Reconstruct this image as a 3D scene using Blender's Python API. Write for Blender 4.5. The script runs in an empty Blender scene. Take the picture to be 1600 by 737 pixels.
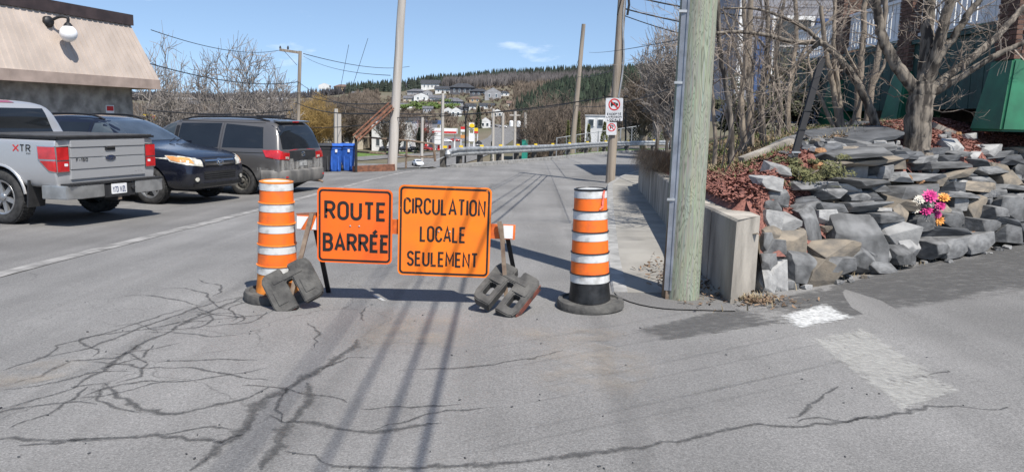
import bpy, bmesh, math, random
import numpy as np
from mathutils import Vector, Matrix
from mathutils.bvhtree import BVHTree

# ------------------------------------------------------------------ camera, sky, sun, exposure
SC = bpy.context.scene
COL = SC.collection
FPX = 1200.0                      # focal length in pixels of the 1600 x 737 photograph
CAM_Z = 1.65
PITCH = math.radians(8.69); ROLL = math.radians(1.3)
_f = Vector((0, math.cos(PITCH), -math.sin(PITCH)))
_u = Vector((0, math.sin(PITCH), math.cos(PITCH)))
_r = Vector((1, 0, 0))
CU = _u*math.cos(ROLL) - _r*math.sin(ROLL)
CR = _r*math.cos(ROLL) + _u*math.sin(ROLL)
cd = bpy.data.cameras.new('camera'); cam = bpy.data.objects.new('camera', cd); COL.objects.link(cam)
cd.sensor_width = 36.0; cd.lens = FPX/1600*36.0; cd.clip_start = 0.05; cd.clip_end = 12000
m = Matrix((CR, CU, -_f)).transposed().to_4x4(); m.translation = (0, 0, CAM_Z)
cam.matrix_world = m
SC.camera = cam

SUN = Vector((0.36, -0.60, 1.0)).normalized()
w = bpy.data.worlds.new('World'); SC.world = w; w.use_nodes = True
nt = w.node_tree; nt.nodes.clear()
out = nt.nodes.new('ShaderNodeOutputWorld'); bg = nt.nodes.new('ShaderNodeBackground')
sky = nt.nodes.new('ShaderNodeTexSky'); sky.sky_type = 'NISHITA'; sky.sun_disc = False
sky.sun_elevation = math.asin(SUN.z); sky.sun_rotation = math.atan2(SUN.x, SUN.y)
sky.air_density = 1.0; sky.dust_density = 0.3; sky.ozone_density = 1.6; sky.altitude = 200
tc = nt.nodes.new('ShaderNodeTexCoord'); mp = nt.nodes.new('ShaderNodeMapping')
mp.inputs['Scale'].default_value = (1.0, 1.0, 3.2); mp.inputs['Location'].default_value = (0.35, 0.1, 0.22)
nz = nt.nodes.new('ShaderNodeTexNoise'); nz.inputs['Scale'].default_value = 4.6; nz.inputs['Detail'].default_value = 7
nz.inputs['Roughness'].default_value = 0.55
rp = nt.nodes.new('ShaderNodeValToRGB'); rp.color_ramp.elements[0].position = 0.60; rp.color_ramp.elements[1].position = 0.78
mx = nt.nodes.new('ShaderNodeMixRGB'); mx.inputs['Color2'].default_value = (9.0, 9.2, 9.8, 1)
nt.links.new(tc.outputs['Generated'], mp.inputs['Vector']); nt.links.new(mp.outputs['Vector'], nz.inputs['Vector'])
nt.links.new(nz.outputs['Fac'], rp.inputs['Fac'])
ml = nt.nodes.new('ShaderNodeMath'); ml.operation = 'MULTIPLY'; ml.inputs[1].default_value = 0.8
nt.links.new(rp.outputs['Color'], ml.inputs[0]); nt.links.new(ml.outputs[0], mx.inputs['Fac'])
sv = nt.nodes.new('ShaderNodeVectorMath'); sv.operation = 'ADD'; sv.inputs[1].default_value = (0, 0, 0.13)
nt.links.new(tc.outputs['Generated'], sv.inputs[0]); sn = nt.nodes.new('ShaderNodeVectorMath'); sn.operation = 'NORMALIZE'
nt.links.new(sv.outputs[0], sn.inputs[0]); nt.links.new(sn.outputs[0], sky.inputs['Vector'])
nt.links.new(sky.outputs['Color'], mx.inputs['Color1']); nt.links.new(mx.outputs['Color'], bg.inputs['Color'])
bg.inputs['Strength'].default_value = 0.11
nt.links.new(bg.outputs['Background'], out.inputs['Surface'])
sl = bpy.data.lights.new('sun', 'SUN'); sl.energy = 4.2; sl.angle = math.radians(0.53); sl.color = (1.0, 0.955, 0.89)
so = bpy.data.objects.new('sun', sl); COL.objects.link(so)
so.rotation_euler = SUN.to_track_quat('Z', 'Y').to_euler(); so.location = (20, -30, 60)
SC.view_settings.view_transform = 'Standard'; SC.view_settings.look = 'None'
SC.view_settings.exposure = 0.62; SC.view_settings.gamma = 1.0; SC.view_settings.use_curve_mapping = False

# ------------------------------------------------------------------ numbers and pixels
RNG = random.Random(7)
def cl(v, a, b): return a if v < a else b if v > b else v
def ss(a, b, v):
    t = cl((v-a)/(b-a), 0, 1); return t*t*(3-2*t)
def interp(tab, x):
    if x <= tab[0][0]: return tab[0][1]
    for (a, va), (b, vb) in zip(tab, tab[1:]):
        if x <= b: return va+(vb-va)*(x-a)/(b-a)
    return tab[-1][1]
def ray(px, py):
    return _f + CR*((px-800)/FPX) + CU*(-(py-368.5)/FPX)
def proj(p):
    d = Vector(p)-Vector((0, 0, CAM_Z)); k = d.dot(_f); return 800+FPX*d.dot(CR)/k, 368.5-FPX*d.dot(CU)/k
def at(px, py, Y):
    d = ray(px, py); return Vector((0, 0, CAM_Z)) + d*(Y/d.y)

# ------------------------------------------------------------------ terrain height
EDGE = [(-200, 33), (-4.2, 30.6), (-2.6, 32.0), (0, 38.2), (4, 51.5), (11, 64), (25, 75), (60, 84), (300, 140)]
AZ = [(-800, 0), (0, 1), (300, 2), (450, 3), (600, 4), (700, 5), (800, 6), (900, 7), (1000, 8), (1100, 9), (1700, 10), (2600, 11)]
FAR = {150: [-9]*7+[-4, 0, 3, 6, 6],
       350: [-8]*6+[-7, -1, 9, 14, 20, 20],
       600: [-6, -6, -5, -4, -1, 3, 7, 22, 31, 36, 40, 40],
       1000: [0, 0, 2, 10, 27, 36, 42, 44, 48, 50, 50, 50],
       1400: [14, 14, 16, 28, 44, 58, 70, 79, 84, 88, 90, 90],
       2600: [44, 44, 44, 40, 44, 50, 60, 70, 80, 80, 80, 80],
       6000: [70]*12}
FARY = sorted(FAR)
def far_z(a, y):
    c = interp(AZ, 800+1200*a); i = int(min(10, math.floor(c))); f = c-i; f = f*f*(3-2*f)
    y = cl(y, 150, 6000)
    for y0, y1 in zip(FARY, FARY[1:]):
        if y <= y1:
            t = (y-y0)/(y1-y0)
            z0 = FAR[y0][i]*(1-f)+FAR[y0][i+1]*f; z1 = FAR[y1][i]*(1-f)+FAR[y1][i+1]*f
            return z0+(z1-z0)*t
    return 70
WALL = [(-30, 2.0), (6.9, 2.02), (8.4, 2.02), (13.2, 2.55), (20.4, 3.3), (30, 5.6), (38, 9), (46, 15), (54, 30), (60, 60)]   # y -> x
def T(x, y):
    z = -0.016*cl(y-8, 0, 38.7)
    z -= 0.05*cl(-x-3.2, 0, 3.3)
    if y < 15: z += 0.035*cl(x-3.2, 0, 20)*(1-ss(11, 15, y))
    if y > 24:
        ye = interp(EDGE, x)
        if y > ye:
            a = x/y; wv = 1-ss(0.055, 0.15, a)
            z += (-9-z)*ss(0, 24, y-ye)*wv
        if y > 90:
            t = ss(90, 160, y); z = z*(1-t)+far_z(x/y, y)*t
    return z
def cast(px, py, fn=T, dz=0.0, tmax=7000):
    d = ray(px, py); t = 1.0; prev = 1.0
    while t < tmax:
        x, y, z = d.x*t, d.y*t, CAM_Z+d.z*t
        if z < fn(x, y)+dz:
            lo, hi = prev, t
            for _ in range(30):
                mid = (lo+hi)/2
                if CAM_Z+d.z*mid < fn(d.x*mid, d.y*mid)+dz: hi = mid
                else: lo = mid
            return Vector((d.x*hi, d.y*hi, fn(d.x*hi, d.y*hi)+dz))
        prev = t; t *= 1.02
    return at(px, py, tmax)

# ------------------------------------------------------------------ materials
def mat(name, col, rough=0.8, var=0.15, scale=8.0, bump=0.0, bscale=None, metal=0.0, col2=None, spec=0.5, obj_rand=0.0, detail=6, stretch=None, coat=0.0, emit=None, ramp=(0.35, 0.65)):
    mt = bpy.data.materials.new(name); mt.use_nodes = True; t = mt.node_tree; b = t.nodes['Principled BSDF']
    b.inputs['Roughness'].default_value = rough; b.inputs['Metallic'].default_value = metal
    b.inputs['Specular IOR Level'].default_value = spec; b.inputs['Coat Weight'].default_value = coat
    c1 = tuple(col)+(1,); c2 = tuple(col2)+(1,) if col2 else tuple(cl(c*(1-var*1.6), 0, 1) for c in col)+(1,)
    c0 = tuple(cl(c*(1+var), 0, 1) for c in col)+(1,) if not col2 else c1
    co = t.nodes.new('ShaderNodeTexCoord'); src = co.outputs['Object']
    if stretch:
        mpn = t.nodes.new('ShaderNodeMapping'); mpn.inputs['Scale'].default_value = stretch
        t.links.new(src, mpn.inputs['Vector']); src = mpn.outputs['Vector']
    n = t.nodes.new('ShaderNodeTexNoise'); n.inputs['Scale'].default_value = scale; n.inputs['Detail'].default_value = detail
    t.links.new(src, n.inputs['Vector'])
    r = t.nodes.new('ShaderNodeValToRGB'); r.color_ramp.elements[0].position = ramp[0]; r.color_ramp.elements[1].position = ramp[1]
    r.color_ramp.elements[0].color = c2; r.color_ramp.elements[1].color = c0
    t.links.new(n.outputs['Fac'], r.inputs['Fac']); o = r.outputs['Color']
    if obj_rand:
        oi = t.nodes.new('ShaderNodeObjectInfo'); mr = t.nodes.new('ShaderNodeMapRange')
        mr.inputs['To Min'].default_value = 1-obj_rand; mr.inputs['To Max'].default_value = 1+obj_rand
        t.links.new(oi.outputs['Random'], mr.inputs['Value'])
        hs = t.nodes.new('ShaderNodeHueSaturation'); t.links.new(o, hs.inputs['Color']); t.links.new(mr.outputs['Result'], hs.inputs['Value']); o = hs.outputs['Color']
    t.links.new(o, b.inputs['Base Color'])
    if bump:
        n2 = t.nodes.new('ShaderNodeTexNoise'); n2.inputs['Scale'].default_value = bscale or scale*4; n2.inputs['Detail'].default_value = 5
        t.links.new(src, n2.inputs['Vector'])
        bp = t.nodes.new('ShaderNodeBump'); bp.inputs['Strength'].default_value = bump; bp.inputs['Distance'].default_value = 0.02
        t.links.new(n2.outputs['Fac'], bp.inputs['Height']); t.links.new(bp.outputs['Normal'], b.inputs['Normal'])
    if emit:
        b.inputs['Emission Color'].default_value = tuple(emit[:3])+(1,); b.inputs['Emission Strength'].default_value = emit[3]
    return mt
M = {}
def asphalt(name, base, cracks):
    mt = bpy.data.materials.new(name); mt.use_nodes = True; t = mt.node_tree; b = t.nodes['Principled BSDF']
    L = t.links.new; N = t.nodes.new
    co = N('ShaderNodeTexCoord'); src = co.outputs['Object']
    fine = N('ShaderNodeTexNoise'); fine.inputs['Scale'].default_value = 70; fine.inputs['Detail'].default_value = 4; fine.inputs['Roughness'].default_value = 0.75; L(src, fine.inputs['Vector'])
    big = N('ShaderNodeTexNoise'); big.inputs['Scale'].default_value = 0.55; big.inputs['Detail'].default_value = 5; L(src, big.inputs['Vector'])
    mp_ = N('ShaderNodeMapping'); mp_.inputs['Scale'].default_value = (2.2, 0.14, 1); L(src, mp_.inputs['Vector'])
    st = N('ShaderNodeTexNoise'); st.inputs['Scale'].default_value = 1.0; st.inputs['Detail'].default_value = 5; L(mp_.outputs['Vector'], st.inputs['Vector'])
    def mr(sock, a, b_, c, d):
        k = N('ShaderNodeMapRange'); k.inputs[1].default_value = a; k.inputs[2].default_value = b_; k.inputs[3].default_value = c; k.inputs[4].default_value = d
        L(sock, k.inputs[0]); return k.outputs[0]
    def mul(a_, b_):
        k = N('ShaderNodeMath'); k.operation = 'MULTIPLY'; L(a_, k.inputs[0])
        if isinstance(b_, (int, float)): k.inputs[1].default_value = b_
        else: L(b_, k.inputs[1])
        return k.outputs[0]
    v = mul(mul(mr(fine.outputs['Fac'], 0.3, 0.7, 0.62, 1.38), mr(big.outputs['Fac'], 0.3, 0.7, 0.80, 1.18)), mr(st.outputs['Fac'], 0.35, 0.65, 0.9, 1.08))
    vo = N('ShaderNodeTexVoronoi'); vo.inputs['Scale'].default_value = 120; L(src, vo.inputs['Vector'])
    v = mul(v, mr(vo.outputs['Distance'], 0.0, 0.6, 1.25, 0.85))
    if cracks:
        wob = N('ShaderNodeTexNoise'); wob.inputs['Scale'].default_value = 2.4; wob.inputs['Detail'].default_value = 5; L(src, wob.inputs['Vector'])
        ad = N('ShaderNodeMixRGB'); ad.blend_type = 'ADD'; ad.inputs['Fac'].default_value = 0.5; L(src, ad.inputs['Color1']); L(wob.outputs['Color'], ad.inputs['Color2'])
        for sc_, wd, lo, dk in ((1.05, 0.012, 0.50, 0.62), (2.6, 0.02, 0.545, 0.74)):
            ve = N('ShaderNodeTexVoronoi'); ve.feature = 'DISTANCE_TO_EDGE'; ve.inputs['Scale'].default_value = sc_; L(ad.outputs['Color'], ve.inputs['Vector'])
            line = mr(ve.outputs['Distance'], 0, wd, 1, 0)
            mk = N('ShaderNodeTexNoise'); mk.inputs['Scale'].default_value = 0.42; mk.inputs['Detail'].default_value = 3
            mo = N('ShaderNodeMapping'); mo.inputs['Location'].default_value = (4.2+sc_, 1.3, 0); L(src, mo.inputs['Vector']); L(mo.outputs['Vector'], mk.inputs['Vector'])
            sx = N('ShaderNodeSeparateXYZ'); L(src, sx.inputs[0])
            msk = mul(mul(mr(mk.outputs['Fac'], lo, lo+0.08, 0, 1), mr(sx.outputs['X'], 0.6, -0.6, 0, 1)), mr(sx.outputs['Y'], 11, 8, 0, 1))
            v = mul(v, mr(mul(line, msk), 0, 1, 1, dk))
    cm = N('ShaderNodeMixRGB'); cm.blend_type = 'MULTIPLY'; cm.inputs['Fac'].default_value = 1; cm.inputs['Color1'].default_value = tuple(base)+(1,); L(v, cm.inputs['Color2'])
    L(cm.outputs['Color'], b.inputs['Base Color']); b.inputs['Roughness'].default_value = 0.88; b.inputs['Specular IOR Level'].default_value = 0.35
    bp = N('ShaderNodeBump'); bp.inputs['Strength'].default_value = 0.5; bp.inputs['Distance'].default_value = 0.012; L(fine.outputs['Fac'], bp.inputs['Height']); L(bp.outputs['Normal'], b.inputs['Normal'])
    return mt
def worn(name, col, under, scale, lo, hi, rough=0.7, bump=0.0, stretch=None):
    """paint that has worn through to what lies below"""
    mt = mat(name, col, rough, scale=scale, col2=under, ramp=(lo, hi), bump=bump, bscale=scale, detail=8, stretch=stretch); return mt
def thin(name, col, scale, lo, hi, rough=0.9, stretch=None, top=1.0, soft=False, attr=False):
    """a broken film (dust, paint, crack filler): noise decides where it is missing"""
    mt = bpy.data.materials.new(name); mt.use_nodes = True; t = mt.node_tree; b = t.nodes['Principled BSDF']
    b.inputs['Base Color'].default_value = tuple(col)+(1,); b.inputs['Roughness'].default_value = rough
    co = t.nodes.new('ShaderNodeTexCoord'); mpn = t.nodes.new('ShaderNodeMapping'); mpn.inputs['Scale'].default_value = stretch or (1, 1, 1)
    n = t.nodes.new('ShaderNodeTexNoise'); n.inputs['Scale'].default_value = scale; n.inputs['Detail'].default_value = 8; n.inputs['Roughness'].default_value = 0.65
    k = t.nodes.new('ShaderNodeMapRange'); k.inputs[1].default_value = lo; k.inputs[2].default_value = hi; k.inputs[4].default_value = top
    t.links.new(co.outputs['Object'], mpn.inputs['Vector']); t.links.new(mpn.outputs['Vector'], n.inputs['Vector'])
    t.links.new(n.outputs['Fac'], k.inputs[0]); a_ = k.outputs[0]
    if soft:                       # the film thins out towards its rim
        sx = t.nodes.new('ShaderNodeSeparateXYZ'); t.links.new(co.outputs['Generated'], sx.inputs[0])
        for ax in 'XY':
            f1 = t.nodes.new('ShaderNodeMath'); f1.operation = 'PINGPONG'; f1.inputs[1].default_value = 0.5; t.links.new(sx.outputs[ax], f1.inputs[0])
            f2 = t.nodes.new('ShaderNodeMapRange'); f2.interpolation_type = 'SMOOTHSTEP'; f2.inputs[1].default_value = 0.0; f2.inputs[2].default_value = 0.4; t.links.new(f1.outputs[0], f2.inputs[0])
            f3 = t.nodes.new('ShaderNodeMath'); f3.operation = 'MULTIPLY'; t.links.new(a_, f3.inputs[0]); t.links.new(f2.outputs[0], f3.inputs[1]); a_ = f3.outputs[0]
    if attr:                       # strong in the middle of a ribbon, gone at its edges
        at_ = t.nodes.new('ShaderNodeAttribute'); at_.attribute_name = 'soft'
        f1 = t.nodes.new('ShaderNodeMath'); f1.operation = 'ADD'; t.links.new(at_.outputs['Fac'], f1.inputs[0]); t.links.new(a_, f1.inputs[1])
        f2 = t.nodes.new('ShaderNodeMapRange'); f2.inputs[1].default_value = 0.75; f2.inputs[2].default_value = 1.75; f2.inputs[4].default_value = top; t.links.new(f1.outputs[0], f2.inputs[0]); a_ = f2.outputs[0]
    t.links.new(a_, b.inputs['Alpha'])
    return mt

M['road'] = asphalt('weathered_asphalt', (0.208, 0.202, 0.193), True)
M['lot'] = asphalt('parking_asphalt', (0.180, 0.174, 0.166), False)
M['dark_asphalt'] = asphalt('patched_asphalt', (0.118, 0.117, 0.118), False)
M['crack'] = thin('crack_tar', (0.062, 0.061, 0.06), 34, 0.30, 0.70, top=0.8, attr=True)
M['skid'] = thin('tyre_polish', (0.12, 0.118, 0.115), 6, 0.30, 0.75, top=0.3, attr=True)
M['skid_pale'] = thin('dust_streak', (0.30, 0.29, 0.275), 6, 0.30, 0.75, top=0.3, attr=True)
M['paint'] = thin('worn_white_paint', (0.60, 0.60, 0.58), 26, 0.25, 0.70, stretch=(1.0, 1.25, 1), top=0.95, attr=True)
M['paint_faded'] = thin('faded_white_paint', (0.50, 0.49, 0.45), 22, 0.30, 0.78, top=0.7, stretch=(1.0, 1.25, 1), attr=True)
M['dust'] = thin('pale_sand', (0.36, 0.31, 0.25), 3.5, 0.38, 0.75, top=0.6, soft=True)
M['gravel_film'] = thin('dark_grit', (0.085, 0.083, 0.08), 9, 0.30, 0.70, top=0.85, stretch=(1, 1.6, 1), attr=True)
M['concrete'] = mat('concrete', (0.34, 0.325, 0.295), 0.9, 0.22, 2.2, 0.25, 40)
M['concrete_old'] = mat('stained_concrete', (0.33, 0.30, 0.255), 0.92, 0.3, 3.0, 0.4, 30, stretch=(1, 1, 0.35))
M['kerb'] = mat('kerb_concrete', (0.29, 0.285, 0.27), 0.9, 0.18, 6, 0.3, 60)
M['kerb_worn'] = mat('worn_flush_kerb', (0.265, 0.255, 0.24), 0.9, 0.25, 5, 0.3, 60)
M['sidewalk'] = mat('sidewalk_concrete', (0.27, 0.255, 0.225), 0.92, 0.14, 1.6, 0.2, 50)
M['soil'] = mat('dry_soil', (0.12, 0.092, 0.06), 0.95, 0.3, 2.5, 0.6, 20, col2=(0.06, 0.046, 0.03))
M['land'] = mat('spring_hillside', (0.155, 0.125, 0.085), 0.95, 0.3, 0.02, 0.0, col2=(0.10, 0.095, 0.05), detail=9)
M['slate'] = mat('slate_grey', (0.142, 0.142, 0.14), 0.8, 0.3, 3, 0.3, 9, obj_rand=0.3, stretch=(1, 1, 0.8))
M['slate_dark'] = mat('slate_dark', (0.085, 0.088, 0.092), 0.75, 0.3, 3, 0.3, 9, obj_rand=0.3, stretch=(1, 1, 2))
M['stone_brown'] = mat('stone_brown', (0.24, 0.20, 0.15), 0.85, 0.3, 3, 0.35, 9, obj_rand=0.3, col2=(0.13, 0.115, 0.095))
M['stone_white'] = mat('stone_quartz', (0.33, 0.325, 0.31), 0.8, 0.2, 3, 0.35, 9, obj_rand=0.25, col2=(0.22, 0.217, 0.21))
M['stone_rust'] = mat('stone_rust', (0.36, 0.19, 0.09), 0.85, 0.25, 7, 0.4, 26, obj_rand=0.2)
M['mulch'] = mat('red_mulch', (0.27, 0.115, 0.085), 0.9, 0.45, 45, col2=(0.13, 0.05, 0.04))
M['straw'] = mat('dry_grass', (0.27, 0.215, 0.13), 0.9, 0.4, 5)
M['grass'] = mat('young_grass', (0.10, 0.15, 0.035), 0.9, 0.35, 3)
M['leaf_litter'] = mat('leaf_litter', (0.20, 0.13, 0.08), 0.9, 0.4, 12)
M['bark'] = mat('grey_bark', (0.20, 0.17, 0.135), 0.9, 0.35, 15, 1.0, 16, stretch=(1, 1, 0.22), col2=(0.045, 0.037, 0.03), ramp=(0.42, 0.56))
M['bark_pale'] = mat('pale_bark', (0.28, 0.23, 0.175), 0.9, 0.3, 14, 0.6, 26, stretch=(1, 1, 0.3), col2=(0.15, 0.125, 0.10))
M['twig'] = mat('twig', (0.25, 0.205, 0.165), 0.9, 0.3, 4)
M['twig_far'] = mat('far_twigs', (0.16, 0.125, 0.095), 0.95, 0.3, 0.06)
M['twig_grey'] = mat('grey_twigs', (0.27, 0.24, 0.215), 0.95, 0.25, 0.3)
M['willow'] = mat('willow_twigs', (0.36, 0.24, 0.08), 0.95, 0.2, 0.3)
M['needle'] = mat('conifer_needles', (0.028, 0.042, 0.024), 0.9, 0.45, 0.08)
M['needle_ridge'] = mat('spruce_needles', (0.028, 0.038, 0.026), 0.9, 0.4, 0.05)
M['cedar'] = mat('cedar_foliage', (0.10, 0.11, 0.03), 0.9, 0.4, 1.2)
M['hedge'] = mat('hedge_foliage', (0.045, 0.05, 0.022), 0.85, 0.5, 5)
M['juniper'] = mat('juniper_foliage', (0.12, 0.12, 0.05), 0.9, 0.4, 9)
M['wood_pole'] = mat('weathered_pole', (0.34, 0.29, 0.235), 0.9, 0.25, 9, 0.5, 30, stretch=(1, 1, 0.06), col2=(0.20, 0.165, 0.13))
M['white'] = mat('white_paint', (0.74, 0.74, 0.73), 0.6, 0.06, 3)
M['black'] = mat('black_paint', (0.012, 0.012, 0.013), 0.5, 0.2, 8)
M['rubber'] = mat('black_rubber', (0.024, 0.024, 0.024), 0.75, 0.35, 14, 0.2, 50)
M['rubber_dusty'] = mat('dusty_rubber', (0.105, 0.10, 0.09), 0.85, 0.35, 9, 0.4, 40, col2=(0.045, 0.043, 0.04))
M['steel'] = mat('galvanised_steel', (0.42, 0.43, 0.43), 0.5, 0.2, 5, metal=0.5, stretch=(1, 1, 0.5))
M['zinc'] = mat('zinc_channel', (0.30, 0.315, 0.34), 0.5, 0.2, 5, metal=0.6)
M['rust'] = mat('rusty_steel', (0.27, 0.115, 0.065), 0.85, 0.3, 9, 0.2, 40, col2=(0.13, 0.06, 0.04))
M['rust_bar'] = mat('rust_brown_iron', (0.23, 0.175, 0.125), 0.8, 0.3, 12, col2=(0.12, 0.075, 0.05))
M['orange'] = worn('sign_orange', (0.96, 0.215, 0.008), (0.84, 0.18, 0.014), 3.0, 0.35, 0.6, 0.45)
M['orange_deep'] = worn('sign_orange_red', (0.95, 0.15, 0.008), (0.82, 0.125, 0.014), 3.0, 0.35, 0.6, 0.45)
M['band_orange'] = worn('band_orange', (0.90, 0.16, 0.012), (0.62, 0.125, 0.025), 11.0, 0.30, 0.52, 0.5)
M['band_white'] = worn('band_white', (0.60, 0.60, 0.58), (0.34, 0.33, 0.30), 11.0, 0.30, 0.52, 0.5)
M['letter'] = worn('sign_black', (0.012, 0.011, 0.010), (0.62, 0.17, 0.02), 26.0, 0.30, 0.36, 0.6)
M['ink'] = mat('sign_ink', (0.012, 0.012, 0.012), 0.6, 0.1, 5)
M['red'] = mat('red_paint', (0.55, 0.02, 0.02), 0.5, 0.1, 4)
M['yellow'] = mat('yellow_reflector', (0.80, 0.55, 0.01), 0.5, 0.1, 4)
M['cable'] = mat('black_cable', (0.02, 0.02, 0.021), 0.6, 0.1, 4)
M['glass'] = mat('dark_glass', (0.012, 0.014, 0.016), 0.04, 0.1, 2, spec=0.8)
M['glass_clear'] = mat('window_glass', (0.06, 0.075, 0.085), 0.05, 0.2, 2, spec=0.8)
M['chrome'] = mat('chrome', (0.62, 0.62, 0.62), 0.16, 0.05, 3, metal=1.0)
M['alloy'] = mat('alloy_rim', (0.45, 0.45, 0.45), 0.35, 0.15, 6, metal=0.8)
M['dark_plastic'] = mat('dark_plastic', (0.022, 0.022, 0.023), 0.6, 0.2, 8)
M['tail_red'] = mat('tail_lamp_red', (0.48, 0.018, 0.02), 0.12, 0.15, 9, spec=0.7, coat=0.5)

# ------------------------------------------------------------------ mesh helpers
class MB:
    def __init__(s): s.v = []; s.f = []
    def add(s, v, f):
        o = len(s.v); s.v += [tuple(p) for p in v]; s.f += [tuple(i+o for i in q) for q in f]; return s
    def box(s, c, size, rot=None, taper=1.0):
        hx, hy, hz = size[0]/2, size[1]/2, size[2]/2
        pts = [Vector((x*hx*(taper if z > 0 else 1), y*hy*(taper if z > 0 else 1), z*hz)) for z in (-1, 1) for y in (-1, 1) for x in (-1, 1)]
        if rot is not None: pts = [rot @ p for p in pts]
        c = Vector(c)
        return s.add([p+c for p in pts], [(0, 2, 3, 1), (4, 5, 7, 6), (0, 1, 5, 4), (2, 6, 7, 3), (0, 4, 6, 2), (1, 3, 7, 5)])
    def bar(s, p0, p1, wd, ht, up=(0, 0, 1)):
        p0 = Vector(p0); p1 = Vector(p1); d = (p1-p0); L = d.length; d.normalize(); up = Vector(up)
        if abs(d.dot(up)) > 0.98: up = Vector((0, 1, 0))
        a = d.cross(up).normalized(); b = a.cross(d).normalized()
        R = Matrix((a, d, b)).transposed()
        return s.box((p0+p1)/2, (wd, L, ht), R)
    def tube(s, pts, rad, n=6, cap=True):
        pts = [Vector(p) for p in pts]; k = len(pts)
        if isinstance(rad, (int, float)): rad = [rad]*k
        vs = []; fs = []; a = None
        for i, p in enumerate(pts):
            d = (pts[min(i+1, k-1)]-pts[max(i-1, 0)]).normalized()
            if a is None: a = d.orthogonal().normalized()
            else:
                a = a-d*a.dot(d); a = a.normalized() if a.length > 1e-6 else d.orthogonal().normalized()
            b = d.cross(a)
            for j in range(n):
                t = 2*math.pi*j/n; vs.append(p+(a*math.cos(t)+b*math.sin(t))*rad[i])
        for i in range(k-1):
            for j in range(n):
                fs.append((i*n+j, i*n+(j+1) % n, (i+1)*n+(j+1) % n, (i+1)*n+j))
        if cap: fs.append(tuple(range(n-1, -1, -1))); fs.append(tuple(range((k-1)*n, k*n)))
        return s.add(vs, fs)
    def lathe(s, prof, n=24, c=(0, 0, 0), axis='z', close=False):
        """prof: (radius, height) pairs"""
        c = Vector(c); vs = []; fs = []; k = len(prof)
        for (r, h) in prof:
            for j in range(n):
                t = 2*math.pi*j/n; x, y = r*math.cos(t), r*math.sin(t)
                vs.append(c+(Vector((x, y, h)) if axis == 'z' else Vector((x, h, y)) if axis == 'y' else Vector((h, x, y))))
        for i in range(k-1):
            for j in range(n): fs.append((i*n+j, i*n+(j+1) % n, (i+1)*n+(j+1) % n, (i+1)*n+j))
        if close:
            for j in range(n): fs.append(((k-1)*n+j, (k-1)*n+(j+1) % n, (j+1) % n, j))
        else: fs.append(tuple(range(n-1, -1, -1))); fs.append(tuple(range((k-1)*n, k*n)))
        return s.add(vs, fs)
    def prism(s, poly, fn, d0, d1):
        """poly in 2D; fn(u, v, d) -> 3D"""
        n = len(poly); vs = [fn(u, v, d0) for u, v in poly]+[fn(u, v, d1) for u, v in poly]
        fs = [tuple(range(n-1, -1, -1)), tuple(range(n, 2*n))]+[(i, (i+1) % n, n+(i+1) % n, n+i) for i in range(n)]
        return s.add(vs, fs)
    def build(s, name, material, parent=None, world=True, smooth=False, origin=None):
        off = Vector((0, 0, 0))
        if parent is not None and world:
            off = Vector(parent.location); q = parent.parent
            while q is not None: off += Vector(q.location); q = q.parent
        elif origin is not None: off = Vector(origin)
        me = bpy.data.meshes.new(name)
        vs = s.v if off.length == 0 else [(p[0]-off.x, p[1]-off.y, p[2]-off.z) for p in s.v]
        me.from_pydata(vs, [], s.f); me.update()
        bm = bmesh.new(); bm.from_mesh(me); bmesh.ops.recalc_face_normals(bm, faces=bm.faces); bm.to_mesh(me); bm.free()
        return link(name, me, material, parent, smooth, origin)
def link(name, me, material, parent=None, smooth=False, origin=None):
    if material is not None: me.materials.append(M[material] if isinstance(material, str) else material)
    if smooth:
        me.polygons.foreach_set('use_smooth', [True]*len(me.polygons))
        if smooth != 'all': me.set_sharp_from_angle(angle=math.radians(38 if smooth is True else smooth))
    o = bpy.data.objects.new(name, me); COL.objects.link(o)
    if parent is not None: o.parent = parent
    elif origin is not None: o.location = origin
    return o
def tag(o, label=None, cat=None, group=None, kind=None):
    if label: o['label'] = label
    if cat: o['category'] = cat
    if group: o['group'] = group
    if kind: o['kind'] = kind
    return o
def thing(name, label, cat, loc=(0, 0, 0), rz=0.0, group=None):
    o = bpy.data.objects.new(name, None); COL.objects.link(o); o.empty_display_size = 0.2
    o.location = loc; o.rotation_euler = (0, 0, rz); return tag(o, label, cat, group)
def copy_tree(o, parent=None):
    c = o.copy(); COL.objects.link(c); c.parent = parent
    for ch in list(o.children): copy_tree(ch, c)
    return c
def grid_sheet(name, us, vs, fn, material, **kw):
    nu, nv = len(us), len(vs); v = [fn(a, b) for b in vs for a in us]
    f = [(j*nu+i, j*nu+i+1, (j+1)*nu+i+1, (j+1)*nu+i) for j in range(nv-1) for i in range(nu-1)]
    mb = MB(); mb.v = v; mb.f = f
    return mb.build(name, material, **kw)
def lin(a, b, n): return [a+(b-a)*i/(n-1) for i in range(n)]
def smoothpath(pts, n=6):
    P = [Vector(p) for p in pts]; outp = []
    for i in range(len(P)-1):
        p0, p1, p2, p3 = P[max(i-1, 0)], P[i], P[i+1], P[min(i+2, len(P)-1)]
        for k in range(n):
            t = k/n
            outp.append(0.5*((2*p1)+(p2-p0)*t+(2*p0-5*p1+4*p2-p3)*t*t+(3*p1-p0-3*p2+p3)*t**3))
    outp.append(P[-1]); return outp

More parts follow.
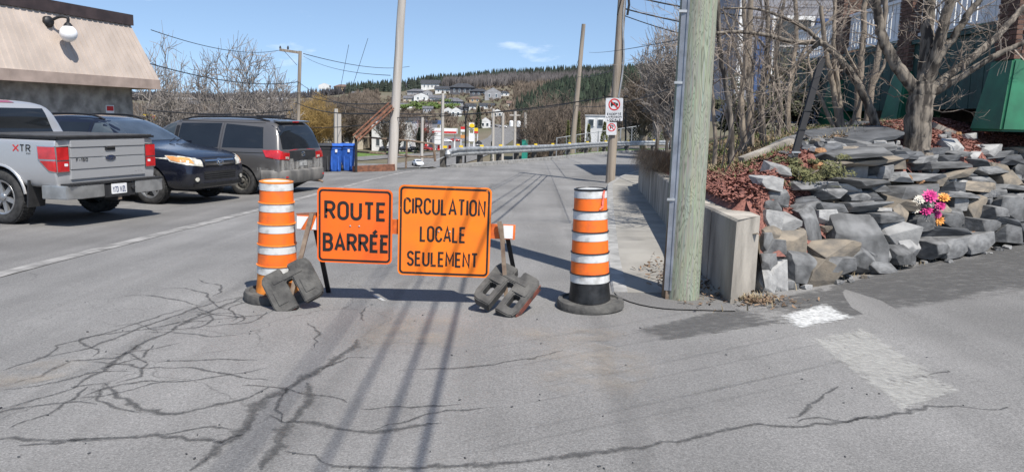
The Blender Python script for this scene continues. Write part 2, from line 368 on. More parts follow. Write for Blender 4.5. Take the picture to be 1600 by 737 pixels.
# stroke lettering ------------------------------------------------
def _arc(cx, cy, rx, ry, a0, a1, n=8): return [(cx+rx*math.cos(math.radians(a0+(a1-a0)*i/n)), cy+ry*math.sin(math.radians(a0+(a1-a0)*i/n))) for i in range(n+1)]
def _O(w_=0.5, r=0.24): return _arc(w_/2, 1-r, w_/2, r, 0, 180)+_arc(w_/2, r, w_/2, r, 180, 360)+[(w_, 1-r)]
GL = {
 'A': (0.56, [[(0, 0), (0.28, 1), (0.56, 0)], [(0.09, 0.3), (0.47, 0.3)]]),
 'B': (0.5, [[(0.27, 0.53), (0, 0.53), (0, 1)]+[(0.27, 1)]+_arc(0.27, 0.765, 0.2, 0.235, 90, -90), [(0, 0.53), (0, 0)]+[(0.28, 0)]+_arc(0.28, 0.265, 0.22, 0.265, -90, 90)]),
 'C': (0.48, [_arc(0.24, 0.76, 0.24, 0.24, 0, 180)+_arc(0.24, 0.24, 0.24, 0.24, 180, 360)]),
 'D': (0.5, [[(0, 0), (0, 1), (0.22, 1)]+_arc(0.22, 0.72, 0.28, 0.28, 90, 0)+_arc(0.22, 0.28, 0.28, 0.28, 0, -90)+[(0, 0)]]),
 'E': (0.42, [[(0.42, 1), (0, 1), (0, 0), (0.42, 0)], [(0, 0.52), (0.36, 0.52)]]),
 'F': (0.42, [[(0.42, 1), (0, 1), (0, 0)], [(0, 0.52), (0.34, 0.52)]]),
 'I': (0.0, [[(0, 0), (0, 1)]]),
 'L': (0.40, [[(0, 1), (0, 0), (0.40, 0)]]),
 'M': (0.62, [[(0, 0), (0, 1), (0.31, 0.3), (0.62, 1), (0.62, 0)]]),
 'N': (0.5, [[(0, 0), (0, 1), (0.5, 0), (0.5, 1)]]),
 'O': (0.5, [_O()]), '0': (0.46, [_O(0.46, 0.23)]),
 'P': (0.48, [[(0, 0), (0, 1), (0.24, 1)]+_arc(0.24, 0.74, 0.24, 0.26, 90, -90)+[(0, 0.48)]]),
 'R': (0.5, [[(0, 0), (0, 1), (0.26, 1)]+_arc(0.26, 0.75, 0.22, 0.25, 90, -90)+[(0, 0.5)], [(0.24, 0.5), (0.5, 0)]]),
 'S': (0.46, [_arc(0.23, 0.76, 0.23, 0.24, 10, 180)+[(0.02, 0.66), (0.12, 0.55), (0.34, 0.46), (0.44, 0.36)]+_arc(0.23, 0.24, 0.23, 0.24, 0, -170)]),
 'T': (0.48, [[(0, 1), (0.48, 1)], [(0.24, 1), (0.24, 0)]]),
 'U': (0.5, [[(0, 1), (0, 0.25)]+_arc(0.25, 0.25, 0.25, 0.25, 180, 360)+[(0.5, 1)]]),
 'V': (0.52, [[(0, 1), (0.26, 0), (0.52, 1)]]),
 'W': (0.74, [[(0, 1), (0.18, 0), (0.37, 0.8), (0.56, 0), (0.74, 1)]]),
 'X': (0.5, [[(0, 0), (0.5, 1)], [(0, 1), (0.5, 0)]]),
 'Y': (0.5, [[(0, 1), (0.25, 0.48), (0.5, 1)], [(0.25, 0.48), (0.25, 0)]]),
 'Z': (0.46, [[(0, 1), (0.46, 1), (0, 0), (0.46, 0)]]),
 '1': (0.16, [[(0, 0.8), (0.16, 1), (0.16, 0)]]), '3': (0.44, [_arc(0.21, 0.76, 0.22, 0.24, 160, -80)+_arc(0.21, 0.26, 0.24, 0.26, 80, -160)]),
 '4': (0.48, [[(0.36, 0), (0.36, 1), (0, 0.3), (0.48, 0.3)]]), '5': (0.44, [[(0.42, 1), (0.04, 1), (0.02, 0.55), (0.2, 0.62)]+_arc(0.2, 0.31, 0.24, 0.31, 80, -150)]),
 '7': (0.44, [[(0, 1), (0.44, 1), (0.14, 0)]]), '-': (0.25, [[(0, 0.45), (0.25, 0.45)]]), ' ': (0.22, []),
 'o': (0.4, [_arc(0.2, 0.3, 0.2, 0.3, 0, 360, 12)]), 'r': (0.28, [[(0, 0), (0, 0.6)], [(0, 0.4), (0.12, 0.58), (0.28, 0.56)]]),
 'd': (0.42, [_arc(0.2, 0.3, 0.2, 0.3, 0, 360, 12), [(0.42, 0), (0.42, 1)]]),
}
GL['É'] = (0.42, GL['E'][1]+[[(0.14, 1.14), (0.34, 1.34)]])
def ribbon2(pl, wd, closed=False):
    n = len(pl); L = []; R = []
    for i, p in enumerate(pl):
        a = Vector(pl[max(i-1, 0)]); b = Vector(pl[min(i+1, n-1)]); p = Vector(p)
        d0 = (p-a).normalized() if (p-a).length > 1e-6 else (b-p).normalized(); d1 = (b-p).normalized() if (b-p).length > 1e-6 else d0
        t = (d0+d1); t = t.normalized() if t.length > 1e-4 else d0
        nn = Vector((-t.y, t.x)); c = max(0.45, nn.dot(Vector((-d0.y, d0.x)))); o = nn*(wd/2/c)
        L.append(p+o); R.append(p-o)
    return L, R
def text_mb(s, x0, x1, z0, z1, stroke, fn, mb=None, gap=0.26):
    """letters fitted to a box in 2D; fn(u, v) -> 3D"""
    mb = mb or MB(); tot = sum(GL[c][0] for c in s)+gap*(len(s)-1); h = z1-z0; kx = (x1-x0)/tot; x = 0
    for c in s:
        wd, strokes = GL[c]
        for q, pl in enumerate(strokes):
            pl = [((x+a)*kx+x0, b*h+z0) for a, b in pl]; L, R = ribbon2(pl, stroke)
            n = len(pl); mb.add([fn(p.x, p.y, q*0.0003) for p in L]+[fn(p.x, p.y, q*0.0003) for p in R], [(i, i+1, n+i+1, n+i) for i in range(n-1)])
        x += wd+gap
    return mb
def rrect(x0, x1, z0, z1, r, n=5):
    o = []
    for cx, cz, a in ((x1-r, z1-r, 0), (x0+r, z1-r, 90), (x0+r, z0+r, 180), (x1-r, z0+r, 270)):
        o += [(cx+r*math.cos(math.radians(a+90*i/n)), cz+r*math.sin(math.radians(a+90*i/n))) for i in range(n+1)]
    return o
def ring2(outer, inner, fn, mb):
    n = len(outer); mb.add([fn(a, b) for a, b in outer]+[fn(a, b) for a, b in inner], [(i, (i+1) % n, n+(i+1) % n, n+i) for i in range(n)]); return mb
# ================================================================== THE SETTING
def sinhs(a, b, k, n): return [k*math.sinh(t) for t in lin(math.asinh(a/k), math.asinh(b/k), n)]
gx = sinhs(-7000, 7000, 4.0, 230)
gy = [-120, -90, -65, -45, -30, -20, -12]+lin(-8, 100, 109)
while gy[-1] < 7000: gy.append(gy[-1]*1.028+0.3)
ground = grid_sheet('ground', gx, gy, lambda x, y: (x, y, T(x, y)-0.05), 'land', smooth='all'); tag(ground, kind='structure')

STRIP = [(-20, -7.0), (0, -5.95), (8.15, -5.42), (14.4, -4.85), (22.8, -4.4), (27, -4.0), (30.2, -3.1), (33, -2.0)]   # y -> x
KERB = [(7.25, 0.98), (9, 1.13), (13.2, 1.62), (18, 2.2), (22, 2.70), (26, 3.6), (30, 4.75), (38, 8.0), (46, 13.8), (54, 28)]
def sheet_cells(name, xs, ys, inside, dz, material):
    idx = {}; mb = MB()
    def vid(i, j):
        if (i, j) not in idx: idx[(i, j)] = len(mb.v); mb.v.append((xs[i], ys[j], T(xs[i], ys[j])+dz))
        return idx[(i, j)]
    for j in range(len(ys)-1):
        for i in range(len(xs)-1):
            if inside((xs[i]+xs[i+1])/2, (ys[j]+ys[j+1])/2): mb.f.append((vid(i, j), vid(i+1, j), vid(i+1, j+1), vid(i, j+1)))
    return mb.build(name, material, smooth='all')
lot = sheet_cells('parking_lot', lin(-48, 1, 50), lin(-14, 30.4, 45), lambda x, y: x < interp(STRIP, y)+1.2, 0.0, 'lot'); tag(lot, kind='structure')
# the road: rows across from the flush kerb to beyond the bank, bending right with the guardrail
def road_row(y):
    x0 = interp(STRIP, y) if y < 31 else interp([(b, a) for a, b in EDGE[1:]], y)
    return x0, min(40, max(interp(KERB, y)+1.0, 26 if y < 12.5 else 0))
mb = MB(); NX = 26; rows = lin(-14, 30.4, 46)+lin(31.4, 78, 48)
for y in rows:
    a, b = road_row(y)
    for i in range(NX+1):
        x = a+(b-a)*i/NX; mb.v.append((x, y, T(x, y-(0.3 if y > 31 else 0))+0.004))
for j in range(len(rows)-1):
    for i in range(NX): mb.f.append((j*(NX+1)+i, j*(NX+1)+i+1, (j+1)*(NX+1)+i+1, (j+1)*(NX+1)+i))
road = mb.build('road', 'road', smooth='all'); tag(road, kind='structure')

def drape(name, pts, widths, material, dz, parent=None, jitter=0.0, rng=RNG, fn=T):
    """a ribbon laid along ground points"""
    mb = MB(); n = len(pts)
    for i, p in enumerate(pts):
        d = (pts[min(i+1, n-1)]-pts[max(i-1, 0)]); d.z = 0; d.normalize(); s = Vector((-d.y, d.x, 0))
        wd = widths[i] if isinstance(widths, list) else widths
        for k in (-1, 1):
            q = p+s*(k*wd/2*(1+jitter*rng.uniform(-1, 1))); mb.v.append((q.x, q.y, fn(q.x, q.y)+dz))
    mb.f = [(2*i, 2*i+2, 2*i+3, 2*i+1) for i in range(n-1)]
    return mb.build(name, material, parent)
strip = drape('kerb_strip', [Vector((interp(STRIP, y), y, 0)) for y in lin(-12, 30, 64)], 0.24, 'kerb_worn', 0.010, jitter=0.2); tag(strip, kind='structure')

def soft_ribbon(name, pts, widths, material, dz, parent, rng):
    mb = MB(); n = len(pts); val = []
    for i, p in enumerate(pts):
        d = (pts[min(i+1, n-1)]-pts[max(i-1, 0)]); d.z = 0; d.normalize(); s = Vector((-d.y, d.x, 0))
        for k, v in ((-1, 0), (-0.15, 1), (0.15, 1), (1, 0)):
            q = p+s*(k*widths[i]/2*(1+0.4*rng.uniform(-1, 1))); mb.v.append((q.x, q.y, T(q.x, q.y)+dz)); val.append(float(v))
    mb.f = [(4*i+j, 4*i+4+j, 4*i+5+j, 4*i+1+j) for i in range(n-1) for j in range(3)]
    me = bpy.data.meshes.new(name); me.from_pydata(mb.v, [], mb.f); me.update()
    a = me.attributes.new('soft', 'FLOAT', 'POINT'); a.data.foreach_set('value', val)
    return link(name, me, material, parent)
# cracks read off the photograph (pixel polylines laid on the road)
CR_PX = [
 (0.050, [(300, 737), (345, 700), (385, 665), (402, 630), (445, 610), (480, 590), (520, 565), (550, 545), (558, 530)]),
 (0.045, [(410, 737), (430, 700), (445, 672), (462, 650), (478, 632), (485, 612), (478, 598)]),
 (0.030, [(30, 695), (140, 690), (240, 680), (300, 688), (350, 690), (380, 680)]),
 (0.026, [(0, 685), (90, 690), (180, 684)]),
 (0.028, [(420, 650), (445, 660), (490, 662), (530, 670), (580, 676), (630, 670), (690, 662)]),
 (0.028, [(440, 708), (490, 712), (525, 728), (580, 732), (660, 732), (760, 726), (860, 716), (980, 702), (1060, 690), (1120, 675), (1180, 662), (1240, 668), (1310, 660), (1400, 648), (1450, 636), (1500, 636), (1560, 642), (1600, 626)]),
 (0.018, [(1235, 655), (1260, 640), (1290, 618), (1310, 604)]),
 (0.016, [(1240, 660), (1275, 652), (1320, 660), (1370, 650)]),
 (0.016, [(1440, 590), (1490, 580), (1540, 562), (1600, 556)]),
 (0.026, [(110, 605), (165, 600), (185, 620), (220, 640), (255, 650), (320, 638), (390, 622), (420, 606)]),
 (0.018, [(160, 605), (150, 625), (190, 640), (230, 646)]),
 (0.030, [(0, 640), (60, 625), (110, 608), (160, 580), (215, 540), (260, 520), (310, 495), (370, 470), (400, 455)]),
 (0.020, [(0, 605), (60, 590), (110, 565), (180, 560), (215, 540)]),
 (0.020, [(60, 560), (140, 545), (200, 520), (270, 495), (330, 475), (385, 462)]),
 (0.016, [(0, 580), (70, 560), (90, 540), (150, 525), (230, 500), (300, 480)]),
 (0.016, [(200, 550), (230, 570), (215, 590), (180, 600)]),
 (0.016, [(120, 590), (175, 572), (225, 560), (240, 540)]),
 (0.014, [(250, 520), (210, 505), (170, 512)]),
 (0.014, [(455, 600), (430, 640), (440, 660)]),
 (0.014, [(500, 580), (545, 560), (585, 560)]),
 (0.018, [(575, 478), (562, 490), (568, 502)]), (0.014, [(490, 545), (498, 520), (480, 505)]),
 (0.016, [(620, 580), (700, 577), (770, 570), (830, 560), (880, 548)]),
 (0.014, [(560, 640), (640, 637), (720, 632)]),
]
rg = random.Random(3)
for wd, pl in CR_PX:
    P = [cast(px, py) for px, py in pl]; Q = []
    for a, b in zip(P, P[1:]):
        n = max(2, int((b-a).length/0.07))
        for k in range(n):
            q = a.lerp(b, k/n); Q.append(q+Vector((rg.uniform(-1, 1), rg.uniform(-1, 1), 0))*0.018)
    Q.append(P[-1]); n = len(Q)
    ws = [wd*1.25*min(1, 0.25+4*min(i, n-1-i)/n)*rg.uniform(0.5, 1.3) for i in range(n)]
    soft_ribbon('crack', Q, [w_*2.3 for w_ in ws], 'crack', 0.0075, road, rg)
rw_ = random.Random(17)
for k in range(24):
    px, py = rw_.uniform(0, 470), 0; py = 640-0.42*px+rw_.gauss(0, 34)
    if k > 20: px, py = rw_.uniform(250, 640), rw_.uniform(580, 720)
    p = cast(px, py); a = rw_.choice((0.9, 1.1, 1.3, 2.4, 0.2, 2.9))+rw_.gauss(0, 0.3); Q = []
    for _ in range(rw_.randint(8, 26)): Q.append(p.copy()); a += rw_.gauss(0, 0.28); p = p+Vector((math.cos(a), math.sin(a), 0))*0.055
    n = len(Q); soft_ribbon('crack', Q, [rw_.uniform(0.028, 0.06)*min(1, 0.3+3*min(i, n-1-i)/n) for i in range(n)], 'crack', 0.0070, road, rw_)
RA0 = Vector((2.38, 7.35)); RN0 = Vector((-0.556, 0.831))
# tyre-polished and dusty streaks of turning traffic
for k in range(17):
    o = Vector((0.15+rg.uniform(-0.9, 0.6), 3.3+0.17*k+rg.uniform(-0.05, 0.05), 0)); L = rg.uniform(2.2, 5.0)+0.1*k; dr_ = Vector((0.84, 0.42+0.012*k, 0))
    Q = [o+dr_*(L*t)+Vector((0, 0.09*(L*t)**1.5*0.25, 0)) for t in lin(0, 1, 34)]; n = len(Q)
    Q = [q for q in Q if (Vector((q.x, q.y))-RA0).dot(RN0) < -0.12 and not (q.y > 6.5 and q.x < 2.1)]; n = len(Q)
    if n > 6: soft_ribbon('tyre_streak', Q, [rg.uniform(0.03, 0.15)*min(1, 0.1+3*min(i, n-1-i)/n) for i in range(n)], 'skid' if k % 3 else 'skid_pale', 0.0058+0.0001*k, road, rg)
for k in range(6):
    x = -3.9+0.9*k+rg.uniform(-0.2, 0.2); Q = [Vector((x+rg.gauss(0, 0.02)+0.03*y, y, 0)) for y in lin(1.5, 22, 30)]
    soft_ribbon('tyre_streak', Q, [rg.uniform(0.25, 0.45) for _ in Q], 'skid' if k % 2 else 'skid_pale', 0.0052+0.0001*k, road, rg)
# bits of grit and old leaves lying on the road
mb = MB()
for _ in range(70):
    px, py = rg.uniform(0, 1600), rg.uniform(440, 737); p = cast(px, py); r = rg.uniform(0.003, 0.009); a = rg.uniform(0, 6.3)
    if p.x > 2 and p.y > 6.6: continue
    mb.box(p+Vector((0, 0, 0.008)), (r*2, r, 0.006), Matrix.Rotation(a, 3, 'Z'))
tag(mb.build('road_grit', 'slate_dark', road), kind='stuff')

# painted stop bar, sand, grit at the foot of the stones
def patch(name, pix, material, dz, parent=None, n=22):
    (a, b, c, d) = [cast(*q) for q in pix]; mb = MB(); val = []; rq = random.Random(int(pix[0][0]))
    for j in range(n+1):
        for i in range(n+1):
            u, v = i/n, j/n; p = a.lerp(b, u).lerp(d.lerp(c, u), v); mb.v.append((p.x, p.y, T(p.x, p.y)+dz)); val.append(min(1.0, 7*min(u, 1-u, v, 1-v)*rq.uniform(0.4, 1.6)+rq.uniform(0, 0.25)))
    mb.f = [(j*(n+1)+i, j*(n+1)+i+1, (j+1)*(n+1)+i+1, (j+1)*(n+1)+i) for j in range(n) for i in range(n)]
    me = bpy.data.meshes.new(name); me.from_pydata(mb.v, [], mb.f); me.update(); a_ = me.attributes.new('soft', 'FLOAT', 'POINT'); a_.data.foreach_set('value', val)
    return link(name, me, material, parent)
patch('stop_bar_paint', [(1218, 494), (1288, 474), (1338, 498), (1246, 516)], 'paint', 0.0105, road)
patch('stop_bar_paint', [(1258, 530), (1345, 508), (1476, 592), (1376, 624)], 'paint_faded', 0.011, road)
patch('stop_bar_paint', [(1362, 606), (1450, 586), (1512, 610), (1402, 648)], 'paint_faded', 0.010, road)
patch('lane_paint', [(580, 462), (586, 461), (604, 471), (598, 472)], 'paint', 0.010, road)
patch('sand_patch', [(780, 508), (960, 512), (1010, 534), (760, 536)], 'dust', 0.012, road)
patch('sand_patch', [(840, 520), (1040, 560), (980, 640), (800, 600)], 'dust', 0.013, road)
patch('sand_patch', [(560, 490), (720, 486), (760, 540), (520, 560)], 'dust', 0.012, road)
patch('sand_patch', [(-40, 590), (120, 555), (150, 580), (-40, 620)], 'dust', 0.012, road)
patch('grit_patch', [(985, 516), (1150, 478), (1235, 505), (1030, 536)], 'gravel_film', 0.0080, road)
patch('grit_patch', [(1150, 478), (1640, 362), (1720, 440), (1215, 512)], 'gravel_film', 0.0085, road)

# sidewalk slab with kerb
mb = MB(); ys = lin(7.25, 44, 60)
def kerb_h(y): return 0.02+0.075*ss(7.3, 9.5, y)
for y in ys:
    k = interp(KERB, y); x1 = interp(WALL, y)+0.05; z = T(k, y)+kerb_h(y)
    mb.v += [(k+0.15, y, T(k, y)-0.05), (k+0.15, y, z), (x1, y, z+0.015), (x1, y, z-0.1)]
n = len(ys); mb.f = [(4*i+j, 4*i+j+1, 4*i+5+j, 4*i+4+j) for i in range(n-1) for j in range(3)]+[(3, 2, 1, 0)]
tag(mb.build('sidewalk', 'sidewalk'), kind='structure')
mb = MB()
for y in ys:
    k = interp(KERB, y); z = T(k, y)+kerb_h(y)+0.004
    mb.v += [(k, y, T(k, y)-0.05), (k, y, z-0.02), (k+0.02, y, z), (k+0.149, y, z), (k+0.149, y, z-0.1)]
mb.f = [(5*i+j, 5*i+j+1, 5*i+6+j, 5*i+5+j) for i in range(n-1) for j in range(4)]+[(4, 3, 2, 1, 0)]
tag(mb.build('kerb', 'kerb'), kind='structure')
# rounded ramp where the sidewalk ends
mb = MB(); c0 = Vector((1.55, 7.25, 0)); P = [Vector((1.0, 7.25, 0))]+[Vector((1.0+0.5*(1-math.cos(t)), 7.25-0.62*math.sin(t), 0)) for t in lin(0.2, 1.5, 7)]+[Vector((2.0, 6.62, 0)), Vector((2.05, 7.25, 0))]
mb.v = [(p.x, p.y, T(p.x, p.y)+0.016) for p in P]; mb.f = [tuple(range(len(P)))]
tag(mb.build('sidewalk_ramp', 'lot'), kind='structure')

# ------------------------------------------------------------------ bank behind the wall
RA = Vector((2.38, 7.35)); RB = Vector((7.6, 10.85)); RT = (RB-RA).normalized(); RN = Vector((-RT.y, RT.x))
def E(x, y):
    dw = max(0, x-interp(WALL, y)); h0 = 0.66*(1-ss(20.5, 24, y))+0.05
    h = h0+(1.15 if y < 24 else 1.6)*(1-math.exp(-dw/1.8))
    dr = (Vector((x, y))-RA).dot(RN)
    if y < 20 and dr < 3.5: h = min(h, 0.02+(1.6+1.4*(1-ss(0.35, 1.0, dw)))*max(dr, 0) if dr < 0.78 else 1.27+0.42*(dr-0.78))
    if dw > 6: h += 0.05*(dw-6)
    return T(x, y)+h
mb = MB(); idx = {}; xs = lin(1.9, 16, 95); ys2 = lin(6.9, 24.1, 115)
def vid(i, j):
    if (i, j) not in idx: idx[(i, j)] = len(mb.v); dd_ = (Vector((xs[i], ys2[j]))-RA).dot(RN); mb.v.append((xs[i], ys2[j], max(T(xs[i], ys2[j])-0.02, E(xs[i], ys2[j])+RNG.uniform(-0.012, 0.012)-0.20*(1-ss(0.7, 1.0, dd_))*ss(0.6, 1.0, xs[i]-interp(WALL, ys2[j]))) if xs[i]-interp(WALL, ys2[j]) > 0.38 or ys2[j] > 20.4 else T(xs[i], ys2[j])+0.62))
    return idx[(i, j)]
for j in range(len(ys2)-1):
    for i in range(len(xs)-1):
        x, y = xs[i]+0.07, ys2[j]+0.07
        if x > interp(WALL, y)+0.1 and (Vector((x, y))-RA).dot(RN) > -0.02: mb.f.append((vid(i, j), vid(i+1, j), vid(i+1, j+1), vid(i, j+1)))
tag(mb.build('bank', 'soil', smooth='all'), kind='structure')
mb = MB(); ds = [0, 0.3, 0.8, 1.6, 3, 5, 8, 12, 18, 30, 60]; ysf = lin(24, 53, 30)
for y in ysf:
    for d in ds: x = interp(WALL, y)+d+0.1; mb.v.append((x, y, E(x, y)))
k = len(ds); mb.f = [(j*k+i, j*k+i+1, (j+1)*k+i+1, (j+1)*k+i) for j in range(len(ysf)-1) for i in range(k-1)]
tag(mb.build('hillside', 'soil', smooth='all'), kind='structure')

# ------------------------------------------------------------------ concrete retaining wall
def wall_seg(name, y0, y1, parent, ht=0.79, n=8, thick=0.30, endcut=None):
    mb = MB(); yr = lambda y: y+(0.43*(y1-y)/(y1-y0) if endcut else 0)
    for y in lin(y0, y1, n):
        x = interp(WALL, y); z = T(x, y); mb.v += [(x, y, z-0.1), (x+0.012, y, z+ht-0.02), (x+0.03, y, z+ht), (x+thick, yr(y), z+ht-0.01), (x+thick, yr(y), z-0.1)]
    mb.f = [(5*i+j, 5*i+j+1, 5*i+6+j, 5*i+5+j) for i in range(n-1) for j in range(4)]+[(4, 3, 2, 1, 0), tuple(5*(n-1)+j for j in range(5))]
    return mb.build(name, 'concrete_old', parent)
wt = thing('retaining_wall', 'low stained concrete retaining wall along the sidewalk behind the green pole', 'wall', (2.02, 6.9, T(2.02, 6.9)))
wall_seg('wall_section', 6.9, 7.78, wt, endcut=True, thick=0.36)
wall_seg('wall_section', 7.80, 12.0, wt); wall_seg('wall_section', 12.02, 16.2, wt); wall_seg('wall_section', 16.22, 20.6, wt, 0.74)

mb = MB(); ysb = [7.55]+lin(7.72, 20.4, 60)
for y in ysb:
    x = interp(WALL, y); z = T(x, y)
    mb.v += [(x+0.06, y, z+0.60), (x+0.20, y, z+0.785), (x+0.34, y, E(x+0.34, y)+0.03), (x+0.6, y, E(x+0.6, y)+0.015)]
mb.f = [(4*i+j, 4*i+j+1, 4*i+5+j, 4*i+4+j) for i in range(len(ysb)-1) for j in range(3)]
mb.v[:4] = [(v[0]+0.12, v[1], T(v[0], v[1])+0.35) for v in mb.v[:4]]
tag(mb.build('backfill', 'mulch', smooth='all'), kind='structure')
# ------------------------------------------------------------------ stones
def stone_mesh(seed, slab):
    """a box split by random planes: angular chips with flat bed faces"""
    r = random.Random(seed); bm = bmesh.new(); bmesh.ops.create_cube(bm, size=1.0); cuts = []
    if slab:
        for k in range(6): a = (k+r.uniform(-0.35, 0.35))*1.047+0.5; cuts.append((Vector((math.cos(a), math.sin(a), r.uniform(-0.5, 0.5))), r.uniform(0.36, 0.54)))
        cuts += [(Vector((r.uniform(-0.3, 0.3), r.uniform(-0.4, 0.2), 1)), r.uniform(0.32, 0.46)), (Vector((r.uniform(-0.25, 0.25), r.uniform(-0.3, 0.3), -1)), r.uniform(0.36, 0.48))]
    else:
        for _ in range(10): cuts.append((Vector((r.gauss(0, 1), r.gauss(0, 1), r.gauss(0, 0.8))), r.uniform(0.44, 0.60)))
    for n_, d_ in cuts:
        n_.normalize(); g = bm.verts[:]+bm.edges[:]+bm.faces[:]
        res = bmesh.ops.bisect_plane(bm, geom=g, plane_co=n_*d_, plane_no=n_, clear_outer=True)
        ed = [e for e in res['geom_cut'] if isinstance(e, bmesh.types.BMEdge)]
        if ed: bmesh.ops.contextual_create(bm, geom=ed)
    bmesh.ops.remove_doubles(bm, verts=bm.verts, dist=0.03); bmesh.ops.recalc_face_normals(bm, faces=bm.faces)
    bmesh.ops.bevel(bm, geom=list(bm.edges), offset=0.016, segments=1, affect='EDGES', clamp_overlap=True)
    me = bpy.data.meshes.new('stone'); bm.to_mesh(me); bm.free(); return me
SM = {}
MK = {'S': 'slate', 'D': 'slate_dark', 'B': 'stone_brown', 'W': 'stone_white', 'R': 'stone_rust'}
for kname, mn in MK.items():
    for sl in (0, 1):
        SM[kname, sl] = []
        for q in range(9):
            me = stone_mesh(q*31+sl*7+ord(kname), sl); me.materials.append(M[mn]); SM[kname, sl].append(me)
rw = thing('rock_wall', 'dry stacked wall of grey slate slabs and boulders beside the side street', 'rock wall', (RA.x, RA.y, T(RA.x, RA.y)))
def put_stone(p, wd, dp, ht, kind, slab, rz, tilt=0.0, roll=0.0, rng=RNG):
    o = bpy.data.objects.new('stone', rng.choice(SM[kind, 1 if slab else 0])); COL.objects.link(o); o.parent = rw
    o.location = Vector(p)-rw.location; o.scale = (wd, dp, ht)
    o.rotation_euler = (Matrix.Rotation(rz, 3, 'Z') @ Matrix.Rotation(roll, 3, 'Y') @ Matrix.Rotation(tilt, 3, 'X') @ Matrix.Rotation(rng.choice((0, math.pi)), 3, 'Z')).to_euler()
    return o
RZ = math.atan2(RT.y, RT.x)
Z6 = [(310,412,135,65,0,'W'),(330,495,170,100,0,'B'),(425,445,80,165,-20,'S'),(590,470,230,150,8,'S'),(385,580,190,100,10,'S'),(290,620,85,110,0,'W'),(455,612,160,100,22,'B'),(600,550,130,90,10,'S'),(350,650,70,45,0,'S'),(480,395,100,60,0,'W'),(560,395,60,35,0,'R'),(400,325,150,35,-4,'D'),(395,352,130,40,-8,'S'),(490,305,150,40,0,'S'),(295,315,95,60,0,'S'),(570,275,120,35,0,'W'),(600,350,230,35,0,'S'),(590,215,90,55,0,'W'),(605,315,90,40,0,'S'),(470,150,50,40,0,'R'),(265,262,95,45,12,'W'),(310,212,80,40,15,'W')]
Z7 = [(30,445,90,110,0,'S'),(45,535,130,80,10,'S'),(75,590,150,45,8,'S'),(130,450,160,90,15,'W'),(150,390,85,90,0,'B'),(180,515,110,95,0,'W'),(195,290,235,50,0,'S'),(155,335,180,40,6,'B'),(90,372,60,28,0,'W'),(300,250,120,45,0,'B'),(380,210,150,35,0,'D'),(265,205,90,40,0,'S'),(380,275,55,48,0,'W'),(380,325,95,65,0,'W'),(440,360,90,90,0,'B'),(560,350,190,85,0,'S'),(360,395,85,65,0,'S'),(450,325,40,28,0,'R'),(340,450,270,70,4,'D'),(300,518,120,38,6,'S'),(360,490,60,34,0,'S'),(440,490,100,38,4,'B'),(545,415,180,60,6,'D'),(570,460,180,60,8,'S'),(510,295,210,36,3,'S'),(430,245,150,40,0,'S'),(555,250,130,50,-12,'B'),(615,215,90,60,-10,'S'),(520,205,120,45,0,'B'),(450,180,110,38,0,'D'),(355,135,95,75,0,'W'),(560,170,140,40,0,'D'),(340,175,80,45,0,'D'),(430,155,80,32,0,'W'),(255,180,80,35,0,'W'),(620,160,100,35,0,'D'),(130,185,110,45,0,'B'),(75,215,120,50,0,'S'),(160,235,100,38,0,'W'),(40,250,90,32,0,'W'),(60,280,120,34,0,'S'),(40,310,110,38,0,'D'),(30,350,100,42,0,'S'),(240,330,70,36,0,'B'),(500,140,90,45,0,'W')]
Z6 += [(285, 520, 100, 80, 6, 'S'), (275, 460, 90, 60, 0, 'B'), (268, 575, 80, 80, 0, 'S'), (262, 640, 70, 80, 0, 'W'), (275, 400, 80, 60, 8, 'W'), (262, 500, 70, 90, 0, 'S'), (280, 360, 90, 50, 10, 'S')]
rs = random.Random(11); placed = []
for ox, L_ in ((1090, Z6), (1340, Z7)):
    for (cx, cy, wd, ht, ang, kd) in L_:
        px, py = ox+cx*0.407, 180+cy*0.407
        p = cast(px, py, E)
        if p.y > 12.4: p = at(px, py, 11.4); p.z = E(p.x, p.y)
        k = 0.407*p.y/1200
        W_, H_ = wd*k*1.18, ht*k*1.18; dp = cl(W_*0.75, 0.16, 0.5)
        placed.append((px, py, wd*0.407, ht*0.407)); c = p+Vector((RN.x, RN.y, 0))*(dp*0.1)
        put_stone(c, W_, dp, H_, kd, H_/W_ < 0.42, RZ*0.75+rs.uniform(-0.12, 0.12), rs.uniform(-0.15, 0.1), math.radians(ang), rs)
# courses of slabs fill in between and carry on to the right, out of frame
t = -0.17
while t < 1.22:
    h = rs.uniform(0.06, 0.125); s = rs.uniform(-0.1, 0.2)
    while s < 8.2:
        wd = rs.uniform(0.3, 0.62) if t < 0.12 else rs.uniform(0.4, 1.1); q = RA+RT*(s+wd/2)+RN*(t+0.27); z = E(q.x, q.y)
        ppx, ppy = proj((q.x, q.y, z)); hit = any(abs(ppx-a)/(c*0.5) < 0.75 and abs(ppy-b)/(d*0.5) < 0.7 for a, b, c, d in placed)
        if q.x > interp(WALL, q.y)+0.33 and not hit and (s < 3.0 or t < 0.62) and ppx-wd*500/q.y*(0.15 if ppy > 325 else 1) > interp([(200, 1300), (230, 1255), (255, 1228), (285, 1208), (340, 1190), (480, 1180)], ppy):
            kd = rs.choice('SSSSSDDDBB' if t > 0.15 else 'SSSSDB')
            put_stone((q.x, q.y, z-0.02), wd*1.2, rs.uniform(0.36, 0.5), h*(2.4 if t < 0.08 else 1.65), kd, t > 0.08, RZ+rs.uniform(-0.1, 0.1), rs.uniform(-0.2, 0.1), rs.uniform(-0.09, 0.09), rs)
        s += wd
    t += h*0.98
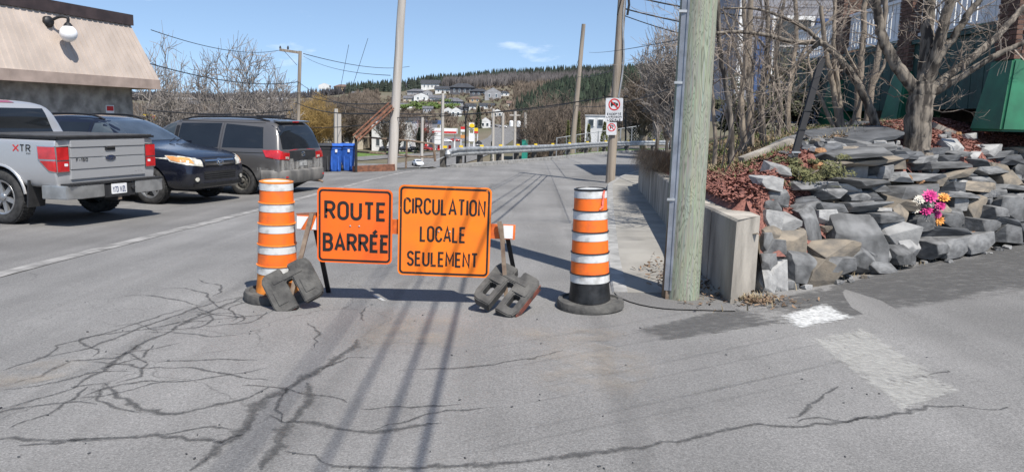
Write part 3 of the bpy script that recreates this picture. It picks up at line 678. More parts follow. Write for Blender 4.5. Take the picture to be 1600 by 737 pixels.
# broad flagstones lying on top below the trees
FL = [(1262,222,110,26,'S',14),(1330,212,120,22,'D',12),(1300,238,130,22,'S',10),(1360,226,100,20,'S',10),(1385,212,80,18,'S',8),(1345,196,90,18,'D',10),(1400,236,80,16,'D',6),(1330,248,110,18,'B',6),(1480,238,70,14,'S',2),(1290,205,90,18,'D',12),(1285,222,60,18,'S',12)]
for (px, py, wd, ht, kd, ang) in FL:
    p = cast(px, py, E)
    if p.y > 12.4: p = at(px, py, 11.6); p.z = min(p.z, E(p.x, p.y)+0.04)
    k = p.y/1200
    put_stone((p.x, p.y, p.z), wd*k*1.1, wd*k*0.8, 0.10, kd, True, RZ*0.5+rs.uniform(-0.4, 0.4), rs.uniform(0.0, 0.2), -math.radians(ang)*0.6, rs)
for _ in range(70):
    q = RA+RT*rs.uniform(0.2, 6.5)+RN*rs.uniform(0.0, 1.25)
    if q.x < interp(WALL, q.y)+1.0: continue
    r = rs.uniform(0.05, 0.12); put_stone((q.x, q.y, E(q.x, q.y)+0.07), r*1.5, r, r*0.9, rs.choice('SWBWRS'), False, rs.uniform(0, 6), rs.uniform(-0.4, 0.4), 0, rs)
for _ in range(26):
    q = RA+RT*rs.uniform(0.0, 6.5)+RN*rs.uniform(-0.16, 0.0); r = rs.uniform(0.03, 0.08)
    put_stone((q.x, q.y, T(q.x, q.y)+r*0.3), r*1.5, r, r*0.8, rs.choice('SWBS'), False, rs.uniform(0, 6), 0, 0, rs)

# ------------------------------------------------------------------ scattered ground cover
def quads(name, C, A, B, material, label, cat='mulch'):
    C, A, B = np.array(C), np.array(A), np.array(B); n = len(C)
    V = np.stack([C-A-B, C+A-B, C+A*0.7+B, C-A*0.7+B], 1).reshape(-1, 3)
    me = bpy.data.meshes.new(name); me.from_pydata(V.tolist(), [], [(4*i, 4*i+1, 4*i+2, 4*i+3) for i in range(n)]); me.update()
    o = link(name, me, material); return tag(o, label, cat, kind='stuff')
def scatter(n, region, rng):
    out_ = []
    while len(out_) < n:
        p = region(rng)
        if p is not None: out_.append(p)
    return out_
def px_region(poly_fn):
    return poly_fn
def in_poly(px, py, poly):
    c = False; j = len(poly)-1
    for i in range(len(poly)):
        (xi, yi), (xj, yj) = poly[i], poly[j]
        if (yi > py) != (yj > py) and px < (xj-xi)*(py-yi)/(yj-yi)+xi: c = not c
        j = i
    return c
def bed_sheet(name, regionf, material, label, dz):
    mbs = MB(); step = 0.1; rg = random.Random(1); hitc = {}
    for _ in range(60000):
        p = regionf(rg)
        if p: k = (round(p[0]/step), round(p[1]/step)); hitc[k] = hitc.get(k, 0)+1
    ids = {}
    def v_(i, j):
        if (i, j) not in ids: ids[(i, j)] = len(mbs.v); mbs.v.append(((i-0.5)*step, (j-0.5)*step, E((i-0.5)*step, (j-0.5)*step)+dz))
        return ids[(i, j)]
    for (i, j), c in hitc.items():
        if c > 4: mbs.f.append((v_(i, j), v_(i+1, j), v_(i+1, j+1), v_(i, j+1)))
    return tag(mbs.build(name, material, smooth='all'), kind='structure')
def chips(name, regionf, n, size, material, label, seed, lift=0.02, cat='mulch'):
    rg = random.Random(seed); C = []; A = []; B = []
    for x, y in scatter(n, regionf, rg):
        a = rg.uniform(0, 6.28); L = rg.uniform(*size); t = rg.uniform(-0.5, 0.5)
        C.append((x, y, E(x, y)+lift+rg.uniform(-0.015, 0.03))); A.append((L*math.cos(a), L*math.sin(a), L*t)); wv = L*rg.uniform(0.18, 0.4)
        B.append((-wv*math.sin(a), wv*math.cos(a), wv*rg.uniform(-0.8, 0.8)))
    return quads(name, C, A, B, material, label, cat)
def reg_left(rg):
    x, y = rg.uniform(2.25, 4.2), rg.uniform(7.5, 11.2); dr = (Vector((x, y))-RA).dot(RN)
    return (x, y) if 0.16 < x-interp(WALL, y)-0.22 < 1.0+rg.uniform(-0.2, 0.25) and dr > 0.26 and y < 10.4+rg.uniform(-0.6, 0.6) else None
def reg_right(rg):
    x, y = rg.uniform(4.6, 9.5), rg.uniform(9.2, 13); dr = (Vector((x, y))-RA).dot(RN)
    return (x, y) if 0.72+rg.uniform(-0.12, 0.12) < dr < 2.3+rg.uniform(-0.4, 0.2) and x > 4.9+rg.uniform(-0.4, 0.4) else None
bed_sheet('mulch_bed', reg_left, 'mulch', '', 0.022); bed_sheet('mulch_bed', reg_right, 'mulch', '', 0.022)
chips('red_mulch', reg_left, 9000, (0.012, 0.045), 'mulch', 'reddish brown bark mulch behind the concrete wall end', 1)
chips('red_mulch', reg_right, 15000, (0.012, 0.04), 'mulch', 'red bark mulch bed behind the thick tree trunk', 2)
def reg_fill(rg):
    y = rg.uniform(7.7, 11.5); return (interp(WALL, y)+rg.uniform(0.2, 0.48), y)
chips('red_mulch', reg_fill, 3000, (0.012, 0.045), 'mulch', 'reddish mulch strip filling in right behind the wall top', 12, 0.035)
def reg_bank(rg):
    x, y = rg.uniform(2.5, 8), rg.uniform(9.0, 17); dr = (Vector((x, y))-RA).dot(RN)
    return (x, y) if x-interp(WALL, y) > 0.3 and dr > 1.25 and not (x > 5.6 and dr < 2.0) and x < 7.1 else None
chips('leaf_litter', reg_bank, 9000, (0.02, 0.05), 'leaf_litter', 'brown fallen leaves under the bare thicket', 4, cat='leaves')
def blades(name, regionf, n, ht, material, label, seed, fn=E, lean=0.6, wd=0.006, cat='grass'):
    rg = random.Random(seed); V = []; F = []
    for x, y in scatter(n, regionf, rg):
        a = rg.uniform(0, 6.28); h = rg.uniform(*ht); l = rg.uniform(0.1, lean)*h; z = fn(x, y)-0.01; w_ = wd*rg.uniform(0.7, 1.5)
        dx, dy = math.cos(a), math.sin(a); i = len(V)
        V += [(x-dy*w_, y+dx*w_, z), (x+dy*w_, y-dx*w_, z), (x+dx*l*0.4+dy*w_*0.7, y+dy*l*0.4-dx*w_*0.7, z+h*0.6), (x+dx*l*0.4-dy*w_*0.7, y+dy*l*0.4+dx*w_*0.7, z+h*0.6), (x+dx*l, y+dy*l, z+h)]
        F += [(i, i+1, i+2, i+3), (i+3, i+2, i+4)]
    me = bpy.data.meshes.new(name); me.from_pydata(V, [], F); me.update()
    return tag(link(name, me, material), label, cat, kind='stuff')
blades('dry_grass', reg_bank, 16000, (0.03, 0.12), 'straw', 'dry straw coloured grass on the bank under the thicket', 5, lean=1.4)
def reg_green(rg):
    p = reg_bank(rg)
    if p and math.sin(p[0]*3.1+1)*math.sin(p[1]*2.3)+0.3*math.sin(p[0]*7) > 0.15: return p
    return None
blades('green_grass', reg_green, 6000, (0.04, 0.14), 'grass', 'patches of young green grass on the shaded bank', 6)
def reg_foot(rg):
    k = rg.random()
    if k < 0.4: return (2.30+rg.gauss(0, 0.10), 7.1+rg.gauss(0, 0.10))
    if k < 0.7: return (1.85+rg.gauss(0, 0.12), 7.6+rg.gauss(0, 0.35))
    s = rg.uniform(0, 4); q = RA+RT*s-RN*abs(rg.gauss(0, 0.03)); return (q.x, q.y)
blades('wall_weeds', reg_foot, 420, (0.02, 0.1), 'straw', 'tufts of dry weeds at the foot of the wall end', 8, fn=T, lean=1.3)
chips_fn = E
_E = E
def litter_region(rg): return (1.75+rg.gauss(0, 0.16), 7.75+rg.gauss(0, 0.45)) if rg.random() < 0.7 else (2.3+rg.gauss(0, 0.2), 7.05+rg.gauss(0, 0.12))
E = lambda x, y: T(x, y)+(kerb_h(y)+0.01 if y > 7.25 else 0.0)
chips('leaf_litter', litter_region, 700, (0.012, 0.035), 'leaf_litter', 'dead leaves and grit gathered at the green pole foot', 9, 0.02, 'leaves')
E = _E
def reg_tuft(rg):
    y = rg.gauss(17.6, 1.2); x = interp(WALL, y)+abs(rg.gauss(0.05, 0.14)); return (x, y) if 15 < y < 20.4 else None
# dry grass hanging over the far end of the wall
rg = random.Random(10); mb = MB()
for _ in range(2600):
    y = cl(rg.gauss(16.8, 1.6), 13.4, 20.3); x = interp(WALL, y)+rg.uniform(-0.02, 0.5); z = E(interp(WALL, y)+0.2, y)+0.02
    a = rg.uniform(math.pi*0.6, math.pi*1.5); L = rg.uniform(0.2, 0.5); h = rg.uniform(0.1, 0.36); dx, dy = math.cos(a)*L, math.sin(a)*L; i = len(mb.v)
    mb.v += [(x, y-0.008, z), (x, y+0.008, z), (x+dx*0.5, y+dy*0.5+0.007, z+h), (x+dx*0.5, y+dy*0.5-0.007, z+h), (x+dx*0.9, y+dy*0.9, z+h*0.6-rg.uniform(0.1, 0.4))]
    mb.f += [(i, i+1, i+2, i+3), (i+3, i+2, i+4)]
me = bpy.data.meshes.new('grass_tuft'); me.from_pydata(mb.v, [], mb.f); me.update()
M['brown_grass'] = mat('brown_grass', (0.19, 0.13, 0.075), 0.9, 0.4, 6)
tag(link('grass_tuft', me, 'brown_grass'), 'brown dry grass hanging over the far end of the wall', 'grass', kind='stuff')
# ================================================================== ROADWORK THINGS
SY = 6.6
def lathe_taper(r0, r1, z0, z1, z):   # radius at height
    return r0+(r1-r0)*(z-z0)/(z1-z0)
def drum(px, py, label, black_foot, seed):
    p = cast(px, py); rt = thing('traffic_drum', label, 'traffic drum', p, group='striped roadwork drums')
    H = 1.06; r0, r1 = 0.182, 0.138
    def R(z): return r0+(r1-r0)*z/H
    rg = random.Random(seed)
    # ring foot, a worn tyre-like collar
    pr = [(0.17, 0.005), (0.285, 0.0), (0.298, 0.012), (0.298, 0.055), (0.285, 0.08), (0.25, 0.085), (0.24, 0.07), (0.19, 0.07), (0.17, 0.085)]
    ft = MB(); ft.lathe(pr, 40); ft.v = [(x*(1+0.02*math.sin(3*math.atan2(y, x)+seed)), y*(1+0.02*math.sin(3*math.atan2(y, x)+seed)), z*(1+0.10*math.sin(math.atan2(y, x)*2+seed))) for x, y, z in ft.v]
    ft.build('foot_ring', 'rubber_dusty', rt, world=False, smooth=True)
    foot = 0.245
    mb = MB().lathe([(r0+0.012, 0.02), (R(0.08)+0.006, 0.1), (R(0.2), 0.2), (R(foot), foot)], 36); mb.build('skirt', 'skirt_black' if black_foot else 'skirt_orange', rt, world=False, smooth=True)
    z = foot; wh = 0.072; orr = 0.113
    first = True
    while z < H-0.03:
        seq = [('white_band', wh, 'band_white')] if first else [('orange_band', orr, 'band_orange'), ('white_band', wh, 'band_white')]
        first = False
        for nm, h, mt_ in seq:
            z1 = min(z+h, H); off = 0.004 if nm == 'white_band' else 0.001
            mb = MB().lathe([(R(z)-0.002+off, z), (R(z)+off, z+0.002), (R(z1)+off, z1-0.002), (R(z1)-0.002+off, z1)], 36); mb.build(nm, mt_, rt, world=False, smooth=True); z = z1
        if z < H-0.03:
            mb = MB().lathe([(R(z)-0.004, z), (R(z)+0.011, z+0.001), (R(z)+0.011, z+0.008), (R(z)-0.004, z+0.01)], 36); mb.build('rib', 'skirt_black' if black_foot else 'rib_orange', rt, world=False, smooth=True)
    mb = MB().lathe([(R(H)+0.006, H-0.012), (R(H)+0.008, H), (R(H)-0.012, H+0.006), (R(H)-0.03, H-0.03), (R(H)-0.04, H-0.25)], 36, close=False); mb.build('rim', 'skirt_black' if black_foot else 'rib_orange', rt, world=False, smooth=True)
    return rt, R
M['skirt_black'] = mat('scuffed_black_plastic', (0.018, 0.018, 0.018), 0.45, 0.5, 9, 0.3, 14)
M['skirt_orange'] = mat('faded_orange_plastic', (0.80, 0.25, 0.035), 0.6, 0.3, 9)
M['rib_orange'] = mat('orange_plastic', (0.85, 0.24, 0.03), 0.5, 0.2, 9)
d1, R1 = drum(434, 466, 'orange and white striped drum with faded orange foot beside the barricade', False, 1); d1.rotation_euler = (math.radians(1.0), math.radians(1.0), 0)
d2, R2 = drum(921, 480, 'orange and white striped drum with black foot near the green pole', True, 2); d2.rotation_euler = (0, math.radians(-1.6), 0)
# torn red tape on the second drum
mb = MB(); M['tape'] = mat('red_tape', (0.75, 0.06, 0.03), 0.35, 0.35, 30, col2=(0.8, 0.22, 0.16))
for a0, z0, z1, w_ in ((-1.05, 0.90, 1.055, 0.16), (-1.2, 0.89, 0.93, 0.12)):
    for i in range(6):
        z = z0+(z1-z0)*i/5; r = R2(z)+0.012+0.004*(i % 2)
        for k in (0, 1):
            t = a0+w_*k+0.035*i+0.02*math.sin(i*3+k); mb.v.append((r*math.cos(t), r*math.sin(t), z))
    o = len(mb.v)-12; mb.f += [(o+2*i, o+2*i+1, o+2*i+3, o+2*i+2) for i in range(5)]
mb.build('torn_tape', 'tape', d2, world=False)

# barricade with two signs ------------------------------------------------
b0 = cast(490, 472); bar = thing('barricade', 'folding roadwork barricade carrying two orange road closed signs', 'barricade', (b0.x, SY, T(b0.x, SY)))
def sign_panel(corners, nm, material, lines, lab, stroke, yy):
    P = [at(px, py, yy) for px, py in corners]       # tl, tr, br, bl
    c = sum(P, Vector())/4; ux = ((P[1]-P[0])+(P[2]-P[3])).normalized(); wd = ((P[1]-P[0]).length+(P[2]-P[3]).length)/2
    uz = Vector((-ux.z, 0, ux.x)).normalized(); ht = ((P[0]-P[3]).length+(P[1]-P[2]).length)/2
    def fn(u, v, d=0.0): return c+ux*u+uz*v+Vector((0, -1, 0))*d
    mb = MB(); R_ = rrect(-wd/2, wd/2, -ht/2, ht/2, 0.045); mb.prism(R_, fn, -0.006, 0.0); pn = mb.build(nm, material, bar); pn['label'] = lab
    e = 0.014; bw = 0.017
    bd = ring2(rrect(-wd/2+e, wd/2-e, -ht/2+e, ht/2-e, 0.036), rrect(-wd/2+e+bw, wd/2-e-bw, -ht/2+e+bw, ht/2-e-bw, 0.022), lambda a, b: fn(a, b, 0.002), MB()).build('border', 'letter', pn)
    for s, x0, x1, v0, v1 in lines:
        text_mb(s, (x0-0.5)*wd+stroke/2, (x1-0.5)*wd-stroke/2, (0.5-v1)*ht+stroke/2, (0.5-v0)*ht-stroke/2, stroke, lambda a, b, q=0: fn(a, b, 0.002+q)).build('lettering', 'letter', pn)
    for a in (-0.06, 0.06): MB().lathe([(0.008, 0.0), (0.008, -0.004), (0.004, -0.006)], 8, fn(a*wd, 0.0, 0.0), 'y').build('bolt', 'steel', pn)
sign_panel([(495, 292), (613, 297), (613, 413), (496, 409)], 'sign_panel', 'orange_deep', [('ROUTE', 0.095, 0.92, 0.17, 0.425), ('BARRÉE', 0.075, 0.965, 0.60, 0.85)], 'orange sign reading ROUTE BARRÉE', 0.027, SY)
sign_panel([(622, 288), (768, 294), (765, 434), (622, 429)], 'sign_panel', 'orange', [('CIRCULATION', 0.055, 0.94, 0.135, 0.32), ('LOCALE', 0.235, 0.735, 0.44, 0.62), ('SEULEMENT', 0.10, 0.875, 0.725, 0.895)], 'orange sign reading CIRCULATION LOCALE SEULEMENT', 0.0185, SY)
# rail behind the signs, striped at its ends
def at2(px, py, yy): return at(px, py, yy)
RLy = SY+0.03
a, b = at(464, 347, RLy), at(805, 363, RLy); ux = (b-a).normalized(); uz = Vector((-ux.z, 0, ux.x)); L = (b-a).length; hh = 0.064
def rl(u, v, d=0): return a+ux*u+uz*v+Vector((0, -d, 0))
M['rail_orange'] = mat('rail_orange', (0.80, 0.17, 0.02), 0.6, 0.3, 14, col2=(0.50, 0.10, 0.02))
rail = MB().prism([(0, -hh), (L, -hh), (L, hh), (0, hh)], rl, -0.02, 0.0).build('rail', 'rail_orange', bar)
MB().prism([(0.0, -hh+0.006), (0.035, -hh+0.006), (0.10, hh-0.01), (0.0, hh-0.01)], rl, 0.0, 0.004).build('white_stripe', 'white', rail)
MB().prism([(0.13, -hh+0.006), (0.20, -hh+0.006), (0.20, hh-0.01), (0.17, hh-0.01)], rl, 0.0, 0.004).build('white_stripe', 'white', rail)
MB().prism([(L-0.105, -hh+0.008), (L-0.02, -hh+0.008), (L-0.02, hh-0.006), (L-0.105, hh-0.006)], rl, 0.0, 0.004).build('white_stripe', 'white', rail)
MB().prism([(-0.01, hh), (0.2, hh), (0.2, hh+0.03), (-0.01, hh+0.012)], rl, -0.035, -0.005).build('rail_cap', 'rust', rail)
# legs: front pair leans towards us, rear pair leans away; base ends stay on the road
def leg(p0, p1, material, wd=0.036, th=0.012):
    mb = MB().bar(p0, p1, wd, th, up=(0, 1, 0)); mb.bar(Vector(p0)+Vector((0.014, 0.012, 0)), Vector(p1)+Vector((0.014, 0.012, 0)), 0.006, 0.03, up=(0, 1, 0)); return mb.build('leg', material, bar)
g1 = cast(449, 484); g2 = cast(796, 484)
leg(at(487, 333, SY-0.01), g1+Vector((0, 0, 0.0)), 'rust_bar'); leg(at(783, 350, SY-0.01), g2+Vector((-0.02, 0, 0)), 'rust_bar')
g3 = cast(503, 467); leg(at(489, 338, SY+0.06), Vector((g3.x, SY+0.42, T(g3.x, SY+0.42))), 'black', 0.04)
leg(at(790, 356, SY+0.06), Vector((at(812, 450, SY).x, SY+0.42, T(0, SY+0.42))), 'black', 0.04)
MB().bar(at(780, 346, SY-0.008), at(786, 380, SY-0.008), 0.04, 0.02, up=(0, 1, 0)).build('clamp', 'rust_bar', bar)

# slotted rubber ballast blocks leaning on the legs ------------------------------------------------
def ballast(label, centre, ux_, uy_, size, seed, red):
    """U-shaped block in the plane (ux, uy); thickness along their cross product"""
    rt = thing('ballast_block', label, 'ballast block', centre, group='rubber ballast blocks on the barricade legs')
    ux_ = Vector(ux_).normalized(); uy_ = (Vector(uy_)-ux_*Vector(uy_).dot(ux_)).normalized(); un = ux_.cross(uy_)
    W_, H_, TH = size
    cols = [-W_/2, -W_*0.36, -W_*0.2, -W_*0.075, W_*0.075, W_*0.2, W_*0.36, W_/2]; rws = [-H_/2, -H_*0.32, -H_*0.02, H_*0.16, H_*0.34, H_/2]
    bm = bmesh.new()
    def keep(i, j):
        u = (cols[i]+cols[i+1])/2; v = (rws[j]+rws[j+1])/2
        if abs(u) < W_*0.075 and v < H_*0.16: return False             # the leg slot
        if i in (1, 5) and j == 1: return seed % 2 == 0 and False or i != 5 or seed == 2
        return True
    holes = {(2, 3), (4, 1)} if red else {(1, 1)}
    vs = {}
    def V(i, j, k):
        if (i, j, k) not in vs: vs[(i, j, k)] = bm.verts.new((cols[i], rws[j], (-TH/2, TH/2)[k]))
        return vs[(i, j, k)]
    def ok(i, j): return 0 <= i < 7 and 0 <= j < 5 and not (i == 3 and j < 3) and (i, j) not in HO
    HO = {(5, 1), (1, 1), (3, 4)} if red else {(3, 4)}
    for i in range(7):
        for j in range(5):
            if not ok(i, j): continue
            bm.faces.new([V(i, j, 1), V(i+1, j, 1), V(i+1, j+1, 1), V(i, j+1, 1)]); bm.faces.new([V(i, j, 0), V(i, j+1, 0), V(i+1, j+1, 0), V(i+1, j, 0)])
            for (di, dj, e) in ((-1, 0, ((i, j), (i, j+1))), (1, 0, ((i+1, j+1), (i+1, j))), (0, -1, ((i+1, j), (i, j))), (0, 1, ((i, j+1), (i+1, j+1)))):
                if not ok(i+di, j+dj):
                    (a_, b_), (c_, d_) = e; bm.faces.new([V(a_, b_, 0), V(a_, b_, 1), V(c_, d_, 1), V(c_, d_, 0)])
    for v in bm.verts:
        if abs(abs(v.co.x)-W_/2) < 1e-5 and abs(abs(v.co.y)-H_/2) < 1e-5: v.co.x *= 0.90; v.co.y *= 0.93
    bmesh.ops.recalc_face_normals(bm, faces=bm.faces)
    eds = [e for e in bm.edges if len(e.link_faces) == 2 and e.calc_face_angle(0) > 0.5]
    bmesh.ops.bevel(bm, geom=eds, offset=0.009, segments=2, affect='EDGES', clamp_overlap=True)
    R_ = Matrix((ux_, uy_, un)).transposed()
    for v in bm.verts: v.co = R_ @ v.co
    me = bpy.data.meshes.new('block'); bm.to_mesh(me); bm.free(); link('block', me, 'rubber_dusty', rt, smooth=True)
    def loc(u, v, d): return R_ @ Vector((u, v, d))
    for sgn in (-1, 1):                                                # moulded raised pads on the face
        mb = MB().prism(rrect(sgn*W_*0.28-W_*0.10, sgn*W_*0.28+W_*0.10, -H_*0.30, H_*0.06, 0.01) if not red else rrect(sgn*W_*0.28-W_*0.15, sgn*W_*0.28+W_*0.15, H_*0.0, H_*0.13, 0.008), loc, TH/2-0.002, TH/2+0.007)
        mb.build('raised_pad', 'rubber_dusty', rt, world=False)
    MB().prism(rrect(-W_*0.30, W_*0.30, H_*0.20, H_*0.31, 0.008), loc, TH/2-0.002, TH/2+0.006).build('raised_pad', 'rubber_dusty', rt, world=False)
    M.setdefault('block_red', mat('red_scraped_rubber', (0.24, 0.07, 0.045), 0.85, 0.3, 14, col2=(0.06, 0.05, 0.045), ramp=(0.4, 0.5)))
    if red: MB().prism([(-H_*0.40, -TH*0.42), (H_*0.42, -TH*0.42), (H_*0.42, TH*0.30), (-H_*0.40, TH*0.30)], lambda u, v, d: loc(W_/2-0.002+d, u, v), 0.0, 0.005).build('scraped_edge', 'block_red', rt, world=False)
    else: MB().prism([(W_*0.14, -TH*0.4), (W_*0.44, -TH*0.4), (W_*0.44, TH*0.2), (W_*0.14, TH*0.2)], lambda u, v, d: loc(u-W_*0.58, -H_/2-d+0.002, v), 0.0, 0.005).build('scraped_edge', 'block_red', rt, world=False)
    return rt
# left block hangs on the left leg, right block lies against the right leg
def plane_pt(px, py, yy): return at(px, py, yy)
cL = at(458, 447, SY-0.18); cL.z += 0.0
ballast('worn grey rubber ballast block hung on the barricade leg beside the striped drum', cL, (0.84, 0.25, 0.44), (0.34, 0.40, -0.0+0.9), (0.44, 0.37, 0.10), 1, False)
cR = at(792, 455, SY-0.12)
ballast('dark slotted rubber ballast block with red scraped edge leaning on barricade leg', cR, (0.78, -0.42, -0.30), (0.52, 0.52, 0.50), (0.44, 0.46, 0.10), 2, True)

# ================================================================== POLES
def pole(name, label, base, top, r0, r1, material, n=14, knots=0, wob=0.0, group='utility poles'):
    rt = thing(name, label, 'utility pole', base, group=group); b = Vector(base); t_ = Vector(top); rg = random.Random(int(abs(base[0])*100))
    pts = [b.lerp(t_, i/14)+Vector((rg.uniform(-wob, wob), rg.uniform(-wob, wob), 0)) for i in range(15)]
    pts[0].z -= 0.2
    MB().tube(pts, [r0+(r1-r0)*i/14 for i in range(15)], n).build('shaft', material, rt, smooth=True); return rt
def treated():
    mt = bpy.data.materials.new('treated_green_wood'); mt.use_nodes = True; t = mt.node_tree; b = t.nodes['Principled BSDF']; N = t.nodes.new; L = t.links.new
    co = N('ShaderNodeTexCoord'); mpn = N('ShaderNodeMapping'); mpn.inputs['Scale'].default_value = (1, 1, 0.16); L(co.outputs['Object'], mpn.inputs['Vector'])
    n1 = N('ShaderNodeTexNoise'); n1.inputs['Scale'].default_value = 9; n1.inputs['Detail'].default_value = 4; n1.inputs['Roughness'].default_value = 0.4; n1.inputs['Distortion'].default_value = 0.6; L(mpn.outputs[0], n1.inputs['Vector'])
    m1 = N('ShaderNodeMath'); m1.operation = 'MULTIPLY'; m1.inputs[1].default_value = 22; L(n1.outputs['Fac'], m1.inputs[0])
    m2 = N('ShaderNodeMath'); m2.operation = 'FRACT'; L(m1.outputs[0], m2.inputs[0])
    r = N('ShaderNodeValToRGB'); e = r.color_ramp.elements; e[0].position = 0.0; e[0].color = (0.115, 0.13, 0.075, 1); e[1].position = 1; e[1].color = (0.24, 0.265, 0.175, 1)
    k = e.new(0.25); k.color = (0.33, 0.355, 0.24, 1); k = e.new(0.8); k.color = (0.285, 0.31, 0.205, 1)
    L(m2.outputs[0], r.inputs['Fac'])
    n2 = N('ShaderNodeTexNoise'); n2.inputs['Scale'].default_value = 60; n2.inputs['Detail'].default_value = 3
    mp2 = N('ShaderNodeMapping'); mp2.inputs['Scale'].default_value = (1, 1, 0.05); L(co.outputs['Object'], mp2.inputs['Vector']); L(mp2.outputs[0], n2.inputs['Vector'])
    mxn = N('ShaderNodeMixRGB'); mxn.blend_type = 'MULTIPLY'; mxn.inputs['Fac'].default_value = 0.55; L(r.outputs['Color'], mxn.inputs['Color1']); L(n2.outputs['Color'], mxn.inputs['Color2'])
    hs = N('ShaderNodeHueSaturation'); hs.inputs['Saturation'].default_value = 0.72; hs.inputs['Value'].default_value = 1.15; L(mxn.outputs['Color'], hs.inputs['Color'])
    L(hs.outputs['Color'], b.inputs['Base Color']); b.inputs['Roughness'].default_value = 0.85
    bp = N('ShaderNodeBump'); bp.inputs['Strength'].default_value = 0.25; bp.inputs['Distance'].default_value = 0.01; L(n2.outputs['Fac'], bp.inputs['Height']); L(bp.outputs['Normal'], b.inputs['Normal'])
    return mt
M['treated'] = treated()
gpB = cast(1063, 466); gpT = at(1092, 0, gpB.y+0.02); dirn = (gpT-gpB)/(gpT.z-gpB.z)
gp = pole('utility_pole', 'thick green treated wooden pole with metal channel beside the retaining wall', gpB, gpB+dirn*9.5, 0.172, 0.146, 'treated', 28)
# dark older half pole and galvanised cable guard strapped to its left
MB().tube([gpB+Vector((-0.115, -0.02, -0.1)), gpB+Vector((-0.11, -0.02, 0.4)), gpB+Vector((-0.10, -0.02, 1.2)), gpB+Vector((-0.09, -0.02, 1.24))], [0.072, 0.066, 0.05, 0.01], 12).build('old_stub', 'stub_wood' if 'stub_wood' in M else M.setdefault('stub_wood', mat('old_dark_wood', (0.16, 0.115, 0.07), 0.9, 0.35, 12, 0.5, 30, stretch=(1, 1, 0.08))), gp, smooth=True)
def chan(z): return gpB+dirn*z+Vector((-0.150+0.004*z, -0.10, 0))
mb = MB(); mb.bar(chan(0.10), chan(9.0), 0.058, 0.03, up=(-0.25, -1, 0)); mb.bar(chan(0.10)+Vector((0.027, -0.018, 0)), chan(9.0)+Vector((0.027, -0.018, 0)), 0.018, 0.03, up=(-0.25, -1, 0)); ch = mb.build('cable_guard', 'zinc', gp)
MB().bar(chan(-0.1), chan(0.13), 0.03, 0.02, up=(0, -1, 0)).build('ground_stake', 'rust_bar', gp)
for z in (0.95, 2.0, 2.62, 3.6): MB().bar(chan(z)+Vector((-0.06, -0.02, 0)), chan(z)+Vector((0.05, -0.02, 0)), 0.022, 0.012, up=(0, -1, 0)).build('strap', 'steel', gp)
# second pole on the kerb with two signs
p2B = cast(953, 286); p2T = at(972, 0, p2B.y); d2n = (p2T-p2B)/(p2T.z-p2B.z)
p2 = pole('utility_pole', 'weathered wooden pole on the kerb carrying the no truck sign', p2B, p2B+d2n*8.0, 0.145, 0.115, 'wood_pole', 16)
MB().tube([p2B+d2n*z+Vector((0.10+0.05*math.sin(z*2.2), -0.13, 0)) for z in lin(2.6, 6.5, 14)], 0.03, 6).build('conduit', 'steel', p2)
MB().tube([p2B+d2n*5.6+Vector((0.16, -0.1, 0)), p2B+d2n*5.3+Vector((0.2, -0.13, 0)), p2B+d2n*5.0+Vector((0.17, -0.12, 0))], 0.035, 6).build('cable_loop', 'cable', p2)
def flat_sign(parent, corners, yy, nm, fill, lab):
    P = [at(px, py, yy) for px, py in corners]; c = sum(P, Vector())/4; ux = (P[1]-P[0]).normalized(); wd = (P[1]-P[0]).length; ht = (P[0]-P[3]).length; uz = Vector((-ux.z, 0, ux.x))
    def fn(u, v, d=0.0): return c+ux*u+uz*v+Vector((0, -d, 0))
    pn = MB().prism(rrect(-wd/2, wd/2, -ht/2, ht/2, 0.03), fn, -0.01, 0.0).build(nm, fill, parent); pn['label'] = lab; return pn, fn, wd, ht
M['sign_white'] = mat('sign_white', (0.60, 0.61, 0.63), 0.5, 0.12, 4)
yy = p2B.y-0.2
pn, fn, wd, ht = flat_sign(p2, [(947, 153), (974, 153), (972, 190), (946, 189)], yy, 'sign_plate', 'sign_white', 'white sign with crossed out truck reading EXCEPTÉ LIVRAISON LOCALE')
cz = ht*0.22; rr = wd*0.34
ring2([(rr*math.cos(t), cz+rr*math.sin(t)) for t in lin(0, 6.2832*35/36, 36)], [(rr*0.80*math.cos(t), cz+rr*0.80*math.sin(t)) for t in lin(0, 6.2832*35/36, 36)], lambda a, b: fn(a, b, 0.006), MB()).build('red_circle', 'red', pn)
L_, R_ = ribbon2([(-rr*0.6, cz+rr*0.6), (rr*0.6, cz-rr*0.6)], rr*0.2); MB().add([fn(q.x, q.y, 0.008) for q in L_+R_], [(0, 1, 3, 2)]).build('red_slash', 'red', pn)
k = rr/0.36; mb = MB()
for poly in ([(-0.22, -0.05), (0.08, -0.05), (0.08, 0.13), (-0.22, 0.13)], [(0.10, -0.05), (0.23, -0.05), (0.23, 0.03), (0.18, 0.09), (0.10, 0.09)], [(-0.16+0.05*math.cos(t), -0.08+0.05*math.sin(t)) for t in lin(0, 5.76, 12)], [(0.15+0.05*math.cos(t), -0.08+0.05*math.sin(t)) for t in lin(0, 5.76, 12)]):
    mb.prism([(a*k, cz+b*k) for a, b in poly], fn, 0.001, 0.0045)
mb.build('truck_symbol', 'ink', pn)
mb = MB()
for i, s in enumerate(('EXCEPTÉ', 'LIVRAISON', 'LOCALE')):
    w2 = wd*(0.40, 0.43, 0.38)[i]; v = -ht*(0.155+0.125*i); text_mb(s, -w2, w2, v-ht*0.075, v, ht*0.016, lambda a, b, q=0: fn(a, b, 0.005+q), mb)
mb.build('lettering', 'ink', pn)
pn, fn, wd, ht = flat_sign(p2, [(948, 191), (964, 191), (963, 211), (947, 211)], yy, 'sign_plate', 'sign_white', 'small white no parking sign with crossed out letter P')
rr = wd*0.40; cz = ht*0.1
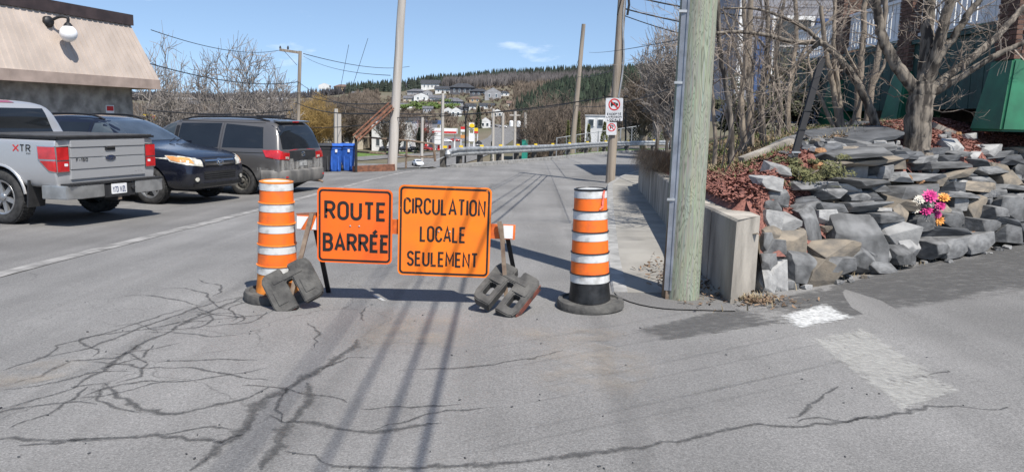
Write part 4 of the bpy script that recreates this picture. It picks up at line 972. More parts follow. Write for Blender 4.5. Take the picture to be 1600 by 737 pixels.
ring2([(rr*math.cos(t), cz+rr*math.sin(t)) for t in lin(0, 6.2832*35/36, 36)], [(rr*0.78*math.cos(t), cz+rr*0.78*math.sin(t)) for t in lin(0, 6.2832*35/36, 36)], lambda a, b: fn(a, b, 0.004), MB()).build('red_circle', 'red', pn)
text_mb('P', -rr*0.3, rr*0.4, cz-rr*0.48, cz+rr*0.48, rr*0.2, lambda a, b, q=0: fn(a, b, 0.003+q)).build('letter_p', 'ink', pn)
L_, R_ = ribbon2([(-rr*0.62, cz+rr*0.62), (rr*0.62, cz-rr*0.62)], rr*0.16); MB().add([fn(q.x, q.y, 0.006) for q in L_+R_], [(0, 1, 3, 2)]).build('red_slash', 'red', pn)
# poles further off
p3B = Vector((at(612, 262, 29.2).x, 29.2, T(at(612, 262, 29.2).x, 29.2))); p3T = at(628, 0, 29.2); d3 = (p3T-p3B)/(p3T.z-p3B.z)
M['grey_pole'] = mat('silver_grey_pole', (0.50, 0.465, 0.42), 0.9, 0.2, 7, 0.4, 30, stretch=(1, 1, 0.05), col2=(0.36, 0.33, 0.29))
p3 = pole('utility_pole', 'tall silver grey wooden pole behind the rusty steel beam', p3B, p3B+d3*9.0, 0.19, 0.13, 'grey_pole', 14, wob=0.01)
p4B = at(893, 244, 52); p4B.z = T(p4B.x, p4B.y); p4T = at(912, 38, 52)
p4 = pole('utility_pole', 'leaning bare wooden pole just behind the guardrail', p4B, p4T, 0.20, 0.13, 'wood_pole', 10)
p5B = at(456, 192, 62); p5B.z = T(p5B.x, 62); p5T = at(469, 80, 62)
p5 = pole('utility_pole', 'short wooden pole with one long crossarm behind the minivan', p5B, p5T, 0.17, 0.13, 'wood_pole', 10)
MB().bar(at(471, 83, 62), at(437, 78, 62), 0.16, 0.2).build('crossarm', 'wood_pole', p5)
MB().bar(at(464, 102, 61.9), at(444, 80, 61.9), 0.03, 0.03).build('brace', 'cable', p5)
for q in (438, 450): MB().lathe([(0.05, 0), (0.09, 0.1), (0.05, 0.25), (0.0, 0.3)], 8, at(q, 77.5, 62)).build('insulator', 'cable', p5)
p6B = at(1008, 212, 66); p6T = at(1014, 130, 66); p6B.z -= 1
pole('utility_pole', 'short pale wooden pole by the chain link fence', p6B, p6T, 0.19, 0.16, 'bark_pale', 10)

# overhead cables ------------------------------------------------
def cable(p0, p1, sag, r, label, n=28, name='overhead_cable', bundles=1):
    p0 = Vector(p0); p1 = Vector(p1); pts = []
    for i in range(n+1):
        t_ = i/n; q = p0.lerp(p1, t_); q.z -= sag*4*t_*(1-t_); pts.append(q)
    o = MB().tube(pts, r, 6).build(name, 'cable', origin=p0); return tag(o, label, 'cable', 'overhead cables')
def gph(z, dx=0.0): return gpB+dirn*z+Vector((dx, 0, 0))
def p2h(z, dx=0.0): return p2B+d2n*z+Vector((dx, 0, 0))
CN = ('lowest', 'second lowest', 'middle', 'second highest', 'highest')
for ci, (z, r, sg, dx) in enumerate(((5.6, 0.018, 0.10, -0.16), (6.2, 0.016, 0.12, -0.16), (6.9, 0.013, 0.1, -0.16), (8.6, 0.010, 0.1, 0.0), (9.2, 0.009, 0.1, 0.1))):
    cable(gph(z, dx), p2h(z*0.86+0.2, dx*0.7), sg, r, CN[ci]+' of five black overhead cables from green pole to kerb pole')
    cable(gph(z, dx), (2.1+dx*2, -26, z+0.5), 0.35, r, CN[ci]+' of five black overhead cables leaving green pole, opposite the kerb pole')
# service drops from the kerb pole to the houses on the right
for ci, (z, q, sg, r) in enumerate(((5.6, (10.2, 21.2, 4.4), 0.25, 0.022), (5.2, (10.0, 20.6, 4.0), 0.3, 0.02), (5.0, (9.0, 20.2, 3.4), 0.3, 0.014))):
    cable(p2h(z, 0.1), q, sg, r, ('topmost thick', 'middle', 'lowest thin')[ci]+' black service cable dropping from the kerb pole to the porch house')
# long thin lines across the valley
cable(at(236, 47, 33), at(440, 78, 62), 0.5, 0.018, 'thin cable from the shop roof to the crossarm of the short pole'); cable(at(474, 84, 62), at(640, 104, 120), 0.6, 0.03, 'upper thin cable leaving the crossarm pole towards the hillside houses'); cable(at(474, 88, 62), at(610, 118, 29.3), 0.3, 0.012, 'thin cable from the crossarm pole to the silver grey pole top')
cable(at(225, 97, 36), at(466, 128, 62), 0.5, 0.028, 'sagging cable from the shop eave past the bare trees'); cable(at(466, 128, 62), at(612, 178, 29.2), 0.4, 0.018, 'sagging thin cable from short crossarm pole down to the silver grey pole')
cable(at(466, 145, 62), at(610, 162, 29.2), 0.3, 0.022, 'cable from the short crossarm pole to the rusty beam head'); cable(at(462, 160, 62), at(609, 176, 29.2), 0.35, 0.03, 'thick cable low between the short crossarm pole and silver grey pole'); cable(at(230, 172, 50), at(458, 172, 62), 0.3, 0.04, 'thick cable above the minivan roof to the short crossarm pole')
cable(at(615, 178, 29.1), at(900, 160, 52), 0.25, 0.018, 'thin cable from the silver grey pole to the leaning bare pole'); cable(at(620, 184, 29.1), at(960, 150, p2B.y), 0.14, 0.016, 'cable from the silver grey pole over the valley to the kerb pole')
cable(at(903, 120, 52), at(962, 108, p2B.y), 0.1, 0.012, 'short thin cable between the leaning bare pole and the kerb pole'); cable(at(900, 165, 52), at(1080, 128, 20), 0.3, 0.016, 'cable from the leaning bare pole towards the thicket behind the green pole'); cable(at(920, 82, 40), at(1062, 62, 9), 0.06, 0.006, 'very thin loose wire from the kerb pole to the green pole')
cable(at(612, 190, 29.1), at(455, 196, 60), 0.2, 0.02, 'low cable from the silver grey pole over the beige low building')
cable(at(545, 70, 100), at(520, 200, 100), 0.0, 0.03, 'steep guy wire above the beige low building'); cable(at(575, 60, 100), at(530, 200, 100), 0.0, 0.03, 'steep guy wire beside another one, above the willow'); cable(at(905, 90, 52), at(860, 218, 60), 0.0, 0.012, 'guy wire slanting down from the leaning bare pole')
# ================================================================== VEHICLES
def loft(stations, sections):
    """stations: x list; sections: list of half sections [(y, z)...] bottom centre to top centre; mirrored and closed"""
    bm = bmesh.new(); ringsv = []
    for x, sec in zip(stations, sections):
        full = sec+[(-y, z) for y, z in reversed(sec[1:-1])]; ringsv.append([bm.verts.new((x, y, z)) for y, z in full])
    n = len(ringsv[0])
    for a, b in zip(ringsv, ringsv[1:]):
        for i in range(n): bm.faces.new((a[i], a[(i+1) % n], b[(i+1) % n], b[i]))
    def cap(r, flip):
        h = len(r)//2
        for i in range(h):
            a_, b_, c_, d_ = r[i], r[i+1], r[(n-i-1) % n], r[(n-i) % n]
            vs = []
            for v in (a_, b_, c_, d_):
                if v not in vs: vs.append(v)
            if len(vs) > 2: bm.faces.new(vs if flip else vs[::-1])
    cap(ringsv[0], True); cap(ringsv[-1], False)
    bmesh.ops.recalc_face_normals(bm, faces=bm.faces)
    return bm
def car_section(zb, wl, wm, zbelt, wbelt, zr, wr):
    return [(0, zb), (wl*0.8, zb), (wl, zb+0.06), (wm, zb+0.28), (wm, zbelt-0.18), (wbelt, zbelt), (wr+(wbelt-wr)*0.12, zbelt+(zr-zbelt)*0.82), (wr*0.90, zr-0.035 if zr-zbelt > 0.2 else zr-(zr-zbelt)*0.12), (wr*0.55, zr-0.005), (0, zr)]
def finish_body(bm, cutters, paint, sub=2, crease=None):
    me = bpy.data.meshes.new('tmp'); bm.to_mesh(me); bm.free()
    o = bpy.data.objects.new('tmp', me); COL.objects.link(o)
    for mt_ in (paint, 'wheel_well'): me.materials.append(M[mt_])
    sd = o.modifiers.new('s', 'SUBSURF'); sd.levels = sub; sd.render_levels = sub
    tmp = []
    for (x, z, r, y0, y1) in cutters:
        cb = MB().lathe([(r, y0), (r, y1)], 28, (x, 0, z), 'y'); cme = bpy.data.meshes.new('cut'); cme.from_pydata([tuple(v) for v in cb.v], [], cb.f); cme.update()
        b2 = bmesh.new(); b2.from_mesh(cme); bmesh.ops.recalc_face_normals(b2, faces=b2.faces); b2.to_mesh(cme); b2.free()
        cme.materials.append(M[paint]); cme.materials.append(M['wheel_well'])
        for p in cme.polygons: p.material_index = 1
        co = bpy.data.objects.new('cut', cme); COL.objects.link(co); tmp.append(co)
        bo = o.modifiers.new('b', 'BOOLEAN'); bo.operation = 'DIFFERENCE'; bo.object = co; bo.solver = 'EXACT'
    dg = bpy.context.evaluated_depsgraph_get(); me2 = bpy.data.meshes.new_from_object(o.evaluated_get(dg))
    for q in [o]+tmp: bpy.data.objects.remove(q, do_unlink=True)
    return me2
M['wheel_well'] = mat('wheel_well', (0.012, 0.012, 0.012), 0.9, 0.2, 8)
def bvh_of(me):
    bm = bmesh.new(); bm.from_mesh(me); t = BVHTree.FromBMesh(bm); bm.free(); return t
DIRS = {'L': Vector((0, -1, 0)), 'R': Vector((0, 1, 0)), 'F': Vector((-1, 0, 0)), 'B': Vector((1, 0, 0)), 'T': Vector((0, 0, -1))}
def decal(name, tree, poly, axis, off, material, parent, grid=0.07, world=False, smooth='all', rim=True):
    """a panel cut to `poly` and laid on the body surface with a small thickness"""
    bm = bmesh.new(); bm.faces.new([bm.verts.new((a, b, 0)) for a, b in poly])
    xs_ = [a for a, b in poly]; ys_ = [b for a, b in poly]
    for lo, hi, ax in ((min(xs_), max(xs_), 0), (min(ys_), max(ys_), 1)):
        k = int((hi-lo)/grid)
        for i in range(1, k+1):
            co = Vector((0, 0, 0)); co[ax] = lo+(hi-lo)*i/(k+1); no = Vector((0, 0, 0)); no[ax] = 1
            bmesh.ops.bisect_plane(bm, geom=bm.verts[:]+bm.edges[:]+bm.faces[:], plane_co=co, plane_no=no)
    d = DIRS[axis]; pos = {}
    for v in bm.verts:
        a, b = v.co.x, v.co.y
        p = Vector((a, 0, b)) if axis in 'LR' else Vector((0, a, b)) if axis in 'FB' else Vector((a, b, 0))
        hit = tree.ray_cast(p-d*6, d)
        if hit[0] is None: q = tree.find_nearest(p-d*1.0); loc, no = q[0], q[1]
        else: loc, no = hit[0], hit[1]
        if no.dot(d) > 0: no = -no
        pos[v] = (loc, no)
    for v in bm.verts: l, no = pos[v]; v.co = l+(no*0.6-d*0.4)*off
    bmesh.ops.recalc_face_normals(bm, faces=bm.faces)
    f = bm.faces[:]
    if f and sum((q.normal*q.calc_area() for q in f), Vector()).dot(d) > 0: bmesh.ops.reverse_faces(bm, faces=f)
    if rim:
        be = [e for e in bm.edges if e.is_boundary]; ex = bmesh.ops.extrude_edge_only(bm, edges=be)
        for g in ex['geom']:
            if isinstance(g, bmesh.types.BMVert): g.co += d*(off+0.012)
    me = bpy.data.meshes.new(name); bm.to_mesh(me); bm.free()
    return link(name, me, material, parent, smooth=True)
def wheel(parent, x, y, r, wd, side, spokes, steel=False, rim_r=None, dirty=False):
    """side = +1 for the left of the car"""
    wt_ = bpy.data.objects.new('wheel', None); COL.objects.link(wt_); wt_.parent = parent; wt_.location = (x, y, r); wt_.empty_display_size = 0.1
    rr = rim_r or r*0.66; h = wd/2; s = side
    prof = [(rr, -h*0.9), (rr+0.02, -h), (r-0.05, -h*1.02), (r-0.012, -h*0.85), (r, -h*0.6), (r, h*0.6), (r-0.012, h*0.85), (r-0.05, h*1.02), (rr+0.02, h), (rr, h*0.9)]
    MB().lathe(prof, 40, axis='y', close=True).build('tyre', 'tyre', wt_, world=False, smooth=True)
    mb = MB()
    for k in range(44):                                               # tread blocks
        t_ = 2*math.pi*k/44
        for yy_ in (-h*0.55, 0, h*0.55):
            R_ = Matrix.Rotation(-t_, 3, 'Y'); mb.box(R_ @ Vector((r+0.002, yy_+0.0, 0)), (0.012, h*0.42, r*0.09), R_)
    mb.build('tread', 'tyre', wt_, world=False)
    mb = MB()
    mb.lathe([(0.02, s*h*0.25), (rr*0.85, s*h*0.2), (rr*0.9, s*h*0.1)], 32, axis='y'); mb.build('rim_back', 'rim_dark', wt_, world=False, smooth=True)
    mb = MB(); mb.lathe([(rr*0.86, s*h*0.3), (rr*0.90, s*h*0.9), (rr*1.0, s*h*0.95), (rr*1.03, s*h*0.86), (rr*0.97, s*h*0.3)], 40, axis='y', close=True)
    if steel:
        mb.lathe([(0.03, s*h*0.52), (rr*0.34, s*h*0.5), (rr*0.45, s*h*0.66), (rr*0.62, s*h*0.62), (rr*0.88, s*h*0.35)], 32, axis='y')
        mb.build('rim', 'steel_rim', wt_, world=False, smooth=True)
        m2 = MB()
        for k in range(10):
            t_ = 2*math.pi*k/10; m2.lathe([(rr*0.06, s*h*0.60), (rr*0.06, s*h*0.645)], 8, (rr*0.62*math.cos(t_), 0, rr*0.62*math.sin(t_)), 'y')
        m2.build('vent_holes', 'wheel_well', wt_, world=False)
    else:
        for k in range(spokes):
            t_ = 2*math.pi*k/spokes+0.3; R_ = Matrix.Rotation(-t_, 3, 'Y')
            mb.box(R_ @ Vector((rr*0.52, s*h*0.62, 0)), (rr*0.82, h*0.28, rr*(0.26 if spokes < 7 else 0.2)), R_)
        mb.build('rim', 'alloy', wt_, world=False, smooth=True)
    MB().lathe([(rr*0.24, s*h*0.55), (rr*0.22, s*h*0.86), (rr*0.10, s*h*0.92), (0.005, s*h*0.93)], 20, axis='y').build('hub_cap', 'alloy' if not steel else 'steel_rim', wt_, world=False, smooth=True)
    return wt_
M['tyre'] = mat('tyre_rubber', (0.035, 0.034, 0.033), 0.85, 0.3, 16, 0.2, 60)
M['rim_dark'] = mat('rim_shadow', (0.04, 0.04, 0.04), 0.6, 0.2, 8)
M['steel_rim'] = mat('dirty_steel_rim', (0.12, 0.115, 0.10), 0.7, 0.4, 14, col2=(0.05, 0.045, 0.04))
def paint(name, col, rough=0.3, metal=0.35, dirt=None, lo=0.35, hi=0.55, zlo=0.35, zhi=0.75):
    mt = bpy.data.materials.new(name); mt.use_nodes = True; t = mt.node_tree; b = t.nodes['Principled BSDF']; N = t.nodes.new; L = t.links.new
    b.inputs['Metallic'].default_value = metal; b.inputs['Coat Weight'].default_value = 0.6; b.inputs['Coat Roughness'].default_value = 0.08
    co = N('ShaderNodeTexCoord'); n = N('ShaderNodeTexNoise'); n.inputs['Scale'].default_value = 3.0; n.inputs['Detail'].default_value = 8; L(co.outputs['Object'], n.inputs['Vector'])
    sx = N('ShaderNodeSeparateXYZ'); L(co.outputs['Object'], sx.inputs[0])
    k = N('ShaderNodeMapRange'); k.inputs[1].default_value = zhi; k.inputs[2].default_value = zlo; L(sx.outputs['Z'], k.inputs[0])
    k2 = N('ShaderNodeMapRange'); k2.inputs[1].default_value = lo; k2.inputs[2].default_value = hi; L(n.outputs['Fac'], k2.inputs[0])
    mu = N('ShaderNodeMath'); mu.operation = 'MULTIPLY'; L(k.outputs[0], mu.inputs[0]); L(k2.outputs[0], mu.inputs[1])
    mxn = N('ShaderNodeMixRGB'); mxn.inputs['Color1'].default_value = tuple(col)+(1,); mxn.inputs['Color2'].default_value = tuple(dirt or col)+(1,); L(mu.outputs[0], mxn.inputs['Fac']); L(mxn.outputs['Color'], b.inputs['Base Color'])
    r = N('ShaderNodeMapRange'); r.inputs[3].default_value = rough; r.inputs[4].default_value = 0.8; L(mu.outputs[0], r.inputs[0]); L(r.outputs[0], b.inputs['Roughness'])
    c = N('ShaderNodeMapRange'); c.inputs[3].default_value = 0.6; c.inputs[4].default_value = 0.0; L(mu.outputs[0], c.inputs[0]); L(c.outputs[0], b.inputs['Coat Weight'])
    return mt
M['silver'] = paint('silver_grey_paint', (0.50, 0.50, 0.50), 0.35, 0.5, (0.30, 0.28, 0.25))
M['navy'] = paint('blue_black_paint', (0.010, 0.012, 0.022), 0.2, 0.2, (0.05, 0.05, 0.05), 0.5, 0.8)
M['grey_paint'] = paint('dusty_grey_paint', (0.115, 0.11, 0.107), 0.34, 0.35, (0.26, 0.25, 0.235), 0.42, 0.56, 0.42, 0.78)
M['salt'] = thin('road_salt_film', (0.34, 0.33, 0.31), 9, 0.40, 0.58, top=0.7, stretch=(1, 1, 0.18))
M['headlamp'] = mat('headlamp_lens', (0.55, 0.53, 0.46), 0.12, 0.3, 12, spec=0.8, coat=0.6)
M['amber'] = mat('amber_lens', (0.62, 0.28, 0.09), 0.15, 0.1, 8, coat=0.5)
M['tonneau'] = mat('black_vinyl_cover', (0.06, 0.058, 0.056), 0.65, 0.2, 6)
M['bumper_chrome'] = mat('dull_chrome', (0.50, 0.50, 0.49), 0.3, 0.15, 5, metal=0.8)
HEAD = 73.0
def heading(deg_left): return math.radians(90+deg_left)        # local +x points this way

def seam(name, tree, pl, axis, parent, wd=0.008, off=0.0035):
    for a, b in zip(pl, pl[1:]):
        a, b = Vector(a), Vector(b); d = (b-a).normalized(); n_ = Vector((-d.y, d.x))*wd/2
        decal(name, tree, [tuple(a+n_), tuple(a-n_), tuple(b-n_), tuple(b+n_)], axis, off, 'seam', parent, 0.08, rim=False)
M['seam'] = mat('panel_gap', (0.006, 0.006, 0.006), 0.8, 0.1, 5)

# ---- pickup -----------------------------------------------------------------------
def pickup(loc, rz):
    t_ = thing('pickup_truck', 'silver grey pickup truck with black bed cover parked tail towards the street', 'pickup truck', loc, rz)
    XB = [-2.84, -2.82, -2.74, -2.3, -1.8, -1.3, -1.06, -1.03]
    def bed(k): return [(0, 0.60), (0.80*k, 0.60), (0.93*k, 0.60), (0.975*k, 0.64), (1.0*k, 0.80), (1.0*k, 0.95), (0.99*k, 1.18), (0.985*k, 1.30), (0.955*k, 1.335), (0.7*k, 1.338), (0, 1.34)]
    me = finish_body(loft(XB, [bed(0.985), bed(1.0)]+[bed(1.0)]*5+[bed(0.99)]), [(-1.72, 0.42, 0.50, 0.55, 1.4), (-1.72, 0.42, 0.50, -1.4, -0.55)], 'silver'); tb = bvh_of(me)
    bedo = link('bed', me, None, t_, smooth=40)
    XC = [-1.0, -0.985, -0.93, -0.86, -0.6, 0.3, 0.95, 1.55, 1.75, 2.3, 2.7, 2.9, 2.93]
    P_ = [(0.45, 0.9, 0.99, 1.28, 0.97, 1.30, 0.93)]*1+[(0.45, 0.9, 1.0, 1.28, 0.98, 1.34, 0.94), (0.45, 0.9, 1.0, 1.28, 0.98, 1.45, 0.90), (0.45, 0.9, 1.0, 1.28, 0.98, 1.86, 0.80), (0.45, 0.9, 1.0, 1.28, 0.98, 1.92, 0.79), (0.45, 0.9, 1.0, 1.28, 0.98, 1.94, 0.79), (0.45, 0.9, 1.0, 1.28, 0.98, 1.90, 0.78), (0.45, 0.9, 1.0, 1.24, 0.97, 1.30, 0.86), (0.45, 0.9, 1.0, 1.2, 0.97, 1.28, 0.88), (0.45, 0.9, 1.0, 1.16, 0.97, 1.24, 0.88), (0.45, 0.9, 1.0, 1.1, 0.95, 1.16, 0.85), (0.5, 0.8, 0.95, 1.05, 0.92, 1.1, 0.8), (0.5, 0.75, 0.9, 1.0, 0.9, 1.05, 0.78)]
    me = finish_body(loft(XC, [car_section(*p) for p in P_]), [(1.93, 0.42, 0.48, 0.55, 1.4), (1.93, 0.42, 0.48, -1.4, -0.55)], 'silver'); tcab = bvh_of(me)
    cab = link('cab', me, None, t_, smooth=40)
    decal('rear_window', tcab, [(-0.70, 1.36), (0.70, 1.36), (0.62, 1.78), (-0.62, 1.78)], 'B', 0.006, 'glass', cab, 0.1)
    decal('brake_lamp', tcab, [(-0.16, 1.865), (0.16, 1.865), (0.16, 1.90), (-0.16, 1.90)], 'B', 0.012, 'tail_red', cab)
    for ax in 'LR':
        decal('side_window', tcab, [(-0.72, 1.30), (0.16, 1.30), (0.16, 1.78), (-0.60, 1.76)], ax, 0.006, 'glass', cab, 0.12)
        decal('side_window', tcab, [(0.26, 1.30), (1.25, 1.28), (0.90, 1.72), (0.26, 1.78)], ax, 0.006, 'glass', cab, 0.12)
    decal('windscreen', tcab, [(-0.78, 1.36), (0.78, 1.36), (0.66, 1.80), (-0.66, 1.80)], 'F', 0.006, 'glass', cab, 0.1)
    # bed cover
    mb = MB(); mb.box((-1.94, 0, 1.365), (1.80, 1.90, 0.045)); cv = mb.build('bed_cover', 'tonneau', t_, world=False)
    MB().box((-2.855, 0, 1.352), (0.05, 1.92, 0.035)).build('cover_rail', 'black', cv, world=False)
    for yy_ in (-0.955, 0.955): MB().box((-1.94, yy_, 1.352), (1.82, 0.035, 0.035)).build('cover_rail', 'black', cv, world=False)
    # tailgate
    tg = bpy.data.objects.new('tailgate', None); COL.objects.link(tg); tg.parent = t_; tg.empty_display_size = 0.1
    for z0, z1, dx in ((0.72, 0.865, 0.020), (0.872, 1.045, 0.028), (1.052, 1.20, 0.030), (1.207, 1.32, 0.038)):
        b2 = bmesh.new(); bmesh.ops.create_cube(b2, size=1.0); bmesh.ops.scale(b2, verts=b2.verts, vec=(0.05, 1.50, z1-z0)); bmesh.ops.bevel(b2, geom=b2.edges[:], offset=0.008, segments=2, affect='EDGES'); bmesh.ops.translate(b2, verts=b2.verts, vec=(-2.815-dx, 0, (z0+z1)/2))
        me = bpy.data.meshes.new('gate_panel'); b2.to_mesh(me); b2.free(); link('gate_panel', me, 'silver', tg, smooth=True)
    xg = -2.872
    MB().prism(rrect(-0.10, 0.10, 1.145, 1.215, 0.015), lambda u, v, d: Vector((xg-d, u, v)), -0.02, 0.012).build('handle', 'dark_plastic', tg, world=False)
    MB().prism(rrect(-0.085, 0.085, 1.185, 1.208, 0.008), lambda u, v, d: Vector((xg-d, u, v)), 0.0, 0.028).build('handle_lip', 'chrome', tg, world=False)
    el = [(0.105*math.cos(a), 1.03+0.045*math.sin(a)) for a in lin(0, 6.2832*31/32, 32)]; el2 = [(0.093*math.cos(a), 1.03+0.036*math.sin(a)) for a in lin(0, 6.2832*31/32, 32)]
    MB().prism(el, lambda u, v, d: Vector((xg-d, -u, v)), -0.02, 0.010).build('emblem', 'chrome', tg, world=False)
    M['emblem_blue'] = mat('emblem_blue', (0.02, 0.03, 0.07), 0.3, 0.1, 5)
    MB().prism(el2, lambda u, v, d: Vector((xg-d, -u, v)), 0.0, 0.013).build('emblem_field', 'emblem_blue', tg, world=False)
    text_mb('Ford', -0.065, 0.065, 1.008, 1.052, 0.010, lambda u, v, q=0: Vector((xg-0.0145-q, -u, v))).build('emblem_lettering', 'chrome', tg, world=False)
    text_mb('F-150', -0.66, -0.45, 1.00, 1.042, 0.013, lambda u, v, q=0: Vector((xg-0.004-q, -u, v))).build('model_badge', 'chrome', tg, world=False)
    text_mb('XTR', 0.52, 0.68, 0.775, 0.79, 0.005, lambda u, v, q=0: Vector((xg+0.012-q, -u, v))).build('trim_badge', 'chrome', tg, world=False)
    # tail lamps wrap the corners
    for s in (-1, 1):
        lamp = bpy.data.objects.new('tail_lamp', None); COL.objects.link(lamp); lamp.parent = t_
        MB().prism([(s*0.77, 0.83), (s*0.985, 0.83), (s*0.99, 1.225), (s*0.77, 1.235)], lambda u, v, d: Vector((-2.80-d, u, v)), 0.0, 0.055).build('bezel', 'chrome', lamp, world=False)
        for z0, z1 in ((0.85, 1.005), (1.025, 1.215)):
            MB().prism([(s*0.785, z0), (s*0.985, z0), (s*0.987, z1), (s*0.785, z1)], lambda u, v, d: Vector((-2.80-d, u, v)), 0.0, 0.064).build('lens', 'tail_red', lamp, world=False)
        ax = 'L' if s > 0 else 'R'
        decal('bezel', tb, [(-2.85, 0.83), (-2.70, 0.85), (-2.50, 1.02), (-2.48, 1.235), (-2.85, 1.235)], ax, 0.006, 'chrome', lamp)
        decal('lens', tb, [(-2.86, 1.035), (-2.52, 1.035), (-2.50, 1.22), (-2.86, 1.22)], ax, 0.012, 'tail_red', lamp); decal('lens', tb, [(-2.86, 0.85), (-2.71, 0.868), (-2.54, 1.01), (-2.86, 1.01)], ax, 0.012, 'tail_red', lamp)
        MB().prism(rrect(0.56, 0.62, 0.93, 0.97, 0.01), lambda u, v, d: Vector((-2.80-d, s*(u+0.25), v)), 0.0, 0.068).build('reverse_lens', 'white', lamp, world=False)
    # side badge
    def side(u, v, q=0):
        hit = tb.ray_cast(Vector((u, 3, v)), Vector((0, -1, 0))); return (hit[0] if hit[0] else Vector((u, 1.0, v)))+Vector((0, 0.005+q, 0))
    sb = MB(); text_mb('X', -2.02-0.0, -2.13, 1.14, 1.235, 0.018, side).build('side_badge', 'red', bedo, world=False)
    text_mb('TR', -2.16, -2.36, 1.14, 1.235, 0.017, side).build('side_badge', 'ink', bedo, world=False)
    text_mb('4X4', -2.28, -2.36, 1.10, 1.12, 0.005, side).build('side_badge', 'ink', bedo, world=False)
    # bumper
    bp = bpy.data.objects.new('rear_bumper', None); COL.objects.link(bp); bp.parent = t_
    for s in (-1, 1):
        pl = [(-2.86, 0.30), (-3.05, 0.32), (-3.06, 0.75), (-3.0, 0.98), (-2.78, 1.02), (-2.55, 1.02), (-2.55, 0.96), (-2.78, 0.95), (-2.86, 0.88)]
        b2 = bmesh.new(); lo = [b2.verts.new((x, s*y, 0.44)) for x, y in pl]; hi = [b2.verts.new((x, s*y, 0.645)) for x, y in pl]; n_ = len(pl)
        b2.faces.new(lo); b2.faces.new(hi)
        for i in range(n_): b2.faces.new((lo[i], lo[(i+1) % n_], hi[(i+1) % n_], hi[i]))
        bmesh.ops.recalc_face_normals(b2, faces=b2.faces); bmesh.ops.bevel(b2, geom=[e for e in b2.edges], offset=0.012, segments=2, affect='EDGES', clamp_overlap=True)
        me = bpy.data.meshes.new('bumper_end'); b2.to_mesh(me); b2.free(); link('bumper_end', me, 'bumper_chrome', bp, smooth=True)
    MB().box((-2.96, 0, 0.52), (0.16, 0.62, 0.20)).build('plate_recess', 'dark_plastic', bp, world=False)
    MB().box((-2.95, 0, 0.655), (0.20, 1.90, 0.03)).build('step_pad', 'dark_plastic', bp, world=False)
    mb = MB()
    for k in range(30): mb.box((-3.035, -0.93+0.064*k, 0.662), (0.05, 0.03, 0.028))
    mb.build('step_ribs', 'dark_plastic', bp, world=False)
    pl = MB().prism(rrect(-0.155, 0.155, 0.465, 0.625, 0.012), lambda u, v, d: Vector((-3.04-d, -u+0.03, v)), 0.0, 0.010).build('licence_plate', 'white', bp, world=False)
    M['plate_ink'] = mat('plate_ink', (0.03, 0.05, 0.14), 0.6, 0.1, 4)
    text_mb('Y73 WZL', -0.13, 0.13, 0.495, 0.575, 0.013, lambda u, v, q=0: Vector((-3.0525-q, -u+0.03, v))).build('plate_lettering', 'plate_ink', pl, world=False)
    MB().lathe([(0.03, 0), (0.035, -0.03), (0.02, -0.035)], 14, (-3.04, -0.25, 0.545), 'x').build('lock_cover', 'dark_plastic', bp, world=False)
    MB().box((-2.88, 0, 0.40), (0.28, 0.09, 0.09)).box((-2.75, 0, 0.45), (0.3, 1.3, 0.06)).build('hitch', 'dark_plastic', t_, world=False)
    MB().prism(rrect(-0.035, 0.035, 0.365, 0.435, 0.005), lambda u, v, d: Vector((-3.02-d, u, v)), 0, 0.006).build('hitch_mouth', 'rust_bar', t_, world=False)
    MB().tube([(-1.2, -0.6, 0.48), (-2.5, -0.62, 0.46), (-2.9, -0.72, 0.44)], 0.04, 10).build('exhaust_pipe', 'steel', t_, world=False, smooth=True)
    MB().box((-1.9, 0, 0.52), (1.8, 1.0, 0.14)).box((-1.72, 0, 0.42), (0.16, 1.5, 0.16)).build('chassis', 'wheel_well', t_, world=False)
    for s in (-1, 1): MB().box((-2.27, s*0.86, 0.50), (0.03, 0.30, 0.42), Matrix.Rotation(-0.12, 3, 'Y')).build('mud_flap', 'dark_plastic', t_, world=False)
    # wheel arch lips
    for s in (-1, 1):
        for xw in (-1.72, 1.93):
            pts = [Vector((xw+0.50*math.cos(a), s*(1.0), 0.42+0.50*math.sin(a))) for a in lin(0.15, math.pi-0.15, 16)]; MB().tube(pts, 0.022, 6).build('arch_lip', 'silver', t_, world=False, smooth=True)
    for s in (-1, 1):
        wheel(t_, -1.72, s*0.86, 0.42, 0.29, s, 6, rim_r=0.265); wheel(t_, 1.93, s*0.86, 0.42, 0.29, s, 6, rim_r=0.265)
    return t_
# rear left wheel touches the ground at pixel (16, 350)
def place(fn, wx, wy, px, py, deg, K=1.05):
    g = cast(px, py); wx *= K; wy *= K; a = heading(deg); c, s = math.cos(a), math.sin(a)
    loc = Vector((g.x-(c*wx-s*wy), g.y-(s*wx+c*wy), 0)); loc.z = g.z
    o = fn(loc, a); o.scale = (K, K, K); return o
place(pickup, -1.72, 0.98, 7, 350, HEAD)

